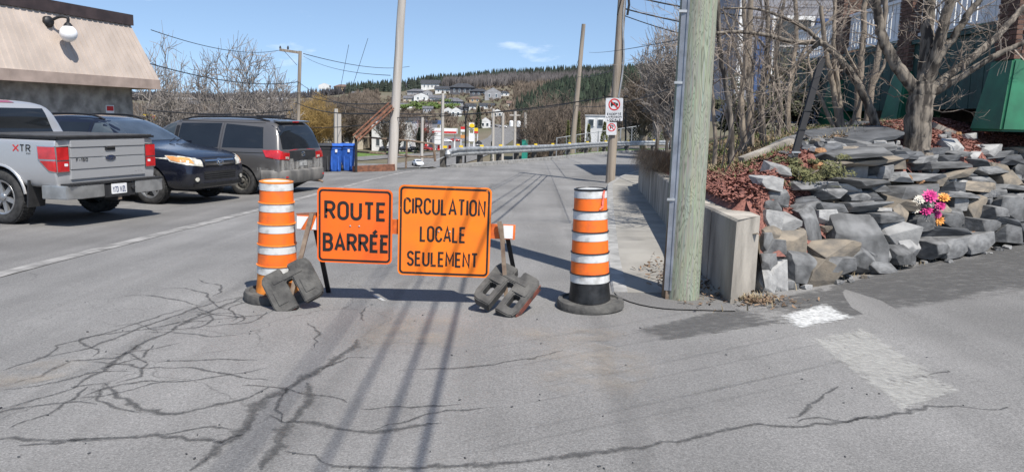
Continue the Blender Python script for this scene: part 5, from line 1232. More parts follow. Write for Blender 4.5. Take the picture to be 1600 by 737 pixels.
# ---- minivan and small SUV share the lofting --------------------------------------------
def rails(t_, tree, x0, x1, yy_, h, material):
    for s in (-1, 1):
        pts = []
        for i, x in enumerate(lin(x0, x1, 12)):
            hit = tree.ray_cast(Vector((x, s*yy_, 4)), Vector((0, 0, -1))); z = hit[0].z if hit[0] else 1.7
            e = min(i, 11-i); pts.append(Vector((x, s*yy_, z+h*min(1, e/1.5))))
        MB().tube(pts, 0.022, 6).build('roof_rail', material, t_, world=False, smooth=True)
def oval(cx, cz, rx, rz, n=28): return [(cx+rx*math.cos(a), cz+rz*math.sin(a)) for a in lin(0, 6.2832*(n-1)/n, n)]
def ring_badge(tree, cx, cz, rx, axis, parent, k=0.7):
    """three interlocking ovals"""
    def pt(u, v, d=0.012):
        dd = DIRS[axis]; p = Vector((0, u, v)); h = tree.ray_cast(p-dd*6, dd); return (h[0] if h[0] else p)-dd*d
    mb = MB()
    for (ox, oz, a, b) in ((0, 0, rx, rx*k), (0, 0, rx*0.36, rx*k*0.96), (0, rx*k*0.42, rx*0.66, rx*k*0.5)):
        P_ = [pt(cx+u, cz+v) for u, v in oval(ox, oz, a, b, 24)]; mb.tube(P_+[P_[0]], rx*0.09, 5, cap=False)
    mb.build('emblem', 'chrome', parent, world=False, smooth=True)
def minivan(loc, rz):
    t_ = thing('minivan', 'dusty dark grey minivan with salt streaked tailgate parked beside the bins', 'minivan', loc, rz)
    X = [2.54, 2.48, 2.25, 1.75, 1.42, 1.0, 0.62, 0.2, -1.0, -1.95, -2.18, -2.30, -2.40, -2.46, -2.50, -2.52]
    S = [(0.38, 0.6, 0.66, 0.66, 0.62, 0.72, 0.5), (0.28, 0.78, 0.84, 0.75, 0.8, 0.82, 0.68), (0.22, 0.88, 0.95, 0.85, 0.9, 0.96, 0.8), (0.22, 0.92, 0.98, 0.95, 0.94, 1.08, 0.84), (0.22, 0.92, 0.98, 1.0, 0.95, 1.16, 0.82), (0.22, 0.92, 0.98, 1.02, 0.95, 1.46, 0.76), (0.22, 0.92, 0.98, 1.02, 0.95, 1.68, 0.72), (0.22, 0.92, 0.98, 1.03, 0.95, 1.75, 0.72), (0.22, 0.92, 0.985, 1.04, 0.955, 1.77, 0.72), (0.24, 0.92, 0.985, 1.06, 0.95, 1.75, 0.71), (0.26, 0.92, 0.98, 1.06, 0.94, 1.72, 0.70), (0.28, 0.92, 0.975, 1.06, 0.93, 1.66, 0.70), (0.30, 0.91, 0.97, 1.06, 0.92, 1.42, 0.76), (0.32, 0.90, 0.96, 1.04, 0.90, 1.20, 0.78), (0.33, 0.88, 0.94, 1.0, 0.88, 1.06, 0.76), (0.36, 0.85, 0.90, 0.95, 0.85, 1.0, 0.7)]
    me = finish_body(loft(X, [car_section(*p) for p in S]), [(1.52, 0.33, 0.39, 0.6, 1.4), (1.52, 0.33, 0.39, -1.4, -0.6), (-1.51, 0.33, 0.39, 0.6, 1.4), (-1.51, 0.33, 0.39, -1.4, -0.6)], 'grey_paint'); tr = bvh_of(me)
    body = link('body', me, None, t_, smooth=40)
    for ax in 'LR':
        decal('side_window', tr, [(1.18, 1.08), (0.42, 1.08), (0.42, 1.60), (0.62, 1.58)], ax, 0.005, 'glass_clear', body, 0.1)
        decal('side_window', tr, [(0.28, 1.07), (-0.86, 1.08), (-0.86, 1.63), (0.28, 1.61)], ax, 0.005, 'glass', body, 0.12)
        decal('side_window', tr, [(-0.98, 1.08), (-2.08, 1.09), (-1.98, 1.56), (-0.98, 1.62)], ax, 0.005, 'glass', body, 0.12)
        decal('window_pillar', tr, [(0.40, 1.05), (0.30, 1.05), (0.30, 1.64), (0.40, 1.64)], ax, 0.0042, 'black', body, 0.12)
        seam('door_gap', tr, [(0.35, 0.36), (0.35, 1.05)], ax, body); seam('door_gap', tr, [(-0.92, 0.45), (-0.92, 1.64)], ax, body); seam('slide_track', tr, [(-0.92, 0.98), (-2.1, 0.985)], ax, body, 0.014)
        seam('door_gap', tr, [(0.35, 0.34), (-0.86, 0.34), (-1.15, 0.6)], ax, body); seam('roof_gap', tr, [(0.8, 1.665), (-2.0, 1.655)], ax, body, 0.01)
        decal('door_handle', tr, [(0.18, 0.90), (0.02, 0.90), (0.02, 0.935), (0.18, 0.935)], ax, 0.03, 'grey_paint', body)
        decal('door_handle', tr, [(0.62, 0.90), (0.46, 0.90), (0.46, 0.935), (0.62, 0.935)], ax, 0.03, 'grey_paint', body)
        decal('side_moulding', tr, [(1.0, 0.50), (-1.0, 0.50), (-1.0, 0.56), (1.0, 0.56)], ax, 0.014, 'grey_paint', body, 0.15)
        decal('salt_film', tr, [(1.0, 0.26), (-1.05, 0.26), (-1.05, 0.44), (1.0, 0.40)], ax, 0.003, 'salt', body, 0.15, rim=False)
        decal('salt_film', tr, [(-1.95, 0.34), (-2.5, 0.34), (-2.48, 0.62), (-1.95, 0.66)], ax, 0.003, 'salt', body, 0.15, rim=False)
    decal('fuel_flap', tr, [(-1.22, 0.80), (-1.40, 0.80), (-1.40, 0.97), (-1.22, 0.97)], 'L', 0.004, 'grey_paint', body)
    decal('rear_window', tr, [(-0.78, 1.075), (0.78, 1.075), (0.70, 1.60), (-0.70, 1.60)], 'B', 0.006, 'glass', body, 0.08)
    decal('windscreen', tr, [(-0.80, 1.18), (0.80, 1.18), (0.66, 1.62), (-0.66, 1.62)], 'F', 0.006, 'glass_clear', body, 0.08)
    sp = MB().box((-2.25, 0, 1.70), (0.18, 1.24, 0.03), Matrix.Rotation(-0.10, 3, 'Y')).build('spoiler', 'grey_paint', t_, world=False)
    MB().box((-2.345, 0, 1.69), (0.012, 0.24, 0.022), Matrix.Rotation(-0.1, 3, 'Y')).build('brake_lamp', 'tail_red', sp, world=False)
    for s in (-1, 1):
        lamp = decal('tail_lamp', tr, [(s*0.98, 0.86), (s*0.58, 0.83), (s*0.56, 0.99), (s*0.98, 1.01)] if s > 0 else [(s*0.98, 0.86), (s*0.98, 1.01), (s*0.56, 0.99), (s*0.58, 0.83)], 'B', 0.014, 'tail_red', body, 0.05)
        decal('tail_lamp', tr, [(-2.08, 1.05), (-2.18, 0.90), (-2.50, 0.85), (-2.50, 1.06)], 'L' if s > 0 else 'R', 0.014, 'tail_red', body, 0.05)
        decal('lamp_lens', tr, [(s*0.72, 0.855), (s*0.60, 0.85), (s*0.60, 0.905), (s*0.72, 0.91)], 'B', 0.020, 'headlamp', lamp, 0.05)
        decal('reflector', tr, [(s*0.80, 0.43), (s*0.62, 0.43), (s*0.62, 0.47), (s*0.80, 0.47)], 'B', 0.09, 'tail_red', body, 0.05)
    decal('trim_bar', tr, [(-0.54, 0.86), (0.54, 0.86), (0.54, 1.03), (-0.54, 1.03)], 'B', 0.008, 'dark_plastic', body, 0.1); decal('trim_bar', tr, [(-0.40, 0.82), (0.40, 0.82), (0.40, 0.86), (-0.40, 0.86)], 'B', 0.02, 'dark_plastic', body, 0.1)
    ring_badge(tr, 0.0, 0.95, 0.075, 'B', body)
    pl = decal('licence_plate', tr, [(-0.17, 0.67), (0.17, 0.67), (0.17, 0.80), (-0.17, 0.80)], 'B', 0.012, 'plate_dirty', body, 0.1)
    decal('salt_film', tr, [(-0.88, 0.62), (0.88, 0.62), (0.86, 0.86), (-0.86, 0.86)], 'B', 0.004, 'salt', body, 0.1, rim=False); decal('salt_film', tr, [(-0.88, 0.60), (0.88, 0.60), (0.80, 0.78), (-0.80, 0.74)], 'B', 0.005, 'salt', body, 0.1, rim=False)
    seam('gate_gap', tr, [(-0.80, 1.03), (-0.78, 0.62), (0.78, 0.62), (0.80, 1.03)], 'B', body)
    # rear bumper
    b2 = bmesh.new(); pts = [(-2.05, 0.99), (-2.38, 0.98), (-2.56, 0.86), (-2.62, 0.5), (-2.635, 0.0)]; ring_ = [(x, y) for x, y in pts]+[(x, -y) for x, y in reversed(pts[:-1])]
    inn = [(x+0.22 if abs(y) < 0.9 else x, y*0.9) for x, y in ring_]; lv = []
    for (zz, off) in ((0.30, -0.03), (0.36, 0.0), (0.50, 0.012), (0.575, 0.0), (0.60, -0.05)):
        lv.append([b2.verts.new((x-off*(1 if abs(y) < 0.95 else 0.2), y*(1+off*0.3), zz)) for x, y in ring_])
    for a_, b_ in zip(lv, lv[1:]):
        for i in range(len(ring_)-1): b2.faces.new((a_[i], a_[i+1], b_[i+1], b_[i]))
    b2.faces.new(lv[0]); b2.faces.new(lv[-1]); bmesh.ops.recalc_face_normals(b2, faces=b2.faces); bmesh.ops.subdivide_edges(b2, edges=[e for e in b2.edges if abs(e.verts[0].co.z-e.verts[1].co.z) < 1e-4], cuts=1, smooth=0.4)
    me = bpy.data.meshes.new('rear_bumper'); b2.to_mesh(me); b2.free(); link('rear_bumper', me, 'bumper_dirty', t_, smooth=True)
    MB().tube([(-2.1, -0.55, 0.30), (-2.62, -0.60, 0.28), (-2.68, -0.62, 0.25)], 0.03, 8).build('exhaust_pipe', 'rust_bar', t_, world=False, smooth=True)
    MB().tube([(-2.44, 0.05, 1.10), (-2.475, -0.25, 1.16), (-2.44, -0.50, 1.20)], 0.01, 5).build('wiper', 'black', t_, world=False)
    for s in (-1, 1):
        MB().box((1.02, s*1.06, 1.10), (0.10, 0.20, 0.14)).build('mirror', 'grey_paint', t_, world=False)
        decal('headlamp', tr, [(s*0.88, 0.66), (s*0.5, 0.64), (s*0.5, 0.76), (s*0.86, 0.82)], 'F', 0.012, 'headlamp', body)
    rails(t_, tr, 0.35, -2.05, 0.60, 0.055, 'black')
    for xx in (-0.1, -1.7): MB().tube([(xx, -0.60, 1.815), (xx, 0.60, 1.815)], 0.016, 6).build('roof_bar', 'black', t_, world=False)
    for s in (-1, 1):
        wheel(t_, -1.51, s*0.86, 0.335, 0.215, s, 6, steel=True, rim_r=0.215); wheel(t_, 1.52, s*0.86, 0.335, 0.215, s, 6, steel=True, rim_r=0.215)
    return t_
M['plate_dirty'] = mat('dirty_plate', (0.32, 0.32, 0.31), 0.7, 0.3, 14)
M['bumper_dirty'] = mat('dirty_bumper', (0.10, 0.097, 0.092), 0.6, 0.3, 4, col2=(0.20, 0.19, 0.175), ramp=(0.40, 0.62), stretch=(1, 1, 0.4))
place(minivan, -1.51, 0.97, 378, 305, HEAD)
def suv(loc, rz):
    t_ = thing('suv', 'shiny blue black compact SUV parked nose out behind the pickup truck', 'suv', loc, rz)
    X = [2.30, 2.26, 2.14, 1.9, 1.5, 1.05, 0.85, 0.45, 0.10, -0.3, -1.2, -1.85, -2.1, -2.2, -2.26, -2.30]
    S = [(0.42, 0.60, 0.68, 0.72, 0.60, 0.80, 0.48), (0.32, 0.74, 0.80, 0.78, 0.74, 0.88, 0.62), (0.26, 0.82, 0.88, 0.86, 0.84, 0.95, 0.72), (0.26, 0.86, 0.91, 0.93, 0.87, 1.02, 0.78), (0.26, 0.88, 0.91, 0.98, 0.88, 1.08, 0.80), (0.26, 0.88, 0.91, 1.02, 0.88, 1.13, 0.78), (0.26, 0.88, 0.91, 1.03, 0.88, 1.20, 0.76), (0.26, 0.88, 0.91, 1.04, 0.88, 1.45, 0.68), (0.26, 0.88, 0.91, 1.05, 0.88, 1.62, 0.63), (0.26, 0.88, 0.91, 1.05, 0.88, 1.68, 0.62), (0.26, 0.88, 0.91, 1.07, 0.88, 1.69, 0.62), (0.28, 0.88, 0.91, 1.1, 0.87, 1.64, 0.60), (0.30, 0.87, 0.90, 1.1, 0.86, 1.55, 0.6), (0.34, 0.86, 0.88, 1.08, 0.84, 1.3, 0.66), (0.38, 0.84, 0.86, 1.0, 0.82, 1.1, 0.7), (0.42, 0.80, 0.82, 0.95, 0.8, 1.0, 0.68)]
    me = finish_body(loft(X, [car_section(*p) for p in S]), [(1.36, 0.36, 0.42, 0.55, 1.4), (1.36, 0.36, 0.42, -1.4, -0.55), (-1.30, 0.36, 0.42, 0.55, 1.4), (-1.30, 0.36, 0.42, -1.4, -0.55)], 'navy'); tr = bvh_of(me)
    body = link('body', me, None, t_, smooth=40)
    ws = decal('windscreen', tr, [(-0.74, 1.20), (0.74, 1.20), (0.60, 1.60), (-0.60, 1.60)], 'F', 0.006, 'glass_screen', body, 0.08)
    decal('rear_window', tr, [(-0.66, 1.14), (0.66, 1.14), (0.58, 1.5), (-0.58, 1.5)], 'B', 0.006, 'glass', body, 0.1)
    for ax in 'LR':
        decal('side_window', tr, [(0.72, 1.10), (-0.12, 1.09), (-0.12, 1.52), (0.14, 1.53)], ax, 0.005, 'glass_clear', body, 0.1)
        decal('side_window', tr, [(-0.22, 1.09), (-1.10, 1.12), (-1.0, 1.53), (-0.22, 1.53)], ax, 0.005, 'glass', body, 0.1)
        decal('side_window', tr, [(-1.2, 1.13), (-1.85, 1.2), (-1.75, 1.48), (-1.1, 1.53)], ax, 0.005, 'glass', body, 0.1)
        seam('door_gap', tr, [(0.92, 0.4), (0.92, 1.0)], ax, body); seam('door_gap', tr, [(-0.16, 0.38), (-0.16, 1.55)], ax, body); seam('door_gap', tr, [(-1.1, 0.6), (-1.12, 1.08)], ax, body)
        decal('door_handle', tr, [(0.06, 0.95), (-0.10, 0.95), (-0.10, 0.985), (0.06, 0.985)], ax, 0.03, 'navy', body)
    for s in (-1, 1):
        h = decal('headlamp', tr, [(s*0.50, 0.74), (s*0.82, 0.78), (s*0.89, 0.90), (s*0.80, 0.945), (s*0.52, 0.86)], 'F', 0.012, 'headlamp', body, 0.05)
        decal('turn_signal', tr, [(s*0.70, 0.80), (s*0.85, 0.84), (s*0.87, 0.90), (s*0.80, 0.925), (s*0.72, 0.90)], 'F', 0.018, 'amber', h, 0.05)
        decal('headlamp', tr, [(2.2, 0.78), (1.86, 0.84), (1.72, 0.95), (1.9, 0.95), (2.2, 0.90)], 'L' if s > 0 else 'R', 0.012, 'headlamp', body, 0.05)
        decal('turn_signal', tr, [(2.06, 0.83), (1.88, 0.86), (1.76, 0.94), (1.9, 0.935), (2.04, 0.90)], 'L' if s > 0 else 'R', 0.018, 'amber', body, 0.05)
        fl = decal('fog_lamp', tr, oval(s*0.66, 0.50, 0.075, 0.06, 16), 'F', 0.010, 'dark_plastic', body, 0.06); decal('fog_lens', tr, oval(s*0.66, 0.50, 0.045, 0.04, 14), 'F', 0.02, 'headlamp', fl, 0.06)
        MB().box((0.68, s*0.99, 1.09), (0.12, 0.18, 0.15)).build('mirror', 'navy', t_, world=False)
    gr = decal('grille', tr, [(-0.44, 0.74), (0.44, 0.74), (0.46, 0.88), (-0.46, 0.88)], 'F', 0.008, 'dark_plastic', body, 0.08)
    for z in (0.775, 0.845): decal('grille_bar', tr, [(-0.43, z-0.014), (0.43, z-0.014), (0.43, z+0.014), (-0.43, z+0.014)], 'F', 0.024, 'chrome', gr, 0.08)
    ring_badge(tr, 0, 0.81, 0.095, 'F', gr)
    lg = decal('lower_grille', tr, [(-0.46, 0.48), (0.46, 0.48), (0.48, 0.64), (-0.48, 0.64)], 'F', 0.006, 'wheel_well', body, 0.08)
    for z in (0.52, 0.56, 0.60): decal('grille_bar', tr, [(-0.46, z-0.008), (0.46, z-0.008), (0.46, z+0.008), (-0.46, z+0.008)], 'F', 0.014, 'dark_plastic', lg, 0.1)
    decal('bumper_lip', tr, [(-0.70, 0.36), (0.70, 0.36), (0.72, 0.42), (-0.72, 0.42)], 'F', 0.03, 'dark_plastic', body, 0.08)
    seam('hood_gap', tr, [(-0.52, 0.90), (-0.3, 0.905), (0.3, 0.905), (0.52, 0.90)], 'F', body); 
    for s in (-1, 1): seam('hood_gap', tr, [(1.95, s*0.56), (1.0, s*0.74)], 'T', body); MB().tube([(1.02, s*0.1+0.2, 1.17), (0.90, s*0.1+0.5, 1.235)], 0.009, 5).build('wiper', 'black', t_, world=False)
    rails(t_, tr, 0.0, -1.75, 0.52, 0.05, 'black')
    for s in (-1, 1):
        wheel(t_, -1.30, s*0.80, 0.36, 0.225, s, 5, rim_r=0.24); wheel(t_, 1.36, s*0.80, 0.36, 0.225, s, 5, rim_r=0.24)
    return t_
M['glass_screen'] = mat('windscreen_glass', (0.05, 0.065, 0.085), 0.04, 0.2, 2, spec=0.8)
place(suv, 1.36, -0.91, 234, 319, HEAD+180, 1.08)

# ---- wheelie bins --------------------------------------------------------------------------
M['bin_blue'] = mat('blue_plastic', (0.02, 0.10, 0.42), 0.5, 0.15, 5); M['bin_black'] = mat('charcoal_plastic', (0.03, 0.03, 0.032), 0.6, 0.2, 5)
def wheelie(px, py, material, label, rz):
    g = cast(px, py); t_ = thing('wheeled_bin', label, 'bin', g, rz, 'wheeled bins at the lot edge')
    b2 = bmesh.new(); lv = []
    for z, hx, hy, oy in ((0.03, 0.20, 0.22, 0.0), (0.5, 0.245, 0.29, 0.0), (0.86, 0.265, 0.325, -0.01), (0.87, 0.285, 0.345, -0.01), (0.95, 0.29, 0.35, -0.01)):
        lv.append([b2.verts.new((x*hx, y*hy+oy, z)) for x, y in ((-1, -0.8), (-0.8, -1), (0.8, -1), (1, -0.8), (1, 0.8), (0.8, 1), (-0.8, 1), (-1, 0.8))])
    for a_, b_ in zip(lv, lv[1:]):
        for i in range(8): b2.faces.new((a_[i], a_[(i+1) % 8], b_[(i+1) % 8], b_[i]))
    b2.faces.new(lv[0]); b2.faces.new(lv[-1]); bmesh.ops.recalc_face_normals(b2, faces=b2.faces); me = bpy.data.meshes.new('bin_body'); b2.to_mesh(me); b2.free(); link('bin_body', me, material, t_, smooth=True)
    MB().prism([(-0.38, 0.96), (0.36, 0.96), (0.40, 0.985), (0.36, 1.03), (0.0, 1.07), (-0.34, 1.03), (-0.40, 0.985)], lambda u, v, d: Vector((d, u, v)), -0.30, 0.30).build('lid', material, t_, world=False)
    MB().tube([(-0.24, 0.42, 0.97), (0.24, 0.42, 0.97)], 0.02, 8).build('handle', material, t_, world=False)
    for s in (-1, 1): MB().lathe([(0.12, -0.03), (0.12, 0.03)], 18, (s*0.26, 0.26, 0.12), 'x').build('wheel', 'rubber', t_, world=False, smooth=True)
    for s in (-1, 1): MB().box((s*0.12, -0.305, 0.45), (0.05, 0.03, 0.7), Matrix.Rotation(-0.12, 3, 'X')).build('body_rib', material, t_, world=False)
    if material == 'bin_blue': MB().box((0.05, -0.352, 0.80), (0.08, 0.01, 0.11)).build('sticker', 'white', t_, world=False)
    return t_
wheelie(506, 268, 'bin_black', 'charcoal wheeled bin standing behind the minivan', 0.3); wheelie(524, 268, 'bin_blue', 'blue wheeled recycling bin standing against the charcoal bin', 0.2); wheelie(544, 267, 'bin_blue', 'blue wheeled recycling bin standing closest to the rusty beam', 0.15)

# ================================================================== SHOP BUILDING
BD = Vector((math.sin(math.radians(15)), math.cos(math.radians(15)), 0)); BNv = Vector((BD.y, -BD.x, 0))   # along the front; out of the front
BC = Vector((-15.45, 34.0, 0)); BZ = T(-15.5, 30)
bd = thing('shop_building', 'low grey stucco shop building with slanted beige ribbed metal roof band', 'building', (BC.x, BC.y, BZ))
def bp_(s, o, z): return BC-BD*s+BNv*o+Vector((0, 0, z))      # s back along the front, o outwards
ZE, ZF, ZM, ZTp = 2.55, 2.95, 5.2, 5.62
M['stucco'] = mat('grey_stucco', (0.32, 0.30, 0.27), 0.95, 0.25, 2.5, 0.8, 18)
M['siding'] = mat('beige_metal', (0.46, 0.385, 0.325), 0.55, 0.08, 1.2)
M['fascia'] = mat('pinkish_fascia', (0.36, 0.28, 0.235), 0.75, 0.15, 1.5)
M['brown_trim'] = mat('dark_brown_trim', (0.05, 0.033, 0.03), 0.5, 0.2, 2)
SL = 26.0
def bprism(pts, s0, s1): 
    mb = MB(); return mb.prism(pts, lambda o, z, s: bp_(s, o, z), s0, s1)
bprism([(-0.8, BZ-0.3), (-0.8, ZE+0.02), (-14, ZE+0.02), (-14, BZ-0.3)], 0.8, SL).build('wall', 'stucco', bd)
MB().prism([(-0.78, BZ-0.1), (-0.78, BZ+0.45), (-0.9, BZ+0.42), (-0.9, BZ-0.1)], lambda o, z, s: bp_(s, o, z), 0.78, SL).build('plinth', 'concrete', bd)
# eave box in segments
for k in range(7):
    s0 = k*3.7; bprism([(0.0, ZE), (0.0, ZF), (-0.9, ZF), (-0.9, ZE)], s0+0.004, min(SL, s0+3.696)).build('fascia_panel', 'fascia', bd)
MB().prism([(0, ZE), (0, ZF), (-0.7, ZF), (-0.7, ZE)], lambda s, z, o: bp_(s, o, z), -14, -0.9).build('fascia_panel', 'fascia', bd)
# ribbed metal band, ribs as geometry
mb = MB(); pitch = 0.30; n_ = int(SL/pitch)
def band(s, t, off): return bp_(s+0.70*t, -0.05-0.75*t+off, ZF+(ZM-ZF)*t)
for i in range(n_):
    s = i*pitch
    pr = [(0, 0), (0.20, 0), (0.215, 0.028), (0.275, 0.028), (0.29, 0)]
    for (a_, oa), (b_, ob) in zip(pr, pr[1:]+[(pitch, 0)]):
        o = len(mb.v); mb.v += [tuple(band(s+a_, 0, oa)), tuple(band(s+b_, 0, ob)), tuple(bp_(s+b_+0.0+0.70*max(0, 1-(s+b_)/4), -0.80+ob, ZM)), tuple(bp_(s+a_+0.70*max(0, 1-(s+a_)/4), -0.80+oa, ZM))]; mb.f.append((o, o+1, o+2, o+3))
mb.v = [v for v in mb.v]
mb2 = MB()
for i in range(n_):
    s = i*pitch
    for (a_, oa), (b_, ob) in zip(pr, pr[1:]+[(pitch, 0)]):
        sa, sb = s+a_, s+b_; o = len(mb2.v)
        ta, tb2 = 0.70*max(0.0, 1-sa/8), 0.70*max(0.0, 1-sb/8)
        mb2.v += [tuple(bp_(sa, -0.05+oa, ZF)), tuple(bp_(sb, -0.05+ob, ZF)), tuple(bp_(sb+tb2, -0.80+ob, ZM)), tuple(bp_(sa+ta, -0.80+oa, ZM))]; mb2.f.append((o, o+1, o+2, o+3))
mb2.build('ribbed_band', 'siding', bd)
mb = MB(); o = [bp_(0.03, -0.05, ZF), bp_(0.72, -0.80, ZM), bp_(0.72, -13, ZM), bp_(0.03, -14, ZF)]; mb.add(o, [(0, 1, 2, 3)]); mb.build('ribbed_band_end', 'siding', bd)
bprism([(-0.70, ZM-0.02), (-0.70, ZTp), (-13, ZTp), (-13, ZM-0.02)], 0.62, SL).build('roof_trim', 'brown_trim', bd)
# globe lamp
def front_off(z): return -0.05-0.75*cl((z-ZF)/(ZM-ZF), 0, 1)
lo, hi = 15.0, 45.0
for _ in range(40):
    mid = (lo+hi)/2; gc = at(107, 53, mid); q = gc-BC
    if q.dot(BNv) > front_off(gc.z)+0.52: lo = mid
    else: hi = mid
s_ = -(gc-BC).dot(BD)
lp = thing('globe_lamp', 'white globe wall lamp on black bent arm fixed to the beige roof band', 'lamp', gc)
M['globe'] = mat('opal_globe', (0.82, 0.82, 0.82), 0.25, 0.03, 3)
MB().lathe([(0.001, -0.305)]+[(0.305*math.cos(a), 0.305*math.sin(a)) for a in lin(-1.5, 1.35, 18)]+[(0.06, 0.30)], 28, gc).build('globe', 'globe', lp, smooth='all')
tz = (gc.z+0.42-ZF)/(ZM-ZF); anchor = bp_(s_+0.30, front_off(gc.z+0.4)+0.10, gc.z+0.40)
MB().lathe([(0.12, 0.26), (0.16, 0.29), (0.10, 0.38), (0.04, 0.42)], 16, gc).build('collar', 'black', lp, smooth=True)
MB().tube(smoothpath([gc+Vector((0, 0, 0.38)), gc+Vector((0, 0, 0.58)), (gc+Vector((0, 0, 0.66))).lerp(anchor, 0.45)+Vector((0, 0, 0.05)), anchor], 5), 0.055, 8).build('arm', 'black', lp, smooth=True)
rot = BNv.to_track_quat('Y', 'Z').to_matrix(); mb = MB(); mb.lathe([(0.21, -0.12), (0.21, 0.02), (0.14, 0.10), (0.05, 0.12)], 20, axis='y'); mb.v = [tuple(rot @ Vector(v)+anchor) for v in mb.v]; mb.build('mount', 'black', lp, smooth=True)
# small notice on the wall
nc = at(168, 172, 32.2); nq = nc-BC; ns = -nq.dot(BD); nt_ = thing('wall_notice', 'small red and white notice fixed to the grey stucco wall', 'sign', bp_(ns, -0.79, nc.z))
MB().prism(rrect(-0.22, 0.22, -0.2, 0.2, 0.02), lambda u, v, d: bp_(ns-u, -0.80+d, nc.z+v), 0.0, 0.02).build('plate', 'white', nt_); MB().prism(rrect(-0.18, 0.18, -0.03, 0.16, 0.01), lambda u, v, d: bp_(ns-u, -0.80+d, nc.z+v), 0.02, 0.026).build('red_panel', 'red', nt_)
# ================================================================== PORCH HOUSE AND BANK
PX = 7.25; PG = 1.72                       # plane of the porch side, ground level there
M['brick'] = mat('brown_brick', (0.16, 0.085, 0.06), 0.9, 0.3, 20, 0.4, 60, obj_rand=0.35, col2=(0.10, 0.06, 0.045))
M['mortar'] = mat('mortar', (0.33, 0.30, 0.26), 0.95, 0.15, 10)
M['green_dark'] = mat('dark_green_boards', (0.016, 0.062, 0.052), 0.6, 0.2, 5)
M['green'] = mat('green_paint', (0.012, 0.135, 0.062), 0.5, 0.18, 3)
M['white_wood'] = mat('white_wood', (0.80, 0.80, 0.79), 0.55, 0.05, 4)
M['porch_dark'] = mat('porch_wall', (0.13, 0.10, 0.08), 0.9, 0.2, 4)
ho = thing('porch_house', 'brown brick house with raised porch, white balustrade and dark green skirting', 'house', (PX, 12, PG))
BR = bpy.data.meshes.new('brick'); _b = MB().box((0, 0, 0), (1, 1, 1)); BR.from_pydata(_b.v, [], _b.f); BR.update(); BR.materials.append(M['brick'])
def brick_pier(x0, x1, y0, y1, z0, z1, nm='pier', rg=random.Random(21)):
    MB().box(((x0+x1)/2, (y0+y1)/2, (z0+z1)/2), (x1-x0-0.016, y1-y0-0.016, z1-z0)).build(nm, 'mortar', ho); pr = COL.objects[-1]
    bh, bl, j = 0.058, 0.19, 0.012; z = z0+0.01; row = 0
    def put(cx, cy, sx, sy):
        o = bpy.data.objects.new('brick', BR); COL.objects.link(o); o.parent = pr
        o.location = Vector((cx, cy, z+bh/2))-ho.location; o.scale = (sx, sy, bh); row
    while z+bh < z1:
        for face in (0, 1):                                       # 0 = side towards -x, 1 = front towards -y
            lo, hi = (y0, y1) if face == 0 else (x0, x1); p = lo+(0.0 if row % 2 else -bl/2)
            while p < hi-0.01:
                a, b = max(p, lo), min(p+bl-j, hi)
                if b-a > 0.03:
                    pr_ = 0.004*rg.random()
                    if face == 0: put(x0+0.03-pr_, (a+b)/2, 0.09, b-a)
                    else:
                        a2 = max(a, x0+0.08); 
                        if b-a2 > 0.02: put((a2+b)/2, y0+0.03-pr_, b-a2, 0.09)
                p += bl
        z += bh+j; row += 1
    return pr
def flare(x0, x1, y0, y1, z0, z1, e, nm='buttress'):
    b2 = bmesh.new(); lo = [b2.verts.new(p) for p in ((x0-e, y0-e, z0), (x1, y0-e, z0), (x1, y1+e*0.4, z0), (x0-e, y1+e*0.4, z0))]; hi = [b2.verts.new(p) for p in ((x0-0.03, y0-0.03, z1), (x1, y0-0.03, z1), (x1, y1+0.02, z1), (x0-0.03, y1+0.02, z1))]
    b2.faces.new(lo); b2.faces.new(hi)
    for i in range(4): b2.faces.new((lo[i], lo[(i+1) % 4], hi[(i+1) % 4], hi[i]))
    bmesh.ops.recalc_face_normals(b2, faces=b2.faces); bmesh.ops.bevel(b2, geom=b2.edges[:], offset=0.035, segments=3, affect='EDGES')
    for v in b2.verts: v.co -= ho.location
    me = bpy.data.meshes.new(nm); b2.to_mesh(me); b2.free(); return link(nm, me, 'green', ho, smooth=True)
PIERS = [(11.45, 11.95), (14.55, 15.0), (17.6, 18.05)]
for i, (a, b) in enumerate(PIERS):
    brick_pier(PX, PX+(0.62 if i == 0 else 0.5), a, b, 2.66, 5.2); flare(PX, PX+0.62, a, b, PG-0.1, 2.68, 0.22)
# skirting between piers: separate vertical boards
for (a, b) in ((11.97, 14.53), (15.02, 17.58), (18.07, 21.0)):
    n_ = int((b-a)/0.16)
    for k in range(n_):
        y0 = a+(b-a)*k/n_; y1 = a+(b-a)*(k+1)/n_
        MB().box((PX+0.10+0.004*(k % 2), (y0+y1)/2, 2.56), (0.03, y1-y0-0.008, 1.18)).build('skirting_board', 'green_dark', ho)
    MB().box((PX+0.07, (a+b)/2, 3.19), (0.10, b-a, 0.07)).build('skirting_cap', 'green_dark', ho)
    # balustrade
    bl_ = MB().box((PX+0.16, (a+b)/2, 4.05), (0.10, b-a, 0.06)).build('top_rail', 'white_wood', ho); MB().box((PX+0.16, (a+b)/2, 3.33), (0.08, b-a, 0.06)).build('bottom_rail', 'white_wood', ho)
    m_ = int((b-a)/0.155)
    for k in range(m_):
        y = a+(b-a)*(k+0.5)/m_; MB().box((PX+0.16, y, 3.69), (0.025, 0.125, 0.66)).build('baluster', 'white_wood', ho)
MB().box((PX+1.1, 16.3, 3.21), (1.9, 9.4, 0.09)).build('porch_floor', 'green_dark', ho)
MB().box((PX+5.2, 16.6, 4.2), (6.4, 9.6, 5.2)).build('house_wall', 'porch_dark', ho)
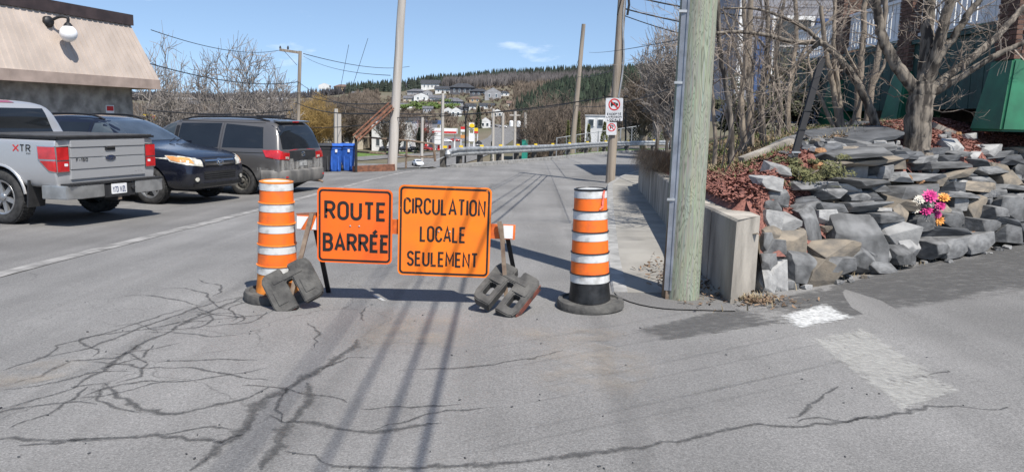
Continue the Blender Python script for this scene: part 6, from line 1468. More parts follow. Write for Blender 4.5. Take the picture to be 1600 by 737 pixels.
for (y, w_) in ((13.4, 1.0), (16.4, 0.9), (19.2, 1.0)):
    wn = MB().box((PX+1.98, y, 4.4), (0.06, w_+0.16, 1.46)).build('window_frame', 'white_wood', ho); MB().box((PX+1.945, y, 4.4), (0.02, w_, 1.3)).build('pane', 'glass_clear', wn)
# stair cheek and bench end at the near corner
st = flare(8.05, 9.6, 11.3, 12.4, PG-0.1, 2.75, 0.08, 'stair_cheek'); MB().box((8.9, 11.18, 2.62), (1.5, 0.2, 0.10)).build('cheek_cap', 'green', ho)
MB().box((9.0, 11.12, 2.42), (1.2, 0.06, 0.10)).build('iron_bracket', 'black', ho)
# flagged path edge
tag(MB().bar((6.4, 12.0, E(6.4, 12.0)+0.02), (9.6, 11.15, E(9.6, 11.15)+0.04), 0.3, 0.14).build('path_edging', 'concrete_old'), 'low concrete path edging in front of the green buttress', 'edging')
tag(MB().bar((3.05, 10.3, E(3.05, 10.3)+0.05), (3.75, 10.45, E(3.75, 10.4)+0.06), 0.16, 0.13).build('edging_block', 'concrete_old'), 'grey concrete edging block lying on the mulch behind the wall', 'edging')

# grey house behind the thicket
M['grey_siding'] = mat('grey_siding', (0.33, 0.33, 0.36), 0.8, 0.12, 2); M['blue_door'] = mat('blue_paint', (0.06, 0.11, 0.24), 0.5, 0.1, 3)
M['shingle'] = mat('grey_shingles', (0.10, 0.10, 0.105), 0.9, 0.3, 5)
gh = thing('grey_house', 'pale grey sided house with white corner boards behind the bare thicket', 'house', (6.6, 23, 1.8))
MB().box((10.3, 27.0, 5.0), (7.6, 8.0, 6.6)).build('wall', 'grey_siding', gh)
for k in range(30): MB().box((10.3, 22.99, 1.95+0.21*k), (7.58, 0.03, 0.19), Matrix.Rotation(0.06, 3, 'X')).build('siding_board', 'grey_siding', gh)
for x in (6.52, 14.0): MB().box((x, 22.97, 5.0), (0.16, 0.08, 6.5)).build('corner_board', 'white_wood', gh)
for (x, z, w_, h_) in ((8.0, 3.9, 1.0, 1.5), (10.4, 3.9, 1.0, 1.5), (8.0, 6.8, 1.0, 1.4), (10.4, 6.8, 1.0, 1.4), (12.6, 6.8, 1.0, 1.4)):
    fr = MB().box((x, 22.95, z), (w_+0.22, 0.08, h_+0.22)).build('window', 'white_wood', gh); MB().box((x, 22.90, z), (w_, 0.03, h_)).build('pane', 'glass_clear', fr); MB().box((x, 22.885, z), (w_, 0.02, 0.05)).build('sash_bar', 'white_wood', fr)
MB().box((7.2, 22.92, 3.1), (0.45, 0.06, 2.3)).build('shutter', 'blue_door', gh); MB().box((8.85, 22.92, 3.9), (0.40, 0.06, 1.6)).build('shutter', 'blue_door', gh)
MB().prism([(6.0, 8.3), (14.6, 8.3), (10.3, 11.2)], lambda u, v, d: Vector((u, 22.6+d, v)), 0, 8.8).build('roof', 'shingle', gh)

# ------------------------------------------------------------------ foliage helpers
def leafcloud(center, rad, n, size, rng, squash=1.0, clumps=10):
    """many small leaf faces gathered in clumps"""
    V = []; cs = [(Vector((rng.gauss(0, 0.5)*rad[0], rng.gauss(0, 0.5)*rad[1], rng.gauss(0, 0.5)*rad[2])), rng.uniform(0.25, 0.5)) for _ in range(clumps)]
    F = []; center = Vector(center)
    for _ in range(n):
        c, r = rng.choice(cs); d = Vector((rng.gauss(0, 1), rng.gauss(0, 1), rng.gauss(0, 1))).normalized()*r*(rng.random()**0.4)
        p = center+c+Vector((d.x*rad[0], d.y*rad[1], d.z*rad[2])); a = Vector((rng.gauss(0, 1), rng.gauss(0, 1), rng.gauss(0, 1))).normalized(); b = a.orthogonal().normalized(); s = size*rng.uniform(0.6, 1.4); i = len(V)
        V += [p-a*s, p+b*s*0.45, p+a*s, p-b*s*0.45]; F.append((i, i+1, i+2, i+3))
    return V, F
def shrub(name, label, base, rad, n, size, material, seed, cat='shrub', clumps=14, group=None):
    rg = random.Random(seed); t_ = thing(name, label, cat, base, group=group); V, F = leafcloud(Vector(base)+Vector((0, 0, rad[2]*0.75)), rad, n, size, rg, clumps=clumps)
    zmin = base[2]; V = [Vector((v.x, v.y, max(v.z, zmin))) for v in V]
    MB().add(V, F).build('foliage', material, t_)
    mb = MB()
    for k in range(7): a = rg.uniform(0, 6.28); mb.tube([Vector(base)-Vector((0, 0, 0.05)), Vector(base)+Vector((math.cos(a)*rad[0]*0.3, math.sin(a)*rad[1]*0.3, rad[2]*0.6)), Vector(base)+Vector((math.cos(a)*rad[0]*0.7, math.sin(a)*rad[1]*0.7, rad[2]*1.1))], [0.012, 0.01, 0.004], 4)
    mb.build('stems', 'twig', t_); return t_
jb = cast(1240, 288, E); shrub('juniper_shrub', 'low olive green juniper growing over the slate slabs', (jb.x+0.05, jb.y+0.1, E(jb.x, jb.y)), (0.36, 0.28, 0.15), 2600, 0.022, 'juniper', 3, clumps=26)
jb = cast(1272, 276, E); shrub('juniper_shrub', 'small olive juniper tuft beside the larger juniper on the slabs', (jb.x+0.08, jb.y+0.1, E(jb.x, jb.y)), (0.30, 0.24, 0.11), 1500, 0.02, 'juniper', 4, clumps=18)
shrub('cedar_hedge', 'dark evergreen hedge in front of the pale grey house', (6.4, 18.5, E(6.4, 18.5)), (0.9, 0.8, 0.75), 5200, 0.05, 'hedge', 5, 'hedge', 30)
shrub('cedar_hedge', 'loose dark evergreen bush left of the grey house behind trunks', (5.3, 17.8, E(5.3, 17.8)), (0.6, 0.6, 0.55), 2600, 0.05, 'hedge', 6, 'hedge', 20)

# ------------------------------------------------------------------ bare trees
def sprout(mb, p, d, L, r, depth, rg, up=0.12, wig=0.22, seg=4, kids=(3, 5), rmin=0.0022, sides=None):
    pts = [p.copy()]; rad = [r]; q = p.copy(); dd = d.normalized()
    for i in range(seg):
        dd = (dd+Vector((rg.gauss(0, wig), rg.gauss(0, wig), rg.gauss(0, wig)+up))).normalized(); q = q+dd*(L/seg); pts.append(q.copy()); rad.append(max(rmin, r*(1-0.75*(i+1)/seg)))
    mb.tube(pts, rad, sides or (5 if r > 0.02 else 3), cap=False)
    if depth > 0:
        for _ in range(rg.randint(*kids)):
            t_ = rg.uniform(0.25, 1.0); i = min(seg-1, int(t_*seg)); b = pts[i].lerp(pts[i+1], t_*seg-i); ax = (pts[i+1]-pts[i]).normalized()
            o = Vector((rg.gauss(0, 1), rg.gauss(0, 1), rg.gauss(0, 0.8))); o = (o-ax*o.dot(ax)).normalized()
            sprout(mb, b, ax*rg.uniform(0.4, 1.0)+o*rg.uniform(0.5, 1.0), L*rg.uniform(0.4, 0.7), max(rmin, rad[i]*0.6), depth-1, rg, up, wig, max(3, seg-1), kids, rmin)
def limb_tree(name, label, limbs, D, seed, material='bark', twigs=26, twig_len=0.9, depth=2, up=0.05, tw_r=0.012, group='bare trees on the bank', base=None):
    """limbs: [(r0, r1, [(px, py, ddepth)...])] - first one is the trunk"""
    rg = random.Random(seed); paths = []
    for r0, r1, pl in limbs:
        P_ = [at(q[0], q[1], D+(q[2] if len(q) > 2 else 0.0)) for q in pl]; P_ = smoothpath(P_, 7); n_ = len(P_); paths.append((P_, [r0+(r1-r0)*i/(n_-1) for i in range(n_)]))
    P0 = paths[0][0]; gz = E(P0[0].x, P0[0].y); P0[0].z = min(P0[0].z, gz-0.05)
    b = Vector((P0[0].x, P0[0].y, gz)); t_ = thing(name, label, 'tree', b, group=group)
    for i, (P_, R_) in enumerate(paths):
        if i == 0: R_[0] *= 1.25
        P_ = [p+Vector((rg.gauss(0, 0.006), rg.gauss(0, 0.006), 0)) for p in P_]
        tb_ = MB().tube(P_, R_, 16 if R_[0] > 0.05 else 9 if R_[0] > 0.03 else 6)
        if R_[0] > 0.03:                                           # furrowed bark
            nn = 16 if R_[0] > 0.05 else 9; ph = [rg.uniform(-0.09, 0.09) for _ in range(nn)]
            for q in range(len(P_)):
                for a_ in range(nn): v = Vector(tb_.v[q*nn+a_]); tb_.v[q*nn+a_] = tuple(P_[q]+(v-P_[q])*(1+ph[a_]+rg.uniform(-0.05, 0.05)))
        tb_.build('trunk' if i == 0 else 'limb', material, t_, smooth=60)
    mb = MB()
    for i, (P_, R_) in enumerate(paths):
        k0 = 0.45 if i == 0 else 0.1
        for _ in range(twigs if i else int(twigs*0.8)):
            u = rg.uniform(k0, 1.0)*(len(P_)-1); j = min(len(P_)-2, int(u)); p = P_[j].lerp(P_[j+1], u-j); ax = (P_[j+1]-P_[j]).normalized(); o = Vector((rg.gauss(0, 1), rg.gauss(0, 1), rg.gauss(0, 1))); o = (o-ax*o.dot(ax)).normalized()
            sprout(mb, p, ax*0.4+o, twig_len*rg.uniform(0.4, 1.2), min(tw_r, R_[j]*0.5), depth, rg, up)
    mb.build('crown', 'twig', t_); return t_
limb_tree('garden_tree', 'thick barked garden tree forking into five limbs above the rock wall', [
 (0.165, 0.145, [(1433, 232), (1436, 190), (1440, 150), (1444, 128)]),
 (0.085, 0.04, [(1440, 150), (1412, 118), (1392, 88), (1379, 58), (1373, 28), (1368, -5), (1360, -70)]),
 (0.095, 0.055, [(1441, 140), (1447, 92, 0.05), (1450, 45, 0.1), (1452, 0, 0.15), (1455, -80, 0.2)]),
 (0.085, 0.05, [(1448, 135), (1464, 82, -0.1), (1474, 40, -0.15), (1484, 0, -0.2), (1496, -80, -0.3)]),
 (0.055, 0.03, [(1464, 92, -0.1), (1488, 62, -0.15), (1510, 26, -0.25), (1530, 0, -0.3), (1560, -50, -0.4)]),
 (0.055, 0.032, [(1455, 140), (1490, 112, 0.1), (1525, 86, 0.2), (1560, 55, 0.3), (1590, 22, 0.4), (1625, -10, 0.5)]),
 (0.05, 0.03, [(1456, 148), (1500, 121, -0.1), (1540, 96, -0.2), (1580, 76, -0.3), (1630, 55, -0.4)])], 10.35, 31, 'bark', 6, 0.7, 2)
limb_tree('garden_tree', 'dark leaning tree arching left over the bank towards the green pole', [
 (0.065, 0.05, [(1372, 209), (1358, 168), (1340, 130), (1318, 100)]),
 (0.05, 0.018, [(1318, 100), (1300, 80), (1280, 67), (1242, 66), (1196, 55, -0.2), (1150, 50, -0.4), (1105, 54, -0.6)]),
 (0.035, 0.012, [(1295, 78), (1262, 48), (1225, 28), (1180, 14), (1130, 14)]), (0.03, 0.01, [(1280, 67), (1255, 90), (1225, 118), (1200, 130)])], 11.0, 32, 'bark', 9, 0.8, 2)
STEMS = [('pale slender trunk beside the thick garden tree', 12.0, [(1354, 207), (1361, 141), (1375, 72), (1383, 18), (1388, -60)], 0.055),
 ('pale straight trunk standing behind the multi stem shrub', 12.6, [(1338, 195), (1343, 120), (1350, 40), (1352, -50)], 0.06),
 ('slim grey trunk just right of the green pole', 10.8, [(1143, 238), (1140, 170), (1126, 90), (1122, 0), (1120, -60)], 0.04),
 ('dark trunk with a bend in the thicket behind the wall', 12.0, [(1163, 232), (1158, 160), (1165, 80), (1160, -40)], 0.05),
 ('grey paired trunk in the middle of the thicket', 12.4, [(1172, 230), (1172, 150), (1170, 70), (1176, -40)], 0.07),
 ('brown trunk leaning beside the paired trunk', 13.0, [(1192, 225), (1190, 150), (1200, 70), (1196, -40)], 0.06),
 ('dark slim trunk before the grey house corner', 14.0, [(1232, 218), (1232, 150), (1244, 60), (1240, -40)], 0.055),
 ('thin stem close behind the concrete wall', 11.5, [(1118, 225), (1114, 160), (1112, 90), (1104, 10)], 0.03),
 ('crooked stem near the leaning black post', 12.8, [(1215, 222), (1220, 160), (1212, 90), (1226, 0)], 0.04)]
for i, (lb, D, pl, r) in enumerate(STEMS):
    side = [(r*0.5, r*0.15, [pl[1], (pl[1][0]+random.Random(i).uniform(-40, 40), pl[1][1]-70), (pl[1][0]+random.Random(i+9).uniform(-90, 90), pl[1][1]-140)])]
    limb_tree('thicket_tree', lb, [(r, r*0.55, pl)]+side, D, 50+i, 'bark_pale' if i % 3 < 2 else 'bark', 5 if i > 1 else 3, 0.8, 2 if i > 1 else 1, 0.08)
# multi-stem shrub with a burnt-looking stool
limb_tree('multi_stem_shrub', 'multi stem bare shrub with dark stool above the flagstones', [(0.05, 0.03, [(1312, 216), (1304, 150), (1292, 90), (1283, 10)]), (0.045, 0.02, [(1316, 216), (1312, 150), (1303, 80), (1306, -20)]), (0.035, 0.012, [(1310, 216), (1290, 170), (1268, 120), (1262, 70)]), (0.03, 0.012, [(1320, 216), (1338, 175), (1352, 130)]), (0.03, 0.012, [(1318, 214), (1330, 190), (1344, 185)])], 11.3, 71, 'bark_pale', 5, 0.6, 1)
for i, (px, py, D) in enumerate(((1150, 232, 11.6), (1130, 224, 13.5), (1205, 226, 11.6), (1222, 215, 13.0), (1105, 240, 10.6), (1180, 215, 15.0))):
    p = at(px, py, D); rg = random.Random(90+i); bz = E(p.x, p.y); t_ = thing('thicket_shrub', ['tangled bare shrub between the thicket trunks', 'tangled bare shrub deep in the thicket', 'twiggy bare shrub above the red mulch', 'twiggy bare shrub left of the leaning black post', 'twiggy bare shrub right behind the green pole', 'tangled bare shrub before the evergreen hedge'][i], 'shrub', (p.x, p.y, bz), group='bare shrubs on the bank')
    mb = MB()
    for _ in range(4): sprout(mb, Vector((p.x+rg.gauss(0, 0.08), p.y+rg.gauss(0, 0.08), bz-0.05)), Vector((rg.gauss(0, 0.4), rg.gauss(0, 0.4), 1)), rg.uniform(1.6, 3.0), 0.013, 2, rg, 0.10, 0.16, 5, (3, 5))
    mb.build('stems', 'twig', t_)

# leaning black post
a, b = cast(1238, 254, E), at(1284, 92, 11.2); b = at(1284, 92, a.y+0.25)
M['black_shaded'] = mat('black_shaded', (0.006, 0.006, 0.008), 0.7, 0.2, 8)  # black post, its colour deepened to stand in for the shade on it
po = thing('leaning_post', 'black wooden post leaning upright in the slate slabs', 'post', a)
MB().bar(a-(b-a)*0.03, b, 0.07, 0.05, up=(0, -1, 0)).build('post', 'black_shaded', po)
for t_ in (0.10, 0.32, 0.5): c = a.lerp(b, t_); MB().bar(c+Vector((-0.05, -0.03, 0)), c+Vector((0.05, -0.03, 0)), 0.016 if t_ > 0.2 else 0.02, 0.012, up=(0, -1, 0)).build('strap', 'steel' if t_ < 0.2 else 'dark_plastic', po)

# bouquet of artificial flowers tucked between the stones
fb = cast(1444, 342, E); nrm = Vector((-0.2, -0.8, 0.5)).normalized()
bq = thing('flower_bouquet', 'bouquet of pink, orange and white artificial flowers tucked into the rock wall', 'flowers', fb)
M['pink'] = mat('magenta_petal', (0.55, 0.03, 0.20), 0.6, 0.3, 40); M['petal_orange'] = mat('orange_petal', (0.72, 0.32, 0.07), 0.6, 0.3, 40); M['petal_white'] = mat('cream_petal', (0.62, 0.58, 0.50), 0.6, 0.2, 40); M['stalk'] = mat('stalk_green', (0.05, 0.09, 0.04), 0.7, 0.3, 20)
rg = random.Random(5)
def flower(c, r, material, layers=3, n_=11):
    mb = MB(); n0 = (nrm+Vector((rg.gauss(0, 0.25), rg.gauss(0, 0.2), rg.gauss(0, 0.25)))).normalized(); a_ = n0.orthogonal().normalized(); b_ = n0.cross(a_)
    for l in range(layers):
        rr = r*(1-0.28*l)
        for k in range(n_-2*l):
            t_ = 6.283*(k+0.5*(l % 2))/(n_-2*l); d = a_*math.cos(t_)+b_*math.sin(t_); s_ = n0.cross(d); w_ = rr*0.24; z0 = n0*(0.010*l); lift = n0*(rr*(0.12+0.3*l)); i = len(mb.v)
            mb.add([c+z0, c+z0+d*rr*0.55+s_*w_+lift*0.4, c+z0+d*rr+lift, c+z0+d*rr*0.55-s_*w_+lift*0.4], [(0, 1, 2, 3)])
    return mb.build('blossom', material, bq)
for (px, py, r, mt_) in ((1444, 321, 0.105, 'pink'), (1438, 343, 0.085, 'pink'), (1459, 337, 0.07, 'pink'), (1456, 347, 0.06, 'pink'), (1466, 321, 0.085, 'petal_orange'), (1458, 356, 0.075, 'petal_orange'), (1428, 326, 0.07, 'petal_white'), (1422, 340, 0.065, 'petal_white'), (1438, 353, 0.08, 'petal_white'), (1444, 333, 0.045, 'petal_white'), (1420, 332, 0.05, 'petal_white')):
    c = at(px, py, fb.y)+nrm*(0.22+rg.uniform(0, 0.06)); flower(c, r, mt_)
    MB().tube([c, c.lerp(fb, 0.6)-nrm*0.05, fb-nrm*0.05], 0.006, 5).build('stalk', 'stalk', bq)
mb = MB()
for _ in range(26): c = fb+nrm*0.17+Vector((rg.gauss(0, 0.09), rg.gauss(0, 0.03), rg.gauss(0, 0.09))); d = Vector((rg.gauss(0, 1), rg.gauss(0, 1), rg.gauss(0, 1))).normalized()*0.05; e = d.orthogonal().normalized()*0.018; mb.add([c-d, c+e, c+d, c-e], [(0, 1, 2, 3)])
mb.build('leaves', 'stalk', bq)
# ================================================================== GUARDRAIL, FENCES AND THE VALLEY
GR = smoothpath([Vector((-2.75, 31.2, 0)), Vector((-1.0, 35.6, 0)), Vector((1.2, 41.5, 0)), Vector((4.2, 50, 0)), Vector((8.5, 57.5, 0)), Vector((16, 65, 0)), Vector((30, 72, 0))], 10)
gr = thing('guardrail', 'galvanised steel guardrail with yellow reflectors along the road bend', 'guardrail', (GR[0].x, GR[0].y, T(GR[0].x, GR[0].y)))
def grz(p): return T(p.x, p.y-0.4 if p.y > 33 else p.y)
prof = [(0.0, 0.80), (-0.05, 0.775), (-0.095, 0.735), (-0.095, 0.69), (-0.02, 0.645), (-0.02, 0.585), (-0.095, 0.54), (-0.095, 0.495), (-0.05, 0.455), (0.0, 0.43)]
mb = MB(); n = len(GR); k = len(prof)
for i, p in enumerate(GR):
    d = (GR[min(i+1, n-1)]-GR[max(i-1, 0)]).normalized(); s = Vector((-d.y, d.x, 0)); drop = 0.10*max(0, 1-i/3)
    for o, z in prof: q = p-s*(-o*-1.0); q = p+s*o*-1.0*-1.0; mb.v.append((p.x-s.x*(-o), p.y-s.y*(-o), grz(p)+z-drop))
mb.f = [(i*k+j, i*k+j+1, (i+1)*k+j+1, (i+1)*k+j) for i in range(n-1) for j in range(k-1)]
b_ = mb.build('beam', 'steel', gr, smooth=50)
p0 = GR[0]; MB().tube([p0+Vector((0.12, -0.05, grz(p0)+0.40)), p0+Vector((0.10, -0.10, grz(p0)+0.55)), p0+Vector((0.08, -0.06, grz(p0)+0.66))], [0.10, 0.15, 0.10], 10).build('end_terminal', 'steel', gr, smooth=True)
MB().bar(p0+Vector((0.1, 0.0, grz(p0)+0.5)), p0+Vector((-1.0, -0.8, grz(p0)+0.02)), 0.04, 0.04).build('end_anchor', 'steel', gr)
M['post_wood'] = mat('guard_post', (0.11, 0.10, 0.085), 0.9, 0.25, 8)
acc = 0
for i in range(0, n, 4):
    p = GR[i]; d = (GR[min(i+1, n-1)]-GR[max(i-1, 0)]).normalized(); s = Vector((-d.y, d.x, 0)); z = grz(p)
    MB().box((p.x+s.x*0.12, p.y+s.y*0.12, z+0.28), (0.2, 0.2, 0.86), Matrix.Rotation(math.atan2(d.y, d.x), 3, 'Z')).build('post', 'post_wood', gr)
    MB().box((p.x+s.x*0.04, p.y+s.y*0.04, z+0.82), (0.16, 0.05, 0.09)).build('reflector', 'yellow', gr)
# kerb of the bend
def bend_off(o): return [p+Vector((-(GR[min(i+1, n-1)]-GR[max(i-1, 0)]).normalized().y, (GR[min(i+1, n-1)]-GR[max(i-1, 0)]).normalized().x, 0))*o for i, p in enumerate(GR)]
mb = MB(); I_, O_ = bend_off(-0.45), bend_off(-0.20)
for a, b in zip(I_, O_): z = grz(a); mb.v += [(a.x, a.y, z-0.1), (a.x, a.y, z+0.13), (b.x, b.y, z+0.13), (b.x, b.y, z-0.3)]
mb.f = [(4*i+j, 4*i+j+1, 4*i+5+j, 4*i+4+j) for i in range(n-1) for j in range(3)]+[(3, 2, 1, 0)]
tag(mb.build('bend_kerb', 'kerb'), kind='structure')
# the path beyond the rail with its grass strip and chain link fence
def strip_mesh(name, L_, R_, dz, material):
    mb = MB()
    for a, b in zip(L_, R_):
        for t_ in lin(0, 1, 4): q = a.lerp(b, t_); mb.v.append((q.x, q.y, max(grz(q), T(q.x, q.y))+dz))
    m_ = len(L_); mb.f = [(4*i+j, 4*i+j+1, 4*i+5+j, 4*i+4+j) for i in range(m_-1) for j in range(3)]; return tag(mb.build(name, material), kind='structure')
M['verge'] = mat('green_verge', (0.10, 0.17, 0.03), 0.95, 0.3, 1.5); M['old_path'] = mat('old_path', (0.14, 0.125, 0.11), 0.95, 0.2, 1)
strip_mesh('verge', bend_off(0.3)[28:], bend_off(3.0)[28:], 0.02, 'verge'); strip_mesh('path', bend_off(0.25)[2:29], bend_off(2.6)[2:29], 0.015, 'old_path'); strip_mesh('path', bend_off(3.0)[28:], bend_off(7.0)[28:], 0.015, 'old_path')
fp = [at(px, py, D) for px, py, D in ((870, 216, 66), (900, 211, 67), (935, 206, 68), (970, 201, 69), (1005, 196, 70), (1046, 191, 71), (1100, 186, 72))]
fe = thing('chain_link_fence', 'grey chain link fence running above the guardrail', 'fence', (fp[0].x, fp[0].y, fp[0].z-1.6))
for a, b in zip(fp, fp[1:]):
    MB().tube([a, b], 0.035, 6).build('top_rail', 'steel', fe); mb = MB()
    Lh = (b-a).length; m_ = int(Lh/0.28)
    for q in range(m_):
        for s_ in (0, 1):
            t0, t1 = q/m_, min(1, (q+6)/m_); p_, r_ = a.lerp(b, t0), a.lerp(b, t1); f_ = (t1-t0)*m_/6
            mb.bar(p_-Vector((0, 0, 1.7 if s_ else 0.0)), r_-Vector((0, 0, 1.7-1.7*f_ if s_ else 1.7*f_)), 0.008, 0.008)
    tag(mb.build('wire_mesh', 'steel', fe), kind='stuff')
for a in fp:
    for off in (0,): MB().tube([a+Vector((0, 0, 0.06)), a-Vector((0, 0, 2.6))], 0.05, 6).build('post', 'steel', fe)
for a, b in zip(fp, fp[1:]): MB().tube([a.lerp(b, 0.5)+Vector((0, 0, 0.02)), a.lerp(b, 0.5)-Vector((0, 0, 2.4))], 0.035, 6).build('post', 'steel', fe)

# rusty railing and beams at the lot edge
rb = thing('leaning_beam', 'long rusty steel channel leaning against the silver grey pole', 'beam', at(556, 218, 28.7))
a, b = at(556, 216, 28.7), at(612, 165, 29.0); a2 = a+(a-b)*0.35
MB().bar(a, b, 0.09, 0.26, up=(0.6, -0.6, 0.5)).build('web', 'rust', rb); 
for s_ in (-1, 1):
    q = (b-a).normalized().cross(Vector((0, -1, 0))).normalized()*0.13*s_; MB().bar(a+q+Vector((0, -0.06, 0)), b+q+Vector((0, -0.06, 0)), 0.05, 0.12, up=(0, -1, 0)).build('flange', 'rust', rb)
g0 = Vector((a.x, a.y, T(a.x, a.y))); MB().tube([g0-Vector((0, 0, 0.1)), a+Vector((0, 0, 0.05))], 0.05, 8).build('prop', 'dark_plastic', rb)
a, b = [Vector((at(q, 262, 29.0).x, 29.0, T(at(q, 262, 29.0).x, 29.0))) for q in (552, 617)]
gb = thing('ground_beam', 'rusty red steel beam lying on the lot edge', 'beam', a); MB().bar(a+Vector((0, 0, 0.11)), a.lerp(b, 0.6)+Vector((0, 0, 0.12)), 0.25, 0.22).build('beam', 'rust', gb); MB().bar(a.lerp(b, 0.605)+Vector((0, 0, 0.12)), b+Vector((0, 0, 0.13)), 0.25, 0.24).build('beam', 'rust', gb)
rl_ = thing('pipe_railing', 'rusty pipe railing with bent end post beside the silver grey pole', 'railing', (at(636, 262, 29.4).x, 29.4, T(at(636, 262, 29.4).x, 29.4)))
ry = 29.4
MB().tube([at(556, 213, ry), at(600, 217, ry), at(640, 220, ry), at(677, 225, ry)], 0.035, 6).build('rail', 'rust_bar', rl_); MB().tube([at(556, 237, ry), at(610, 241, ry), at(640, 244, ry), at(678, 246, ry)], 0.035, 6).build('rail', 'rust_bar', rl_)
MB().tube([at(636, 219, ry), at(634, 263, ry)], 0.04, 6).build('post', 'rust_bar', rl_); MB().tube([at(677, 224, ry), at(680, 252, ry)], 0.05, 6).build('post', 'rust_bar', rl_); MB().tube([at(557, 212, ry), at(557, 262, ry)], 0.04, 6).build('post', 'rust_bar', rl_)

# black lantern posts
def lantern(px, pyt, pyb, D, label, fork=True):
    b, t_ = at(px-1, pyb, D), at(px, pyt, D); b.z = min(b.z, T(b.x, D)); h = t_.z-b.z; s = (t_.z-at(px, pyt+20, D).z)/20
    l = thing('lantern_post', label, 'street lamp', b, group='black lantern posts'); base = t_-Vector((0, 0, 22*s))
    MB().tube([b-Vector((0, 0, 0.3)), b+(base-b)*0.25, base], [4*s*0.55, 2.6*s*0.55, 2.4*s*0.55], 8).build('post', 'black', l)
    if fork:
        for k in (-1, 1): MB().tube([base-Vector((0, 0, s)), base+Vector((k*4*s, 0, 18*s))], 0.9*s, 5).build('cage_bar', 'black', l)
    else: MB().lathe([(2*s, 0), (4*s, 14*s), (3*s, 15*s)], 6, base).build('lantern_glass', 'glass_clear', l)
    MB().lathe([(5*s, 17*s), (5.5*s, 18.5*s), (2*s, 21.5*s), (0.8*s, 23*s)], 8, base).build('cap', 'black', l); return l
lantern(728, 164, 266, 41, 'black lantern post with forked head behind the guardrail end'); lantern(979, 149, 218, 64, 'black lantern post with flared head beside the chain link fence')
lantern(748, 220, 250, 110, 'small black lantern post far below the guardrail', False)
# curved street light and traffic signal left
sb = at(266, 192, 75); sb.z = T(sb.x, 75); s0 = thing('street_light', 'pale curved arm street light behind the parked minivan', 'street light', sb); MB().tube([sb]+smoothpath([at(265, 190, 75), at(262, 168, 75), at(266, 158, 75), at(276, 154, 75), at(290, 154, 75)], 4), 0.10, 6).build('arm', 'steel', s0, smooth=True); MB().box(at(292, 154.5, 75), (0.9, 0.35, 0.18)).build('lamp_head', 'white', s0)
ts = at(234, 183, 60); tg_ = Vector((ts.x, 60, T(ts.x, 60))); t0 = thing('traffic_signal', 'yellow horizontal traffic signal beyond the shop corner', 'traffic signal', tg_)
MB().box(ts, (1.1, 0.25, 0.42)).build('housing', 'yellow', t0)
for i, q in enumerate((-0.36, -0.12, 0.12, 0.36)): MB().lathe([(0.10, 0.0), (0.12, -0.12), (0.12, -0.14)], 12, ts+Vector((q, -0.125, 0)), 'y').build('signal_lens', ('black', 'black', 'black', 'red')[i], t0)
MB().tube([ts+Vector((0.5, 0.15, 0)), ts+Vector((0.9, 0.3, 0)), ts+Vector((1.2, 0.4, -3)), Vector((ts.x+1.2, 60.4, tg_.z))], 0.09, 8).build('mast', 'steel', t0)

# valley streets
def valley_road(name, pix, wd, material='lot', dz=0.12):
    P_ = smoothpath([cast(*q) for q in pix], 14); mb = MB()
    for i, p in enumerate(P_):
        d = P_[min(i+1, len(P_)-1)]-P_[max(i-1, 0)]; d.z = 0; d.normalize(); s = Vector((-d.y, d.x, 0))
        for q in (-0.5, -0.17, 0.17, 0.5): v = p+s*wd*q; mb.v.append((v.x, v.y, T(v.x, v.y)+dz))
    mb.f = [(4*i+j, 4*i+j+1, 4*i+5+j, 4*i+4+j) for i in range(len(P_)-1) for j in range(3)]
    return tag(mb.build(name, material, smooth='all'), kind='structure')
valley_road('street', [(545, 259), (640, 259), (700, 250), (752, 232), (785, 214), (792, 204), (780, 198), (768, 195)], 13); valley_road('street', [(540, 250), (620, 244), (690, 240), (740, 236)], 9); valley_road('street', [(700, 236), (690, 228), (660, 222), (700, 214)], 30, dz=0.09)
valley_road('lawn', [(530, 244), (580, 241), (640, 239)], 14, 'verge', 0.06)

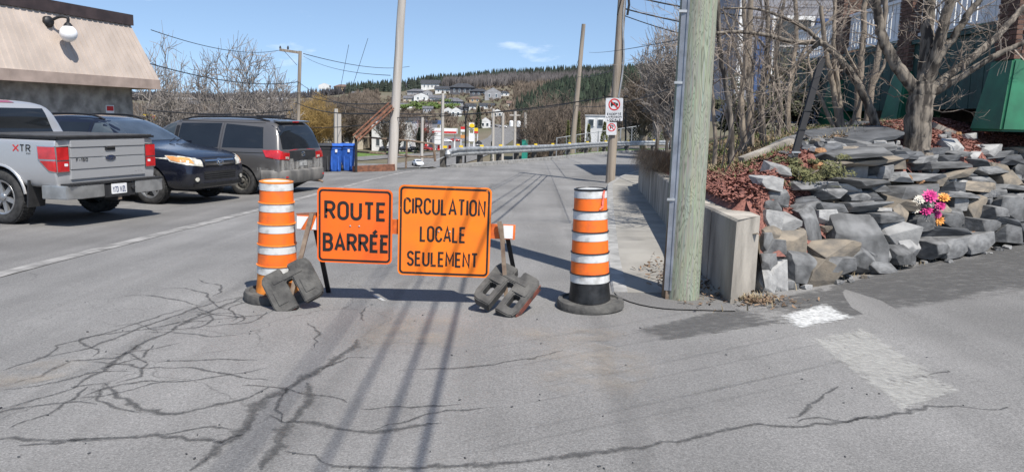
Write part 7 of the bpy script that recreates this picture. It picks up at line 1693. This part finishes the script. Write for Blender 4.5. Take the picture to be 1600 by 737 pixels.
# ---- valley and hillside houses
ROOFS = {'grey': (0.12, 0.12, 0.13), 'dark': (0.045, 0.048, 0.055), 'white': (0.42, 0.42, 0.42), 'brown': (0.15, 0.10, 0.08)}
for q, c in ROOFS.items(): M['roof_'+q] = mat('roof_'+q, c, 0.9, 0.2, 0.5)
WALLS = {'white': (0.66, 0.66, 0.64), 'cream': (0.50, 0.44, 0.34), 'grey': (0.30, 0.30, 0.31), 'dark': (0.09, 0.09, 0.10), 'brick': (0.28, 0.12, 0.075), 'tan': (0.42, 0.31, 0.19), 'pink': (0.42, 0.30, 0.27)}
for q, c in WALLS.items(): M['wall_'+q] = mat('wall_'+q, c, 0.9, 0.1, 0.4)
def house(label, px, py, w_px, h_px, wall, roof, kind='gable', depth=None, rz=0.0, windows=2, base=None, floors=1, turn=False, cat='house', group='houses on the hillside'):
    """px, py: middle of the foot in the picture; widths in picture pixels"""
    g = base or cast(px, py); k = g.y/1200*(1.25 if group == 'houses on the hillside' else 1.0); W_, H_ = w_px*k, h_px*k; D_ = depth or W_*0.8
    h = thing('house' if cat == 'house' else 'shop', label, cat, (g.x, g.y, g.z), rz, group)
    wh = H_*(0.62 if kind != 'flat' else 0.92)
    MB().box((0, D_/2, wh/2-1.0), (W_, D_, wh+2.0)).build('wall', 'wall_'+wall, h, world=False)
    e = 0.06*W_
    if kind == 'gable':     # ridge along x
        MB().prism([(-e, wh-0.02*H_), (D_+e, wh-0.02*H_), (D_/2, H_)], lambda u, v, d: Vector((d, u, v)), -W_/2-e, W_/2+e).build('roof', 'roof_'+roof, h, world=False)
    elif kind == 'front':   # gable end towards us
        MB().prism([(-W_/2-e, wh-0.02*H_), (W_/2+e, wh-0.02*H_), (0, H_)], lambda u, v, d: Vector((u, d, v)), 0.15, D_+e).build('roof', 'roof_'+roof, h, world=False)
        MB().prism([(-W_/2, wh-0.02), (W_/2, wh-0.02), (0, H_*0.97)], lambda u, v, d: Vector((u, d, v)), -0.05, 0.14).build('gable_wall', 'wall_'+wall, h, world=False)
    elif kind == 'hip':
        o = [(-W_/2-e, -e, wh), (W_/2+e, -e, wh), (W_/2+e, D_+e, wh), (-W_/2-e, D_+e, wh), (-W_*0.2, D_/2, H_), (W_*0.2, D_/2, H_)]
        MB().add([Vector(v) for v in o], [(0, 1, 5, 4), (1, 2, 5), (2, 3, 4, 5), (3, 0, 4), (3, 2, 1, 0)]).build('roof', 'roof_'+roof, h, world=False)
    else: MB().box((0, D_/2, wh+H_*0.04), (W_+2*e*0.5, D_+e, H_*0.08)).build('roof', 'roof_'+roof, h, world=False)
    for f in range(floors):
        for i in range(windows):
            x = W_*((i+0.5)/windows-0.5)*0.86; z = wh*((f+0.55)/floors); ww, hh_ = min(W_/windows*0.42, 1.5), wh/floors*0.42
            wn = MB().box((x, -0.06, z), (ww*1.25, 0.12, hh_*1.2)).build('window', 'white', h, world=False); MB().box((x, -0.14, z), (ww, 0.06, hh_)).build('pane', 'glass_clear', wn, world=False)
    return h
HL = [ # label, px, py(foot), w, h, wall, roof, kind, windows
 ('white hillside house with dark gable roof at the top of the estate', 672, 140, 22, 12, 'white', 'dark', 'gable', 4), ('black and grey hillside house with wide hip roof', 722, 148, 30, 14, 'dark', 'dark', 'hip', 4),
 ('long white hillside house under a dark roof', 695, 146, 24, 9, 'white', 'dark', 'gable', 4), ('grey hillside house with peaked roof below the spruce ridge', 770, 156, 20, 15, 'grey', 'grey', 'front', 2),
 ('low dark house beside the grey peaked house', 748, 150, 22, 9, 'dark', 'dark', 'hip', 3), ('small house with pale front high on the slope', 636, 141, 16, 9, 'grey', 'dark', 'gable', 2),
 ('white chalet house above the green lawn', 658, 158, 18, 10, 'white', 'grey', 'front', 2), ('grey roofed house among the estate houses', 650, 149, 22, 8, 'grey', 'grey', 'hip', 2),
 ('grey gabled house with white trim above the lamp', 683, 160, 18, 9, 'white', 'grey', 'gable', 3), ('wide grey house low in the estate', 708, 168, 24, 12, 'grey', 'grey', 'hip', 4),
 ('small house with dark hip roof over the lawn', 686, 163, 16, 7, 'tan', 'dark', 'hip', 2), ('white house with arched gable beside the forked lantern', 712, 182, 14, 11, 'white', 'white', 'front', 2),
 ('white house with steep roof beyond the willow', 506, 139, 13, 7, 'white', 'white', 'front', 1), ('tan house with hip roof above the willow', 533, 142, 18, 8, 'tan', 'brown', 'hip', 2),
 ('tan edged house next to the silver grey pole', 623, 142, 12, 7, 'tan', 'dark', 'gable', 1), ('white house front in the wood above the street end', 777, 183, 14, 10, 'white', 'grey', 'front', 2),
 ('small white farmhouse far off beyond the bare trees', 300, 166, 14, 7, 'white', 'grey', 'gable', 2), ('long white barn far off behind the bare tree', 432, 160, 20, 6, 'white', 'white', 'gable', 3), ('pale far house beside the long barn', 330, 172, 12, 6, 'cream', 'grey', 'gable', 2),
 ('small grey house between the chalet and the long white house', 668, 150, 12, 7, 'grey', 'grey', 'front', 1), ('white walled house peeking out under the spruce ridge', 660, 136, 14, 6, 'white', 'dark', 'gable', 2), ('low tan house beside the black and grey one', 742, 160, 14, 7, 'tan', 'brown', 'hip', 2), ('white gabled cottage right above the service station', 700, 178, 12, 8, 'white', 'grey', 'front', 1), ('grey gabled cottage above the red canopy', 668, 176, 12, 8, 'grey', 'grey', 'gable', 2), ('white cottage next to the dark lone spruce', 735, 172, 13, 8, 'white', 'dark', 'gable', 2), ('dark hip roofed house behind the long white house', 706, 140, 16, 7, 'dark', 'dark', 'hip', 2), ('cream house near the head of the silver grey pole', 640, 160, 15, 8, 'cream', 'grey', 'gable', 2), ('white long bungalow above the street end', 760, 170, 18, 7, 'white', 'dark', 'gable', 3), ('grey bungalow below the wide grey house', 722, 176, 15, 7, 'grey', 'dark', 'hip', 2), ('white bungalow left of the green scrub', 634, 170, 15, 7, 'white', 'grey', 'gable', 2), ('brown roofed house above the warehouse', 800, 168, 13, 8, 'cream', 'brown', 'gable', 2),
 ('dark roofed house at the left end of the estate', 648, 134, 14, 7, 'dark', 'dark', 'hip', 2), ('grey house half hidden by the bare trees above the shop', 560, 152, 16, 7, 'grey', 'grey', 'gable', 2), ('white garage house at the right end of the estate', 788, 150, 12, 6, 'white', 'dark', 'hip', 2), ('white house beside the transformer poles', 868, 190, 10, 7, 'white', 'grey', 'gable', 2)]
for (lb, px, py, w_, h_, wl, rf, kd, nw) in HL: house(lb, px, py, w_, h_, wl, rf, kd, windows=nw)
VG = 'buildings on the valley floor'
house('two storey pale grey flat roofed building behind the parked dark cars', 612, 236, 62, 52, 'white', 'grey', 'flat', 20, 0.0, 5, floors=2, cat='building', group=VG)
house('dark fronted flat building joined to the pale two storey one', 660, 233, 30, 44, 'grey', 'dark', 'flat', 16, 0, 3, floors=2, cat='building', group=VG)
house('long low cream building with pinkish roof behind the bins', 512, 232, 110, 34, 'cream', 'pinkish', 'flat', 16, 0, 3, cat='building', group=VG) if 'roof_pinkish' in M else M.setdefault('roof_pinkish', mat('roof_pinkish', (0.42, 0.30, 0.27), 0.9, 0.1, 0.5)) and house('long low cream building with pinkish roof behind the bins', 512, 232, 110, 34, 'cream', 'pinkish', 'flat', 16, 0, 3, cat='building', group=VG)
house('grey flat roofed shed behind the two storey building', 640, 196, 46, 14, 'grey', 'grey', 'flat', 14, 0, 2, cat='building', group=VG)
house('red brick house with white bay window by the valley poles', 850, 222, 42, 36, 'brick', 'brown', 'gable', 10, 0.0, 1, base=at(853, 226, 130), floors=1, cat='building', group=VG)
house('grey roofed warehouse beside the red brick house', 818, 212, 32, 24, 'dark', 'grey', 'gable', 14, 0.0, 1, base=at(822, 214, 190), cat='building', group=VG)
house('small white arched gable house by the valley street', 758, 200, 16, 16, 'white', 'white', 'front', 8, 0, 2, cat='building', group=VG)
house('white modern house with flat roof above the cedar hedge', 931, 200, 34, 24, 'white', 'white', 'flat', 9, -0.3, 2, base=at(931, 204, 105), cat='house', group=VG)
# service stations: canopies on columns and pylon signs
def canopy(label, px, py, w_px, h_px, cols, D):
    b = at(px, py, D); k = D/1200; W_, H_ = w_px*k, h_px*k; g = T(b.x, D); t_ = thing('station_canopy', label, 'canopy', (b.x, D, g), group='service station canopies')
    MB().box((b.x, D+3, b.z), (W_, 6, H_)).build('canopy_roof', cols[0], t_); MB().box((b.x, D-0.03, b.z-H_*0.2), (W_, 0.06, H_*0.35)).build('fascia_stripe', cols[1], t_)
    for q in (-0.4, 0.4): MB().box((b.x+q*W_, D+3, (b.z+g)/2), (0.4, 0.4, b.z-g)).build('column', 'white', t_)
    for q in (-0.25, 0.2): MB().box((b.x+q*W_, D+3, g+0.8), (0.8, 0.5, 1.6)).build('fuel_pump', 'red', t_)
canopy('white and red service station canopy with columns', 694, 205, 38, 8, ('white', 'red'), 235); canopy('red edged small service station canopy next to it', 662, 204, 12, 7, ('red', 'red'), 240)
def pylon(label, px, pyt, pyb, w_px, D, panels):
    t0_ = at(px, pyt, D); g = T(t0_.x, D); k = D/1200; p = thing('pylon_sign', label, 'sign', (t0_.x, D, g), group='pylon signs')
    for s_ in (-1, 1): MB().box((t0_.x+s_*w_px*k*0.42, D, (t0_.z+g)/2), (0.2, 0.2, t0_.z-g)).build('post', 'white', p)
    for (a, b, mt_) in panels:
        za, zb = at(px, a, D).z, at(px, b, D).z; MB().box((t0_.x, D-0.15, (za+zb)/2), (w_px*k, 0.3, za-zb)).build('sign_panel', mt_, p)
    return p, k
pylon('plain white price board near the tall grey street pole', 684, 206, 240, 10, 225, [(206, 212, 'white'), (212.6, 218, 'white'), (218.6, 225, 'white')])
p_, k_ = pylon('white pylon sign topped by a yellow shell emblem', 737, 192, 228, 8, 230, [(192, 202, 'white'), (208, 221, 'white')])
sc_ = at(737.5, 197, 229.6); MB().prism([(0, -0.5)]+[(0.75*math.cos(a), 0.75*math.sin(a)) for a in lin(-0.3, math.pi+0.3, 14)], lambda u, v, d: sc_+Vector((u, -d, v)), 0.1, 0.2).build('shell_emblem', 'yellow', p_)
pylon('red and white leaf pylon sign beside the shell sign', 724, 198, 232, 8, 220, [(198, 202, 'red'), (202.4, 206, 'white'), (211, 216, 'amber')])
pylon('yellow topped low station sign behind the shell pylon', 744, 200, 222, 6, 250, [(200, 205, 'yellow'), (205.3, 208, 'red')])
pylon('blue topped sign over the service station', 685, 188, 215, 8, 300, [(188, 194, 'blue_door')])
# valley poles
for i, (px, pt, pb, D, lb) in enumerate(((692, 146, 236, 150, 'tall concrete street pole in front of the service station'), (660, 182, 236, 180, 'slim grey pole by the red canopy'), (771, 170, 226, 170, 'wooden valley pole with crossarm above the street'), (786, 177, 230, 160, 'thick valley pole in the bend of the street'), (805, 174, 228, 160, 'valley pole carrying two transformers'), (821, 176, 228, 150, 'slim valley pole by the green box'), (525, 170, 238, 90, 'grey pole in front of the cream building'), (530, 178, 240, 85, 'white slim pole in front of the cream building'))):
    a, b = at(px, pt, D), at(px-1, pb, D); b.z = T(b.x, D); r_ = 0.003*D**0.8; r_ = 0.16+0.0008*D; t_ = thing('valley_pole', lb, 'utility pole', b, group='valley poles'); MB().tube([b, a], [r_*1.2, r_], 7).build('shaft', 'grey_pole', t_)
    if i in (2, 4): MB().box(a-Vector((0, 0, 0.8)), (D*0.014, 0.2, 0.25)).build('crossarm', 'grey_pole', t_)
    if i == 4:
        for q in (-1, 1): MB().lathe([(0.35, 0), (0.42, 0.1), (0.42, 1.1), (0.2, 1.3)], 10, a+Vector((q*0.75, 0, -3.2))).build('transformer', 'white', t_)
# parked and driving cars in the valley, simple body with cabin, wheels and lamps
def small_car(label, px, py, paint_, rz, D=None, L_=4.4):
    g = cast(px, py) if D is None else at(px, py, D); g.z = T(g.x, g.y)+0.12; t_ = thing('car', label, 'car', g, rz, 'cars in the valley')
    X_ = [2.15, 2.05, 1.6, 0.9, 0.2, -0.9, -1.7, -2.05, -2.15]
    S_ = [(0.3, 0.6, 0.7, 0.62, 0.65, 0.68, 0.5), (0.25, 0.75, 0.82, 0.7, 0.78, 0.78, 0.65), (0.22, 0.8, 0.88, 0.8, 0.84, 0.9, 0.7), (0.22, 0.8, 0.9, 0.88, 0.85, 0.98, 0.7), (0.22, 0.8, 0.9, 0.9, 0.85, 1.42, 0.6), (0.22, 0.8, 0.9, 0.92, 0.85, 1.45, 0.6), (0.25, 0.8, 0.88, 0.92, 0.84, 1.08, 0.65), (0.3, 0.75, 0.85, 0.88, 0.8, 0.98, 0.65), (0.35, 0.6, 0.75, 0.8, 0.7, 0.9, 0.55)]
    bm = loft(X_, [car_section(*s_) for s_ in S_]); me = finish_body(bm, [], paint_, 1); tr = bvh_of(me); body = link('body', me, None, t_, smooth=40)
    decal('windscreen', tr, [(-0.65, 1.02), (0.65, 1.02), (0.52, 1.36), (-0.52, 1.36)], 'F', 0.01, 'glass', body, 0.2); decal('rear_window', tr, [(-0.62, 1.06), (0.62, 1.06), (0.52, 1.36), (-0.52, 1.36)], 'B', 0.01, 'glass', body, 0.2)
    for ax in 'LR': decal('side_window', tr, [(0.6, 0.98), (-1.2, 1.0), (-0.9, 1.34), (0.2, 1.34)], ax, 0.01, 'glass', body, 0.2)
    for s_ in (-1, 1):
        decal('headlamp', tr, [(s_*0.4, 0.62), (s_*0.75, 0.64), (s_*0.75, 0.76), (s_*0.4, 0.72)], 'F', 0.01, 'headlamp', body, 0.2)
        for x in (1.3, -1.3): MB().lathe([(0.2, -0.1), (0.32, -0.1), (0.32, 0.1), (0.2, 0.1)], 16, (x, s_*0.82, 0.32), 'y').build('wheel', 'rubber', t_, world=False)
M['car_white'] = paint('white_car_paint', (0.68, 0.68, 0.68), 0.3, 0.0); M['car_red'] = paint('red_car_paint', (0.32, 0.02, 0.02), 0.3, 0.1); M['car_dark'] = paint('dark_car_paint', (0.02, 0.022, 0.03), 0.25, 0.2); M['car_silver'] = paint('silver_car_paint', (0.4, 0.4, 0.41), 0.3, 0.4)
small_car('white car driving towards us on the valley street', 653, 260, 'car_white', math.radians(-68)); small_car('dark car parked left of the silver grey pole foot', 604, 236, 'car_dark', 0.2); small_car('black car parked beside the two storey building', 634, 237, 'car_dark', 0.15); small_car('dark car parked nose to tail behind the black one', 648, 237, 'car_dark', 0.2)
small_car('red car parked under the white price board', 668, 236, 'car_red', -0.8); small_car('dark red car at the service station pumps', 711, 222, 'car_red', 0.1); small_car('white car at the edge of the service station', 698, 223, 'car_white', 0.1); small_car('white van like car parked by the green box', 812, 217, 'car_white', 0.1, 160); small_car('white car parked beside the warehouse', 826, 216, 'car_white', 0.2, 165); small_car('dark car parked behind the ground beam', 563, 250, 'car_dark', 0.1, 75)
for lb, x_ in (('pale car crossing the far end of the valley street', 757), ('dark car crossing the far end of the valley street', 772), ('silver car in the far bend of the valley street', 786)): small_car(lb, x_, 199 if x_ < 780 else 200, {'p': 'car_white', 'd': 'car_dark', 's': 'car_silver'}[lb[0]], 0.0)
gbx = at(820, 228, 120); gbx.z = T(gbx.x, 120); M['teal'] = mat('teal_plastic', (0.02, 0.26, 0.20), 0.6, 0.1, 2); bx_ = thing('utility_cabinet', 'teal green utility cabinet behind the guardrail', 'cabinet', gbx); tpz = at(820, 220, 120).z; MB().box((gbx.x, 120, (gbx.z+tpz)/2), (0.9, 0.8, tpz-gbx.z)).build('box', 'teal', bx_); MB().box((gbx.x, 120, tpz+0.05), (1.0, 0.9, 0.1)).build('lid', 'teal', bx_)

# ------------------------------------------------------------------ trees of the valley and hills
def bare_tree_mesh(seed, rad, cz, nl=18, kids=9, thin_=1.0):
    """a leafless crown in an ellipsoid (height 1): limbs reach its surface, twigs fill it"""
    rg = random.Random(seed); tk = MB(); cr = MB(); th = 0.16
    tk.tube([Vector((0, 0, -0.03)), Vector((rg.gauss(0, 0.01), 0, th*0.5)), Vector((0, rg.gauss(0, 0.01), th))], [0.024, 0.019, 0.016], 7)
    def path(p0, p1, bow, r0, r1, n_, sides):
        pts = [p0.lerp(p1, t)+Vector((0, 0, bow*math.sin(math.pi*t)))+Vector((rg.gauss(0, 1), rg.gauss(0, 1), rg.gauss(0, 1)))*(0.035*(p1-p0).length if 0 < t < 1 else 0) for t in lin(0, 1, n_+1)]
        cr.tube(pts, [r0+(r1-r0)*i/n_ for i in range(n_+1)], sides, cap=False); return pts
    for i in range(nl):
        a = i*2.4+rg.uniform(-0.3, 0.3); e = math.asin(cl(rg.uniform(-0.15, 1.0), -1, 1)); d = Vector((math.cos(a)*math.cos(e)*rad, math.sin(a)*math.cos(e)*rad, math.sin(e)*(1-cz)))
        end = Vector((0, 0, cz))+d*rg.uniform(0.80, 0.97); st_ = Vector((0, 0, th*rg.uniform(0.55, 1.0))); P_ = path(st_, end, -0.03 if e > 0.6 else 0.03, 0.0065*thin_, 0.0016*thin_, 7, 4)
        for _ in range(kids):
            u = rg.uniform(1.5, 7.0); j = min(6, int(u)); p = P_[j].lerp(P_[j+1], u-j); ax = (P_[j+1]-P_[j]).normalized(); o = Vector((rg.gauss(0, 1), rg.gauss(0, 1), rg.gauss(0.25, 0.8))).normalized()
            q = p+(ax*0.8+o*0.8).normalized()*rg.uniform(0.08, 0.2); k = Vector((q.x/rad, q.y/rad, (q.z-cz)/(1-cz if q.z > cz else cz)))
            if k.length > 1.03: q = Vector((0, 0, cz))+Vector((q.x, q.y, q.z-cz))/k.length
            S_ = path(p, q, 0.01, 0.0032*thin_, 0.0017*thin_, 4, 3)
            for _ in range(4):
                v = rg.uniform(0.8, 4.0); j2 = min(3, int(v)); p2_ = S_[j2].lerp(S_[j2+1], v-j2); o = Vector((rg.gauss(0, 1), rg.gauss(0, 1), rg.gauss(0.4, 0.8))).normalized(); path(p2_, p2_+((q-p).normalized()*0.7+o*0.8).normalized()*rg.uniform(0.04, 0.10), 0.0, 0.0019*thin_, 0.0013*thin_, 2, 3)
    return tk, cr
def mk(mb_, name, material):
    me = bpy.data.meshes.new(name); me.from_pydata(mb_.v, [], mb_.f); me.update(); me.materials.append(M[material]); return me
TM = []; TW = []
for s_, rd, cz_, nl_, kd_, tn_ in ((1, 0.36, 0.50, 66, 20, 0.72), (2, 0.17, 0.50, 26, 16, 0.75), (3, 0.26, 0.55, 24, 11, 1.2), (4, 0.30, 0.55, 24, 10, 1.2)):
    tk, cr = bare_tree_mesh(s_, rd, cz_, nl_, kd_, tn_)
    TW.append((0.98, 2*rd)); TM.append((mk(tk, 'trunk', 'bark'), mk(cr, 'crown', 'twig_grey'), mk(cr, 'crown', 'twig_far'), mk(cr, 'crown', 'willow')))
def place_tree(label, px, pyt, D, v, group, wide=1.0, crown=1, name='bare_tree', zfn=T, sink=0.0):
    p = at(px, pyt, D); g = zfn(p.x, D)-0.1-sink; H0, W0 = TW[v]; sc = (p.z-g)/H0; sw = wide*D/1200/W0
    t_ = thing(name, label, 'tree', (p.x, D, g), RNG.uniform(0, 6.28), group); t_.scale = (sw, sw, sc)
    for nm, me in (('trunk', TM[v][0]), ('crown', TM[v][crown])): o = bpy.data.objects.new(nm, me); COL.objects.link(o); o.parent = t_
    return t_
LG = 'bare trees beyond the parking lot'
place_tree('broad vase shaped bare tree behind the minivan', 372, 78, 66, 0, LG, 185); place_tree('tall upright bare tree at the shop corner', 248, 54, 60, 1, LG, 80); place_tree('second upright bare tree close to the shop corner', 272, 84, 66, 1, LG, 60); place_tree('smaller bare tree leaning out beside the broad tree', 418, 130, 76, 2, LG, 60)
place_tree('golden twigged willow behind the cream building', 492, 148, 190, 0, 'trees in the valley', 80, 3, 'willow_tree'); place_tree('second golden willow beside the larger willow', 472, 158, 200, 2, 'trees in the valley', 55, 3, 'willow_tree')
VT = [(520, 150), (548, 146), (566, 152), (590, 150), (640, 172), (602, 160), (535, 158), (452, 152), (438, 158), (577, 160), (622, 172), (660, 178)]
VLB = ['behind the cream building', 'above the cream building roof', 'between the guy wires', 'left of the silver grey pole top', 'right of the silver grey pole', 'behind the rusty beam head', 'under the tan hip roof house', 'beside the short crossarm pole', 'behind the minivan roof', 'behind the rusty leaning beam', 'above the two storey building', 'above the red canopy']
for i, ((px, py), w_) in enumerate(zip(VT, VLB)): place_tree('brown bare tree rising '+w_, px, py, 210+12*(i % 5), 1+i % 3, 'trees in the valley', 48, 2)
VT = [(838, 150, 122), (858, 140, 126), (878, 142, 120), (890, 150, 118), (868, 152, 112), (848, 160, 110), (912, 160, 130), (826, 168, 190), (940, 172, 125)]
VLB = ['over the red brick house', 'filling the gap left of the leaning pole', 'close to the leaning bare pole', 'touching the leaning bare pole', 'before the red brick house', 'at the corner of the brick house', 'behind the white modern house', 'by the grey warehouse', 'reddish, over the white modern house']
for i, ((px, py, D), w_) in enumerate(zip(VT, VLB)): place_tree('brown bare tree standing '+w_, px, py, D, 1+i % 3, 'trees below the spruce hill', 52, 2)
# bare trees on the right hillside beyond the road
VT = [(1012, 84, 62), (1036, 40, 56), (1050, 70, 52), (1060, 10, 46)]+[(1030, 110, 74), (990, 128, 84), (1012, 122, 80)]
for i, (px, py, D) in enumerate(VT): place_tree('tall bare tree on the slope '+['beside the kerb pole', 'behind the kerb pole cables', 'left of the green pole', 'touching the green pole edge', 'above the chain link fence', 'at the chain link fence end', 'over the pale short pole', 'with pale arching branches', 'behind the slim thicket trunk', 'behind the thicket shrubs', 'deep behind the thicket', 'before the grey house side', 'just behind the green pole'][i], px, py, D, 1+i % 3, 'bare trees on the right slope', 80, 1 if i % 2 else 2, zfn=lambda x, y: max(T(x, y), E(x, y) if 24 < y < 53 else -99))
# cedars near the fence
def cedar(label, px, pyt, D, w_px, seed, material='cedar', name='cedar_tree', n_=1500, group='cedars by the fence'):
    t0_ = at(px, pyt, D); g = T(t0_.x, D)-0.2; H_ = t0_.z-g; R_ = w_px*D/2400; rg = random.Random(seed); V = []; F = []; s_ = R_*0.16
    t_ = thing(name, label, 'tree', (t0_.x, D, g), group=group)
    for _ in range(n_):
        u = rg.random()**0.8; r_ = R_*(1-u)**0.7*rg.uniform(0.55, 1.0)*(1+0.2*math.sin(u*19+seed)); a = rg.uniform(0, 6.283); p = Vector((r_*math.cos(a), r_*math.sin(a), u*H_+0.1)); d = Vector((math.cos(a), math.sin(a), rg.uniform(-0.6, 0.9))).normalized()*s_*rg.uniform(0.7, 1.5); e = d.orthogonal().normalized()*s_*0.6; i = len(V); V += [p-d*0.3-e, p-d*0.3+e, p+d+e*0.3, p+d-e*0.3]; F.append((i, i+1, i+2, i+3))
    MB().add(V, F).build('crown', material, t_, world=False); MB().tube([Vector((0, 0, -0.2)), Vector((0, 0, H_*0.8))], [R_*0.09, R_*0.03], 6).build('trunk', 'bark', t_, world=False)
for i, (px, pt, D, w_, lb) in enumerate(((905, 176, 82, 16, 'yellow green cedar right behind the leaning bare pole'), (888, 190, 84, 18, 'round olive cedar left of the leaning bare pole'), (920, 196, 80, 20, 'low olive cedar beneath the white modern house'), (945, 192, 80, 18, 'low cedar beside the kerb pole'), (995, 176, 82, 20, 'yellow green cedar right of the far lantern post'), (1022, 182, 84, 18, 'olive cedar behind the fence near the green pole'), (1040, 170, 86, 16, 'tall cedar at the end of the fence'), (655, 200, 215, 14, 'small round evergreen beside the red canopy'), (768, 222, 100, 8, 'tiny pointed evergreen behind the guardrail'), (748, 166, 420, 12, 'dark pointed spruce alone on the hillside'))):
    cedar(lb, px, pt, D, w_, 200+i, 'cedar' if i < 7 else 'needle')
# forest masses: conifers and leafless woods as countless trees
def spruce(V, F, p, H_, R_, rg, layers=6):
    for l in range(layers):
        z0 = H_*(0.08+0.86*l/layers); z1 = min(H_, z0+H_*0.30); r_ = R_*(1-l/layers)*rg.uniform(0.8, 1.15)+R_*0.08; i = len(V); n_ = 6; off = rg.uniform(0, 6)
        for k in range(n_): a = off+6.283*k/n_; q = r_*(1.0 if k % 2 else 0.72)*rg.uniform(0.85, 1.15); V.append((p[0]+q*math.cos(a), p[1]+q*math.sin(a), p[2]+z0+rg.uniform(-0.03, 0.03)*H_))
        V.append((p[0], p[1], p[2]+z1)); F += [(i+k, i+(k+1) % n_, i+n_) for k in range(n_)]
def brush(V, F, p, H_, R_, rg, n_=16):
    for _ in range(n_):
        a = rg.uniform(0, 6.283); l = rg.uniform(0.2, 1.0); x, y = R_*l*math.cos(a), R_*l*math.sin(a); h = H_*rg.uniform(0.65, 1.05)*(1-0.3*l*l); w_ = R_*0.10; i = len(V)
        V += [(p[0]+x*0.15, p[1]+y*0.15, p[2]), (p[0]+x*0.8-w_, p[1]+y*0.8, p[2]+h*0.65), (p[0]+x, p[1]+y, p[2]+h), (p[0]+x*0.8+w_, p[1]+y*0.8, p[2]+h*0.65)]; F += [(i, i+1, i+2), (i, i+2, i+3)]
def wood(name, label, n_, sampler, fn, material, H_, R_, seed):
    rg = random.Random(seed); V = []; F = []; c = 0
    while c < n_:
        q = sampler(rg)
        if q is None: continue
        x, y = q; fn(V, F, (x, y, T(x, y)-0.5), rg.uniform(*H_), rg.uniform(*R_), rg); c += 1
    me = bpy.data.meshes.new(name); me.from_pydata(V, [], F); me.update(); tag(link(name, me, material), label, 'forest', kind='stuff')
def samp(pa, pb, ya, yb, cond=None):
    def f(rg):
        px, y = rg.uniform(pa, pb), rg.uniform(ya, yb)
        if cond and not cond(px, y, rg): return None
        return ((px-800)/1200*y, y)
    return f
wood('spruce_ridge', 'dark spruce forest along the top of the far ridge', 2600, samp(540, 1250, 1180, 1480, lambda px, y, r: y > 1180+max(0, 700-px)*1.3), spruce, 'needle_ridge', (14, 24), (3.0, 5.0), 1)
wood('far_forest', 'distant dark wooded hills on the left horizon', 2600, samp(-100, 640, 1500, 3000), brush, 'far_wood' if 'far_wood' in M else M.setdefault('far_wood', mat('far_wood', (0.085, 0.08, 0.085), 0.95, 0.3, 0.01)), (14, 24), (8, 14), 2)
wood('pine_hill', 'green pine forest on the nearer hill behind the white modern house', 1900, samp(800, 1160, 330, 680, lambda px, y, r: px > 800+(y-330)*0.05+r.uniform(-10, 40) and (px > 870 or y > 420)), spruce, 'needle', (10, 17), (2.4, 4.0), 3)
wood('birch_wood', 'grey leafless birch wood below the spruce ridge', 1500, samp(690, 1000, 1000, 1230), brush, 'birch_wood' if 'birch_wood' in M else M.setdefault('birch_wood', mat('birch_wood', (0.14, 0.125, 0.12), 0.95, 0.3, 0.02)), (12, 20), (3, 5), 4)
wood('brown_wood', 'brown leafless woods covering the slopes between the houses', 3600, samp(200, 900, 290, 1000, lambda px, y, r: not (590 < px < 800 and (450 < y or r.random() < 0.85)) and not (640 < px < 850 and y < 420)), brush, 'twig_far', (7, 13), (3, 6), 5)
wood('brown_wood', 'brown leafless scrub on the low left valley side', 1500, samp(200, 590, 240, 520), brush, 'twig_far', (5, 8), (3, 6), 6)
wood('hill_scrub', 'brown leafless scrub below the pine hill', 900, samp(820, 1120, 170, 360, lambda px, y, r: px > 850 or y > 250), brush, 'twig_far', (6, 11), (3, 5), 7)
wood('estate_scrub', 'low leafless scrub between the estate houses', 500, samp(600, 820, 430, 1000), brush, 'twig_far', (2.5, 5.5), (2, 4), 9)
lw = cast(676, 170); V, F = leafcloud(lw+Vector((0, 0, 2)), (22, 16, 3), 1600, 1.2, random.Random(8), clumps=30); me = bpy.data.meshes.new('lawn_scrub'); me.from_pydata([tuple(v) for v in V], [], F); me.update(); tag(link('lawn_scrub', me, 'grass'), 'fresh green scrub patch amid the hillside houses', 'scrub', kind='stuff')
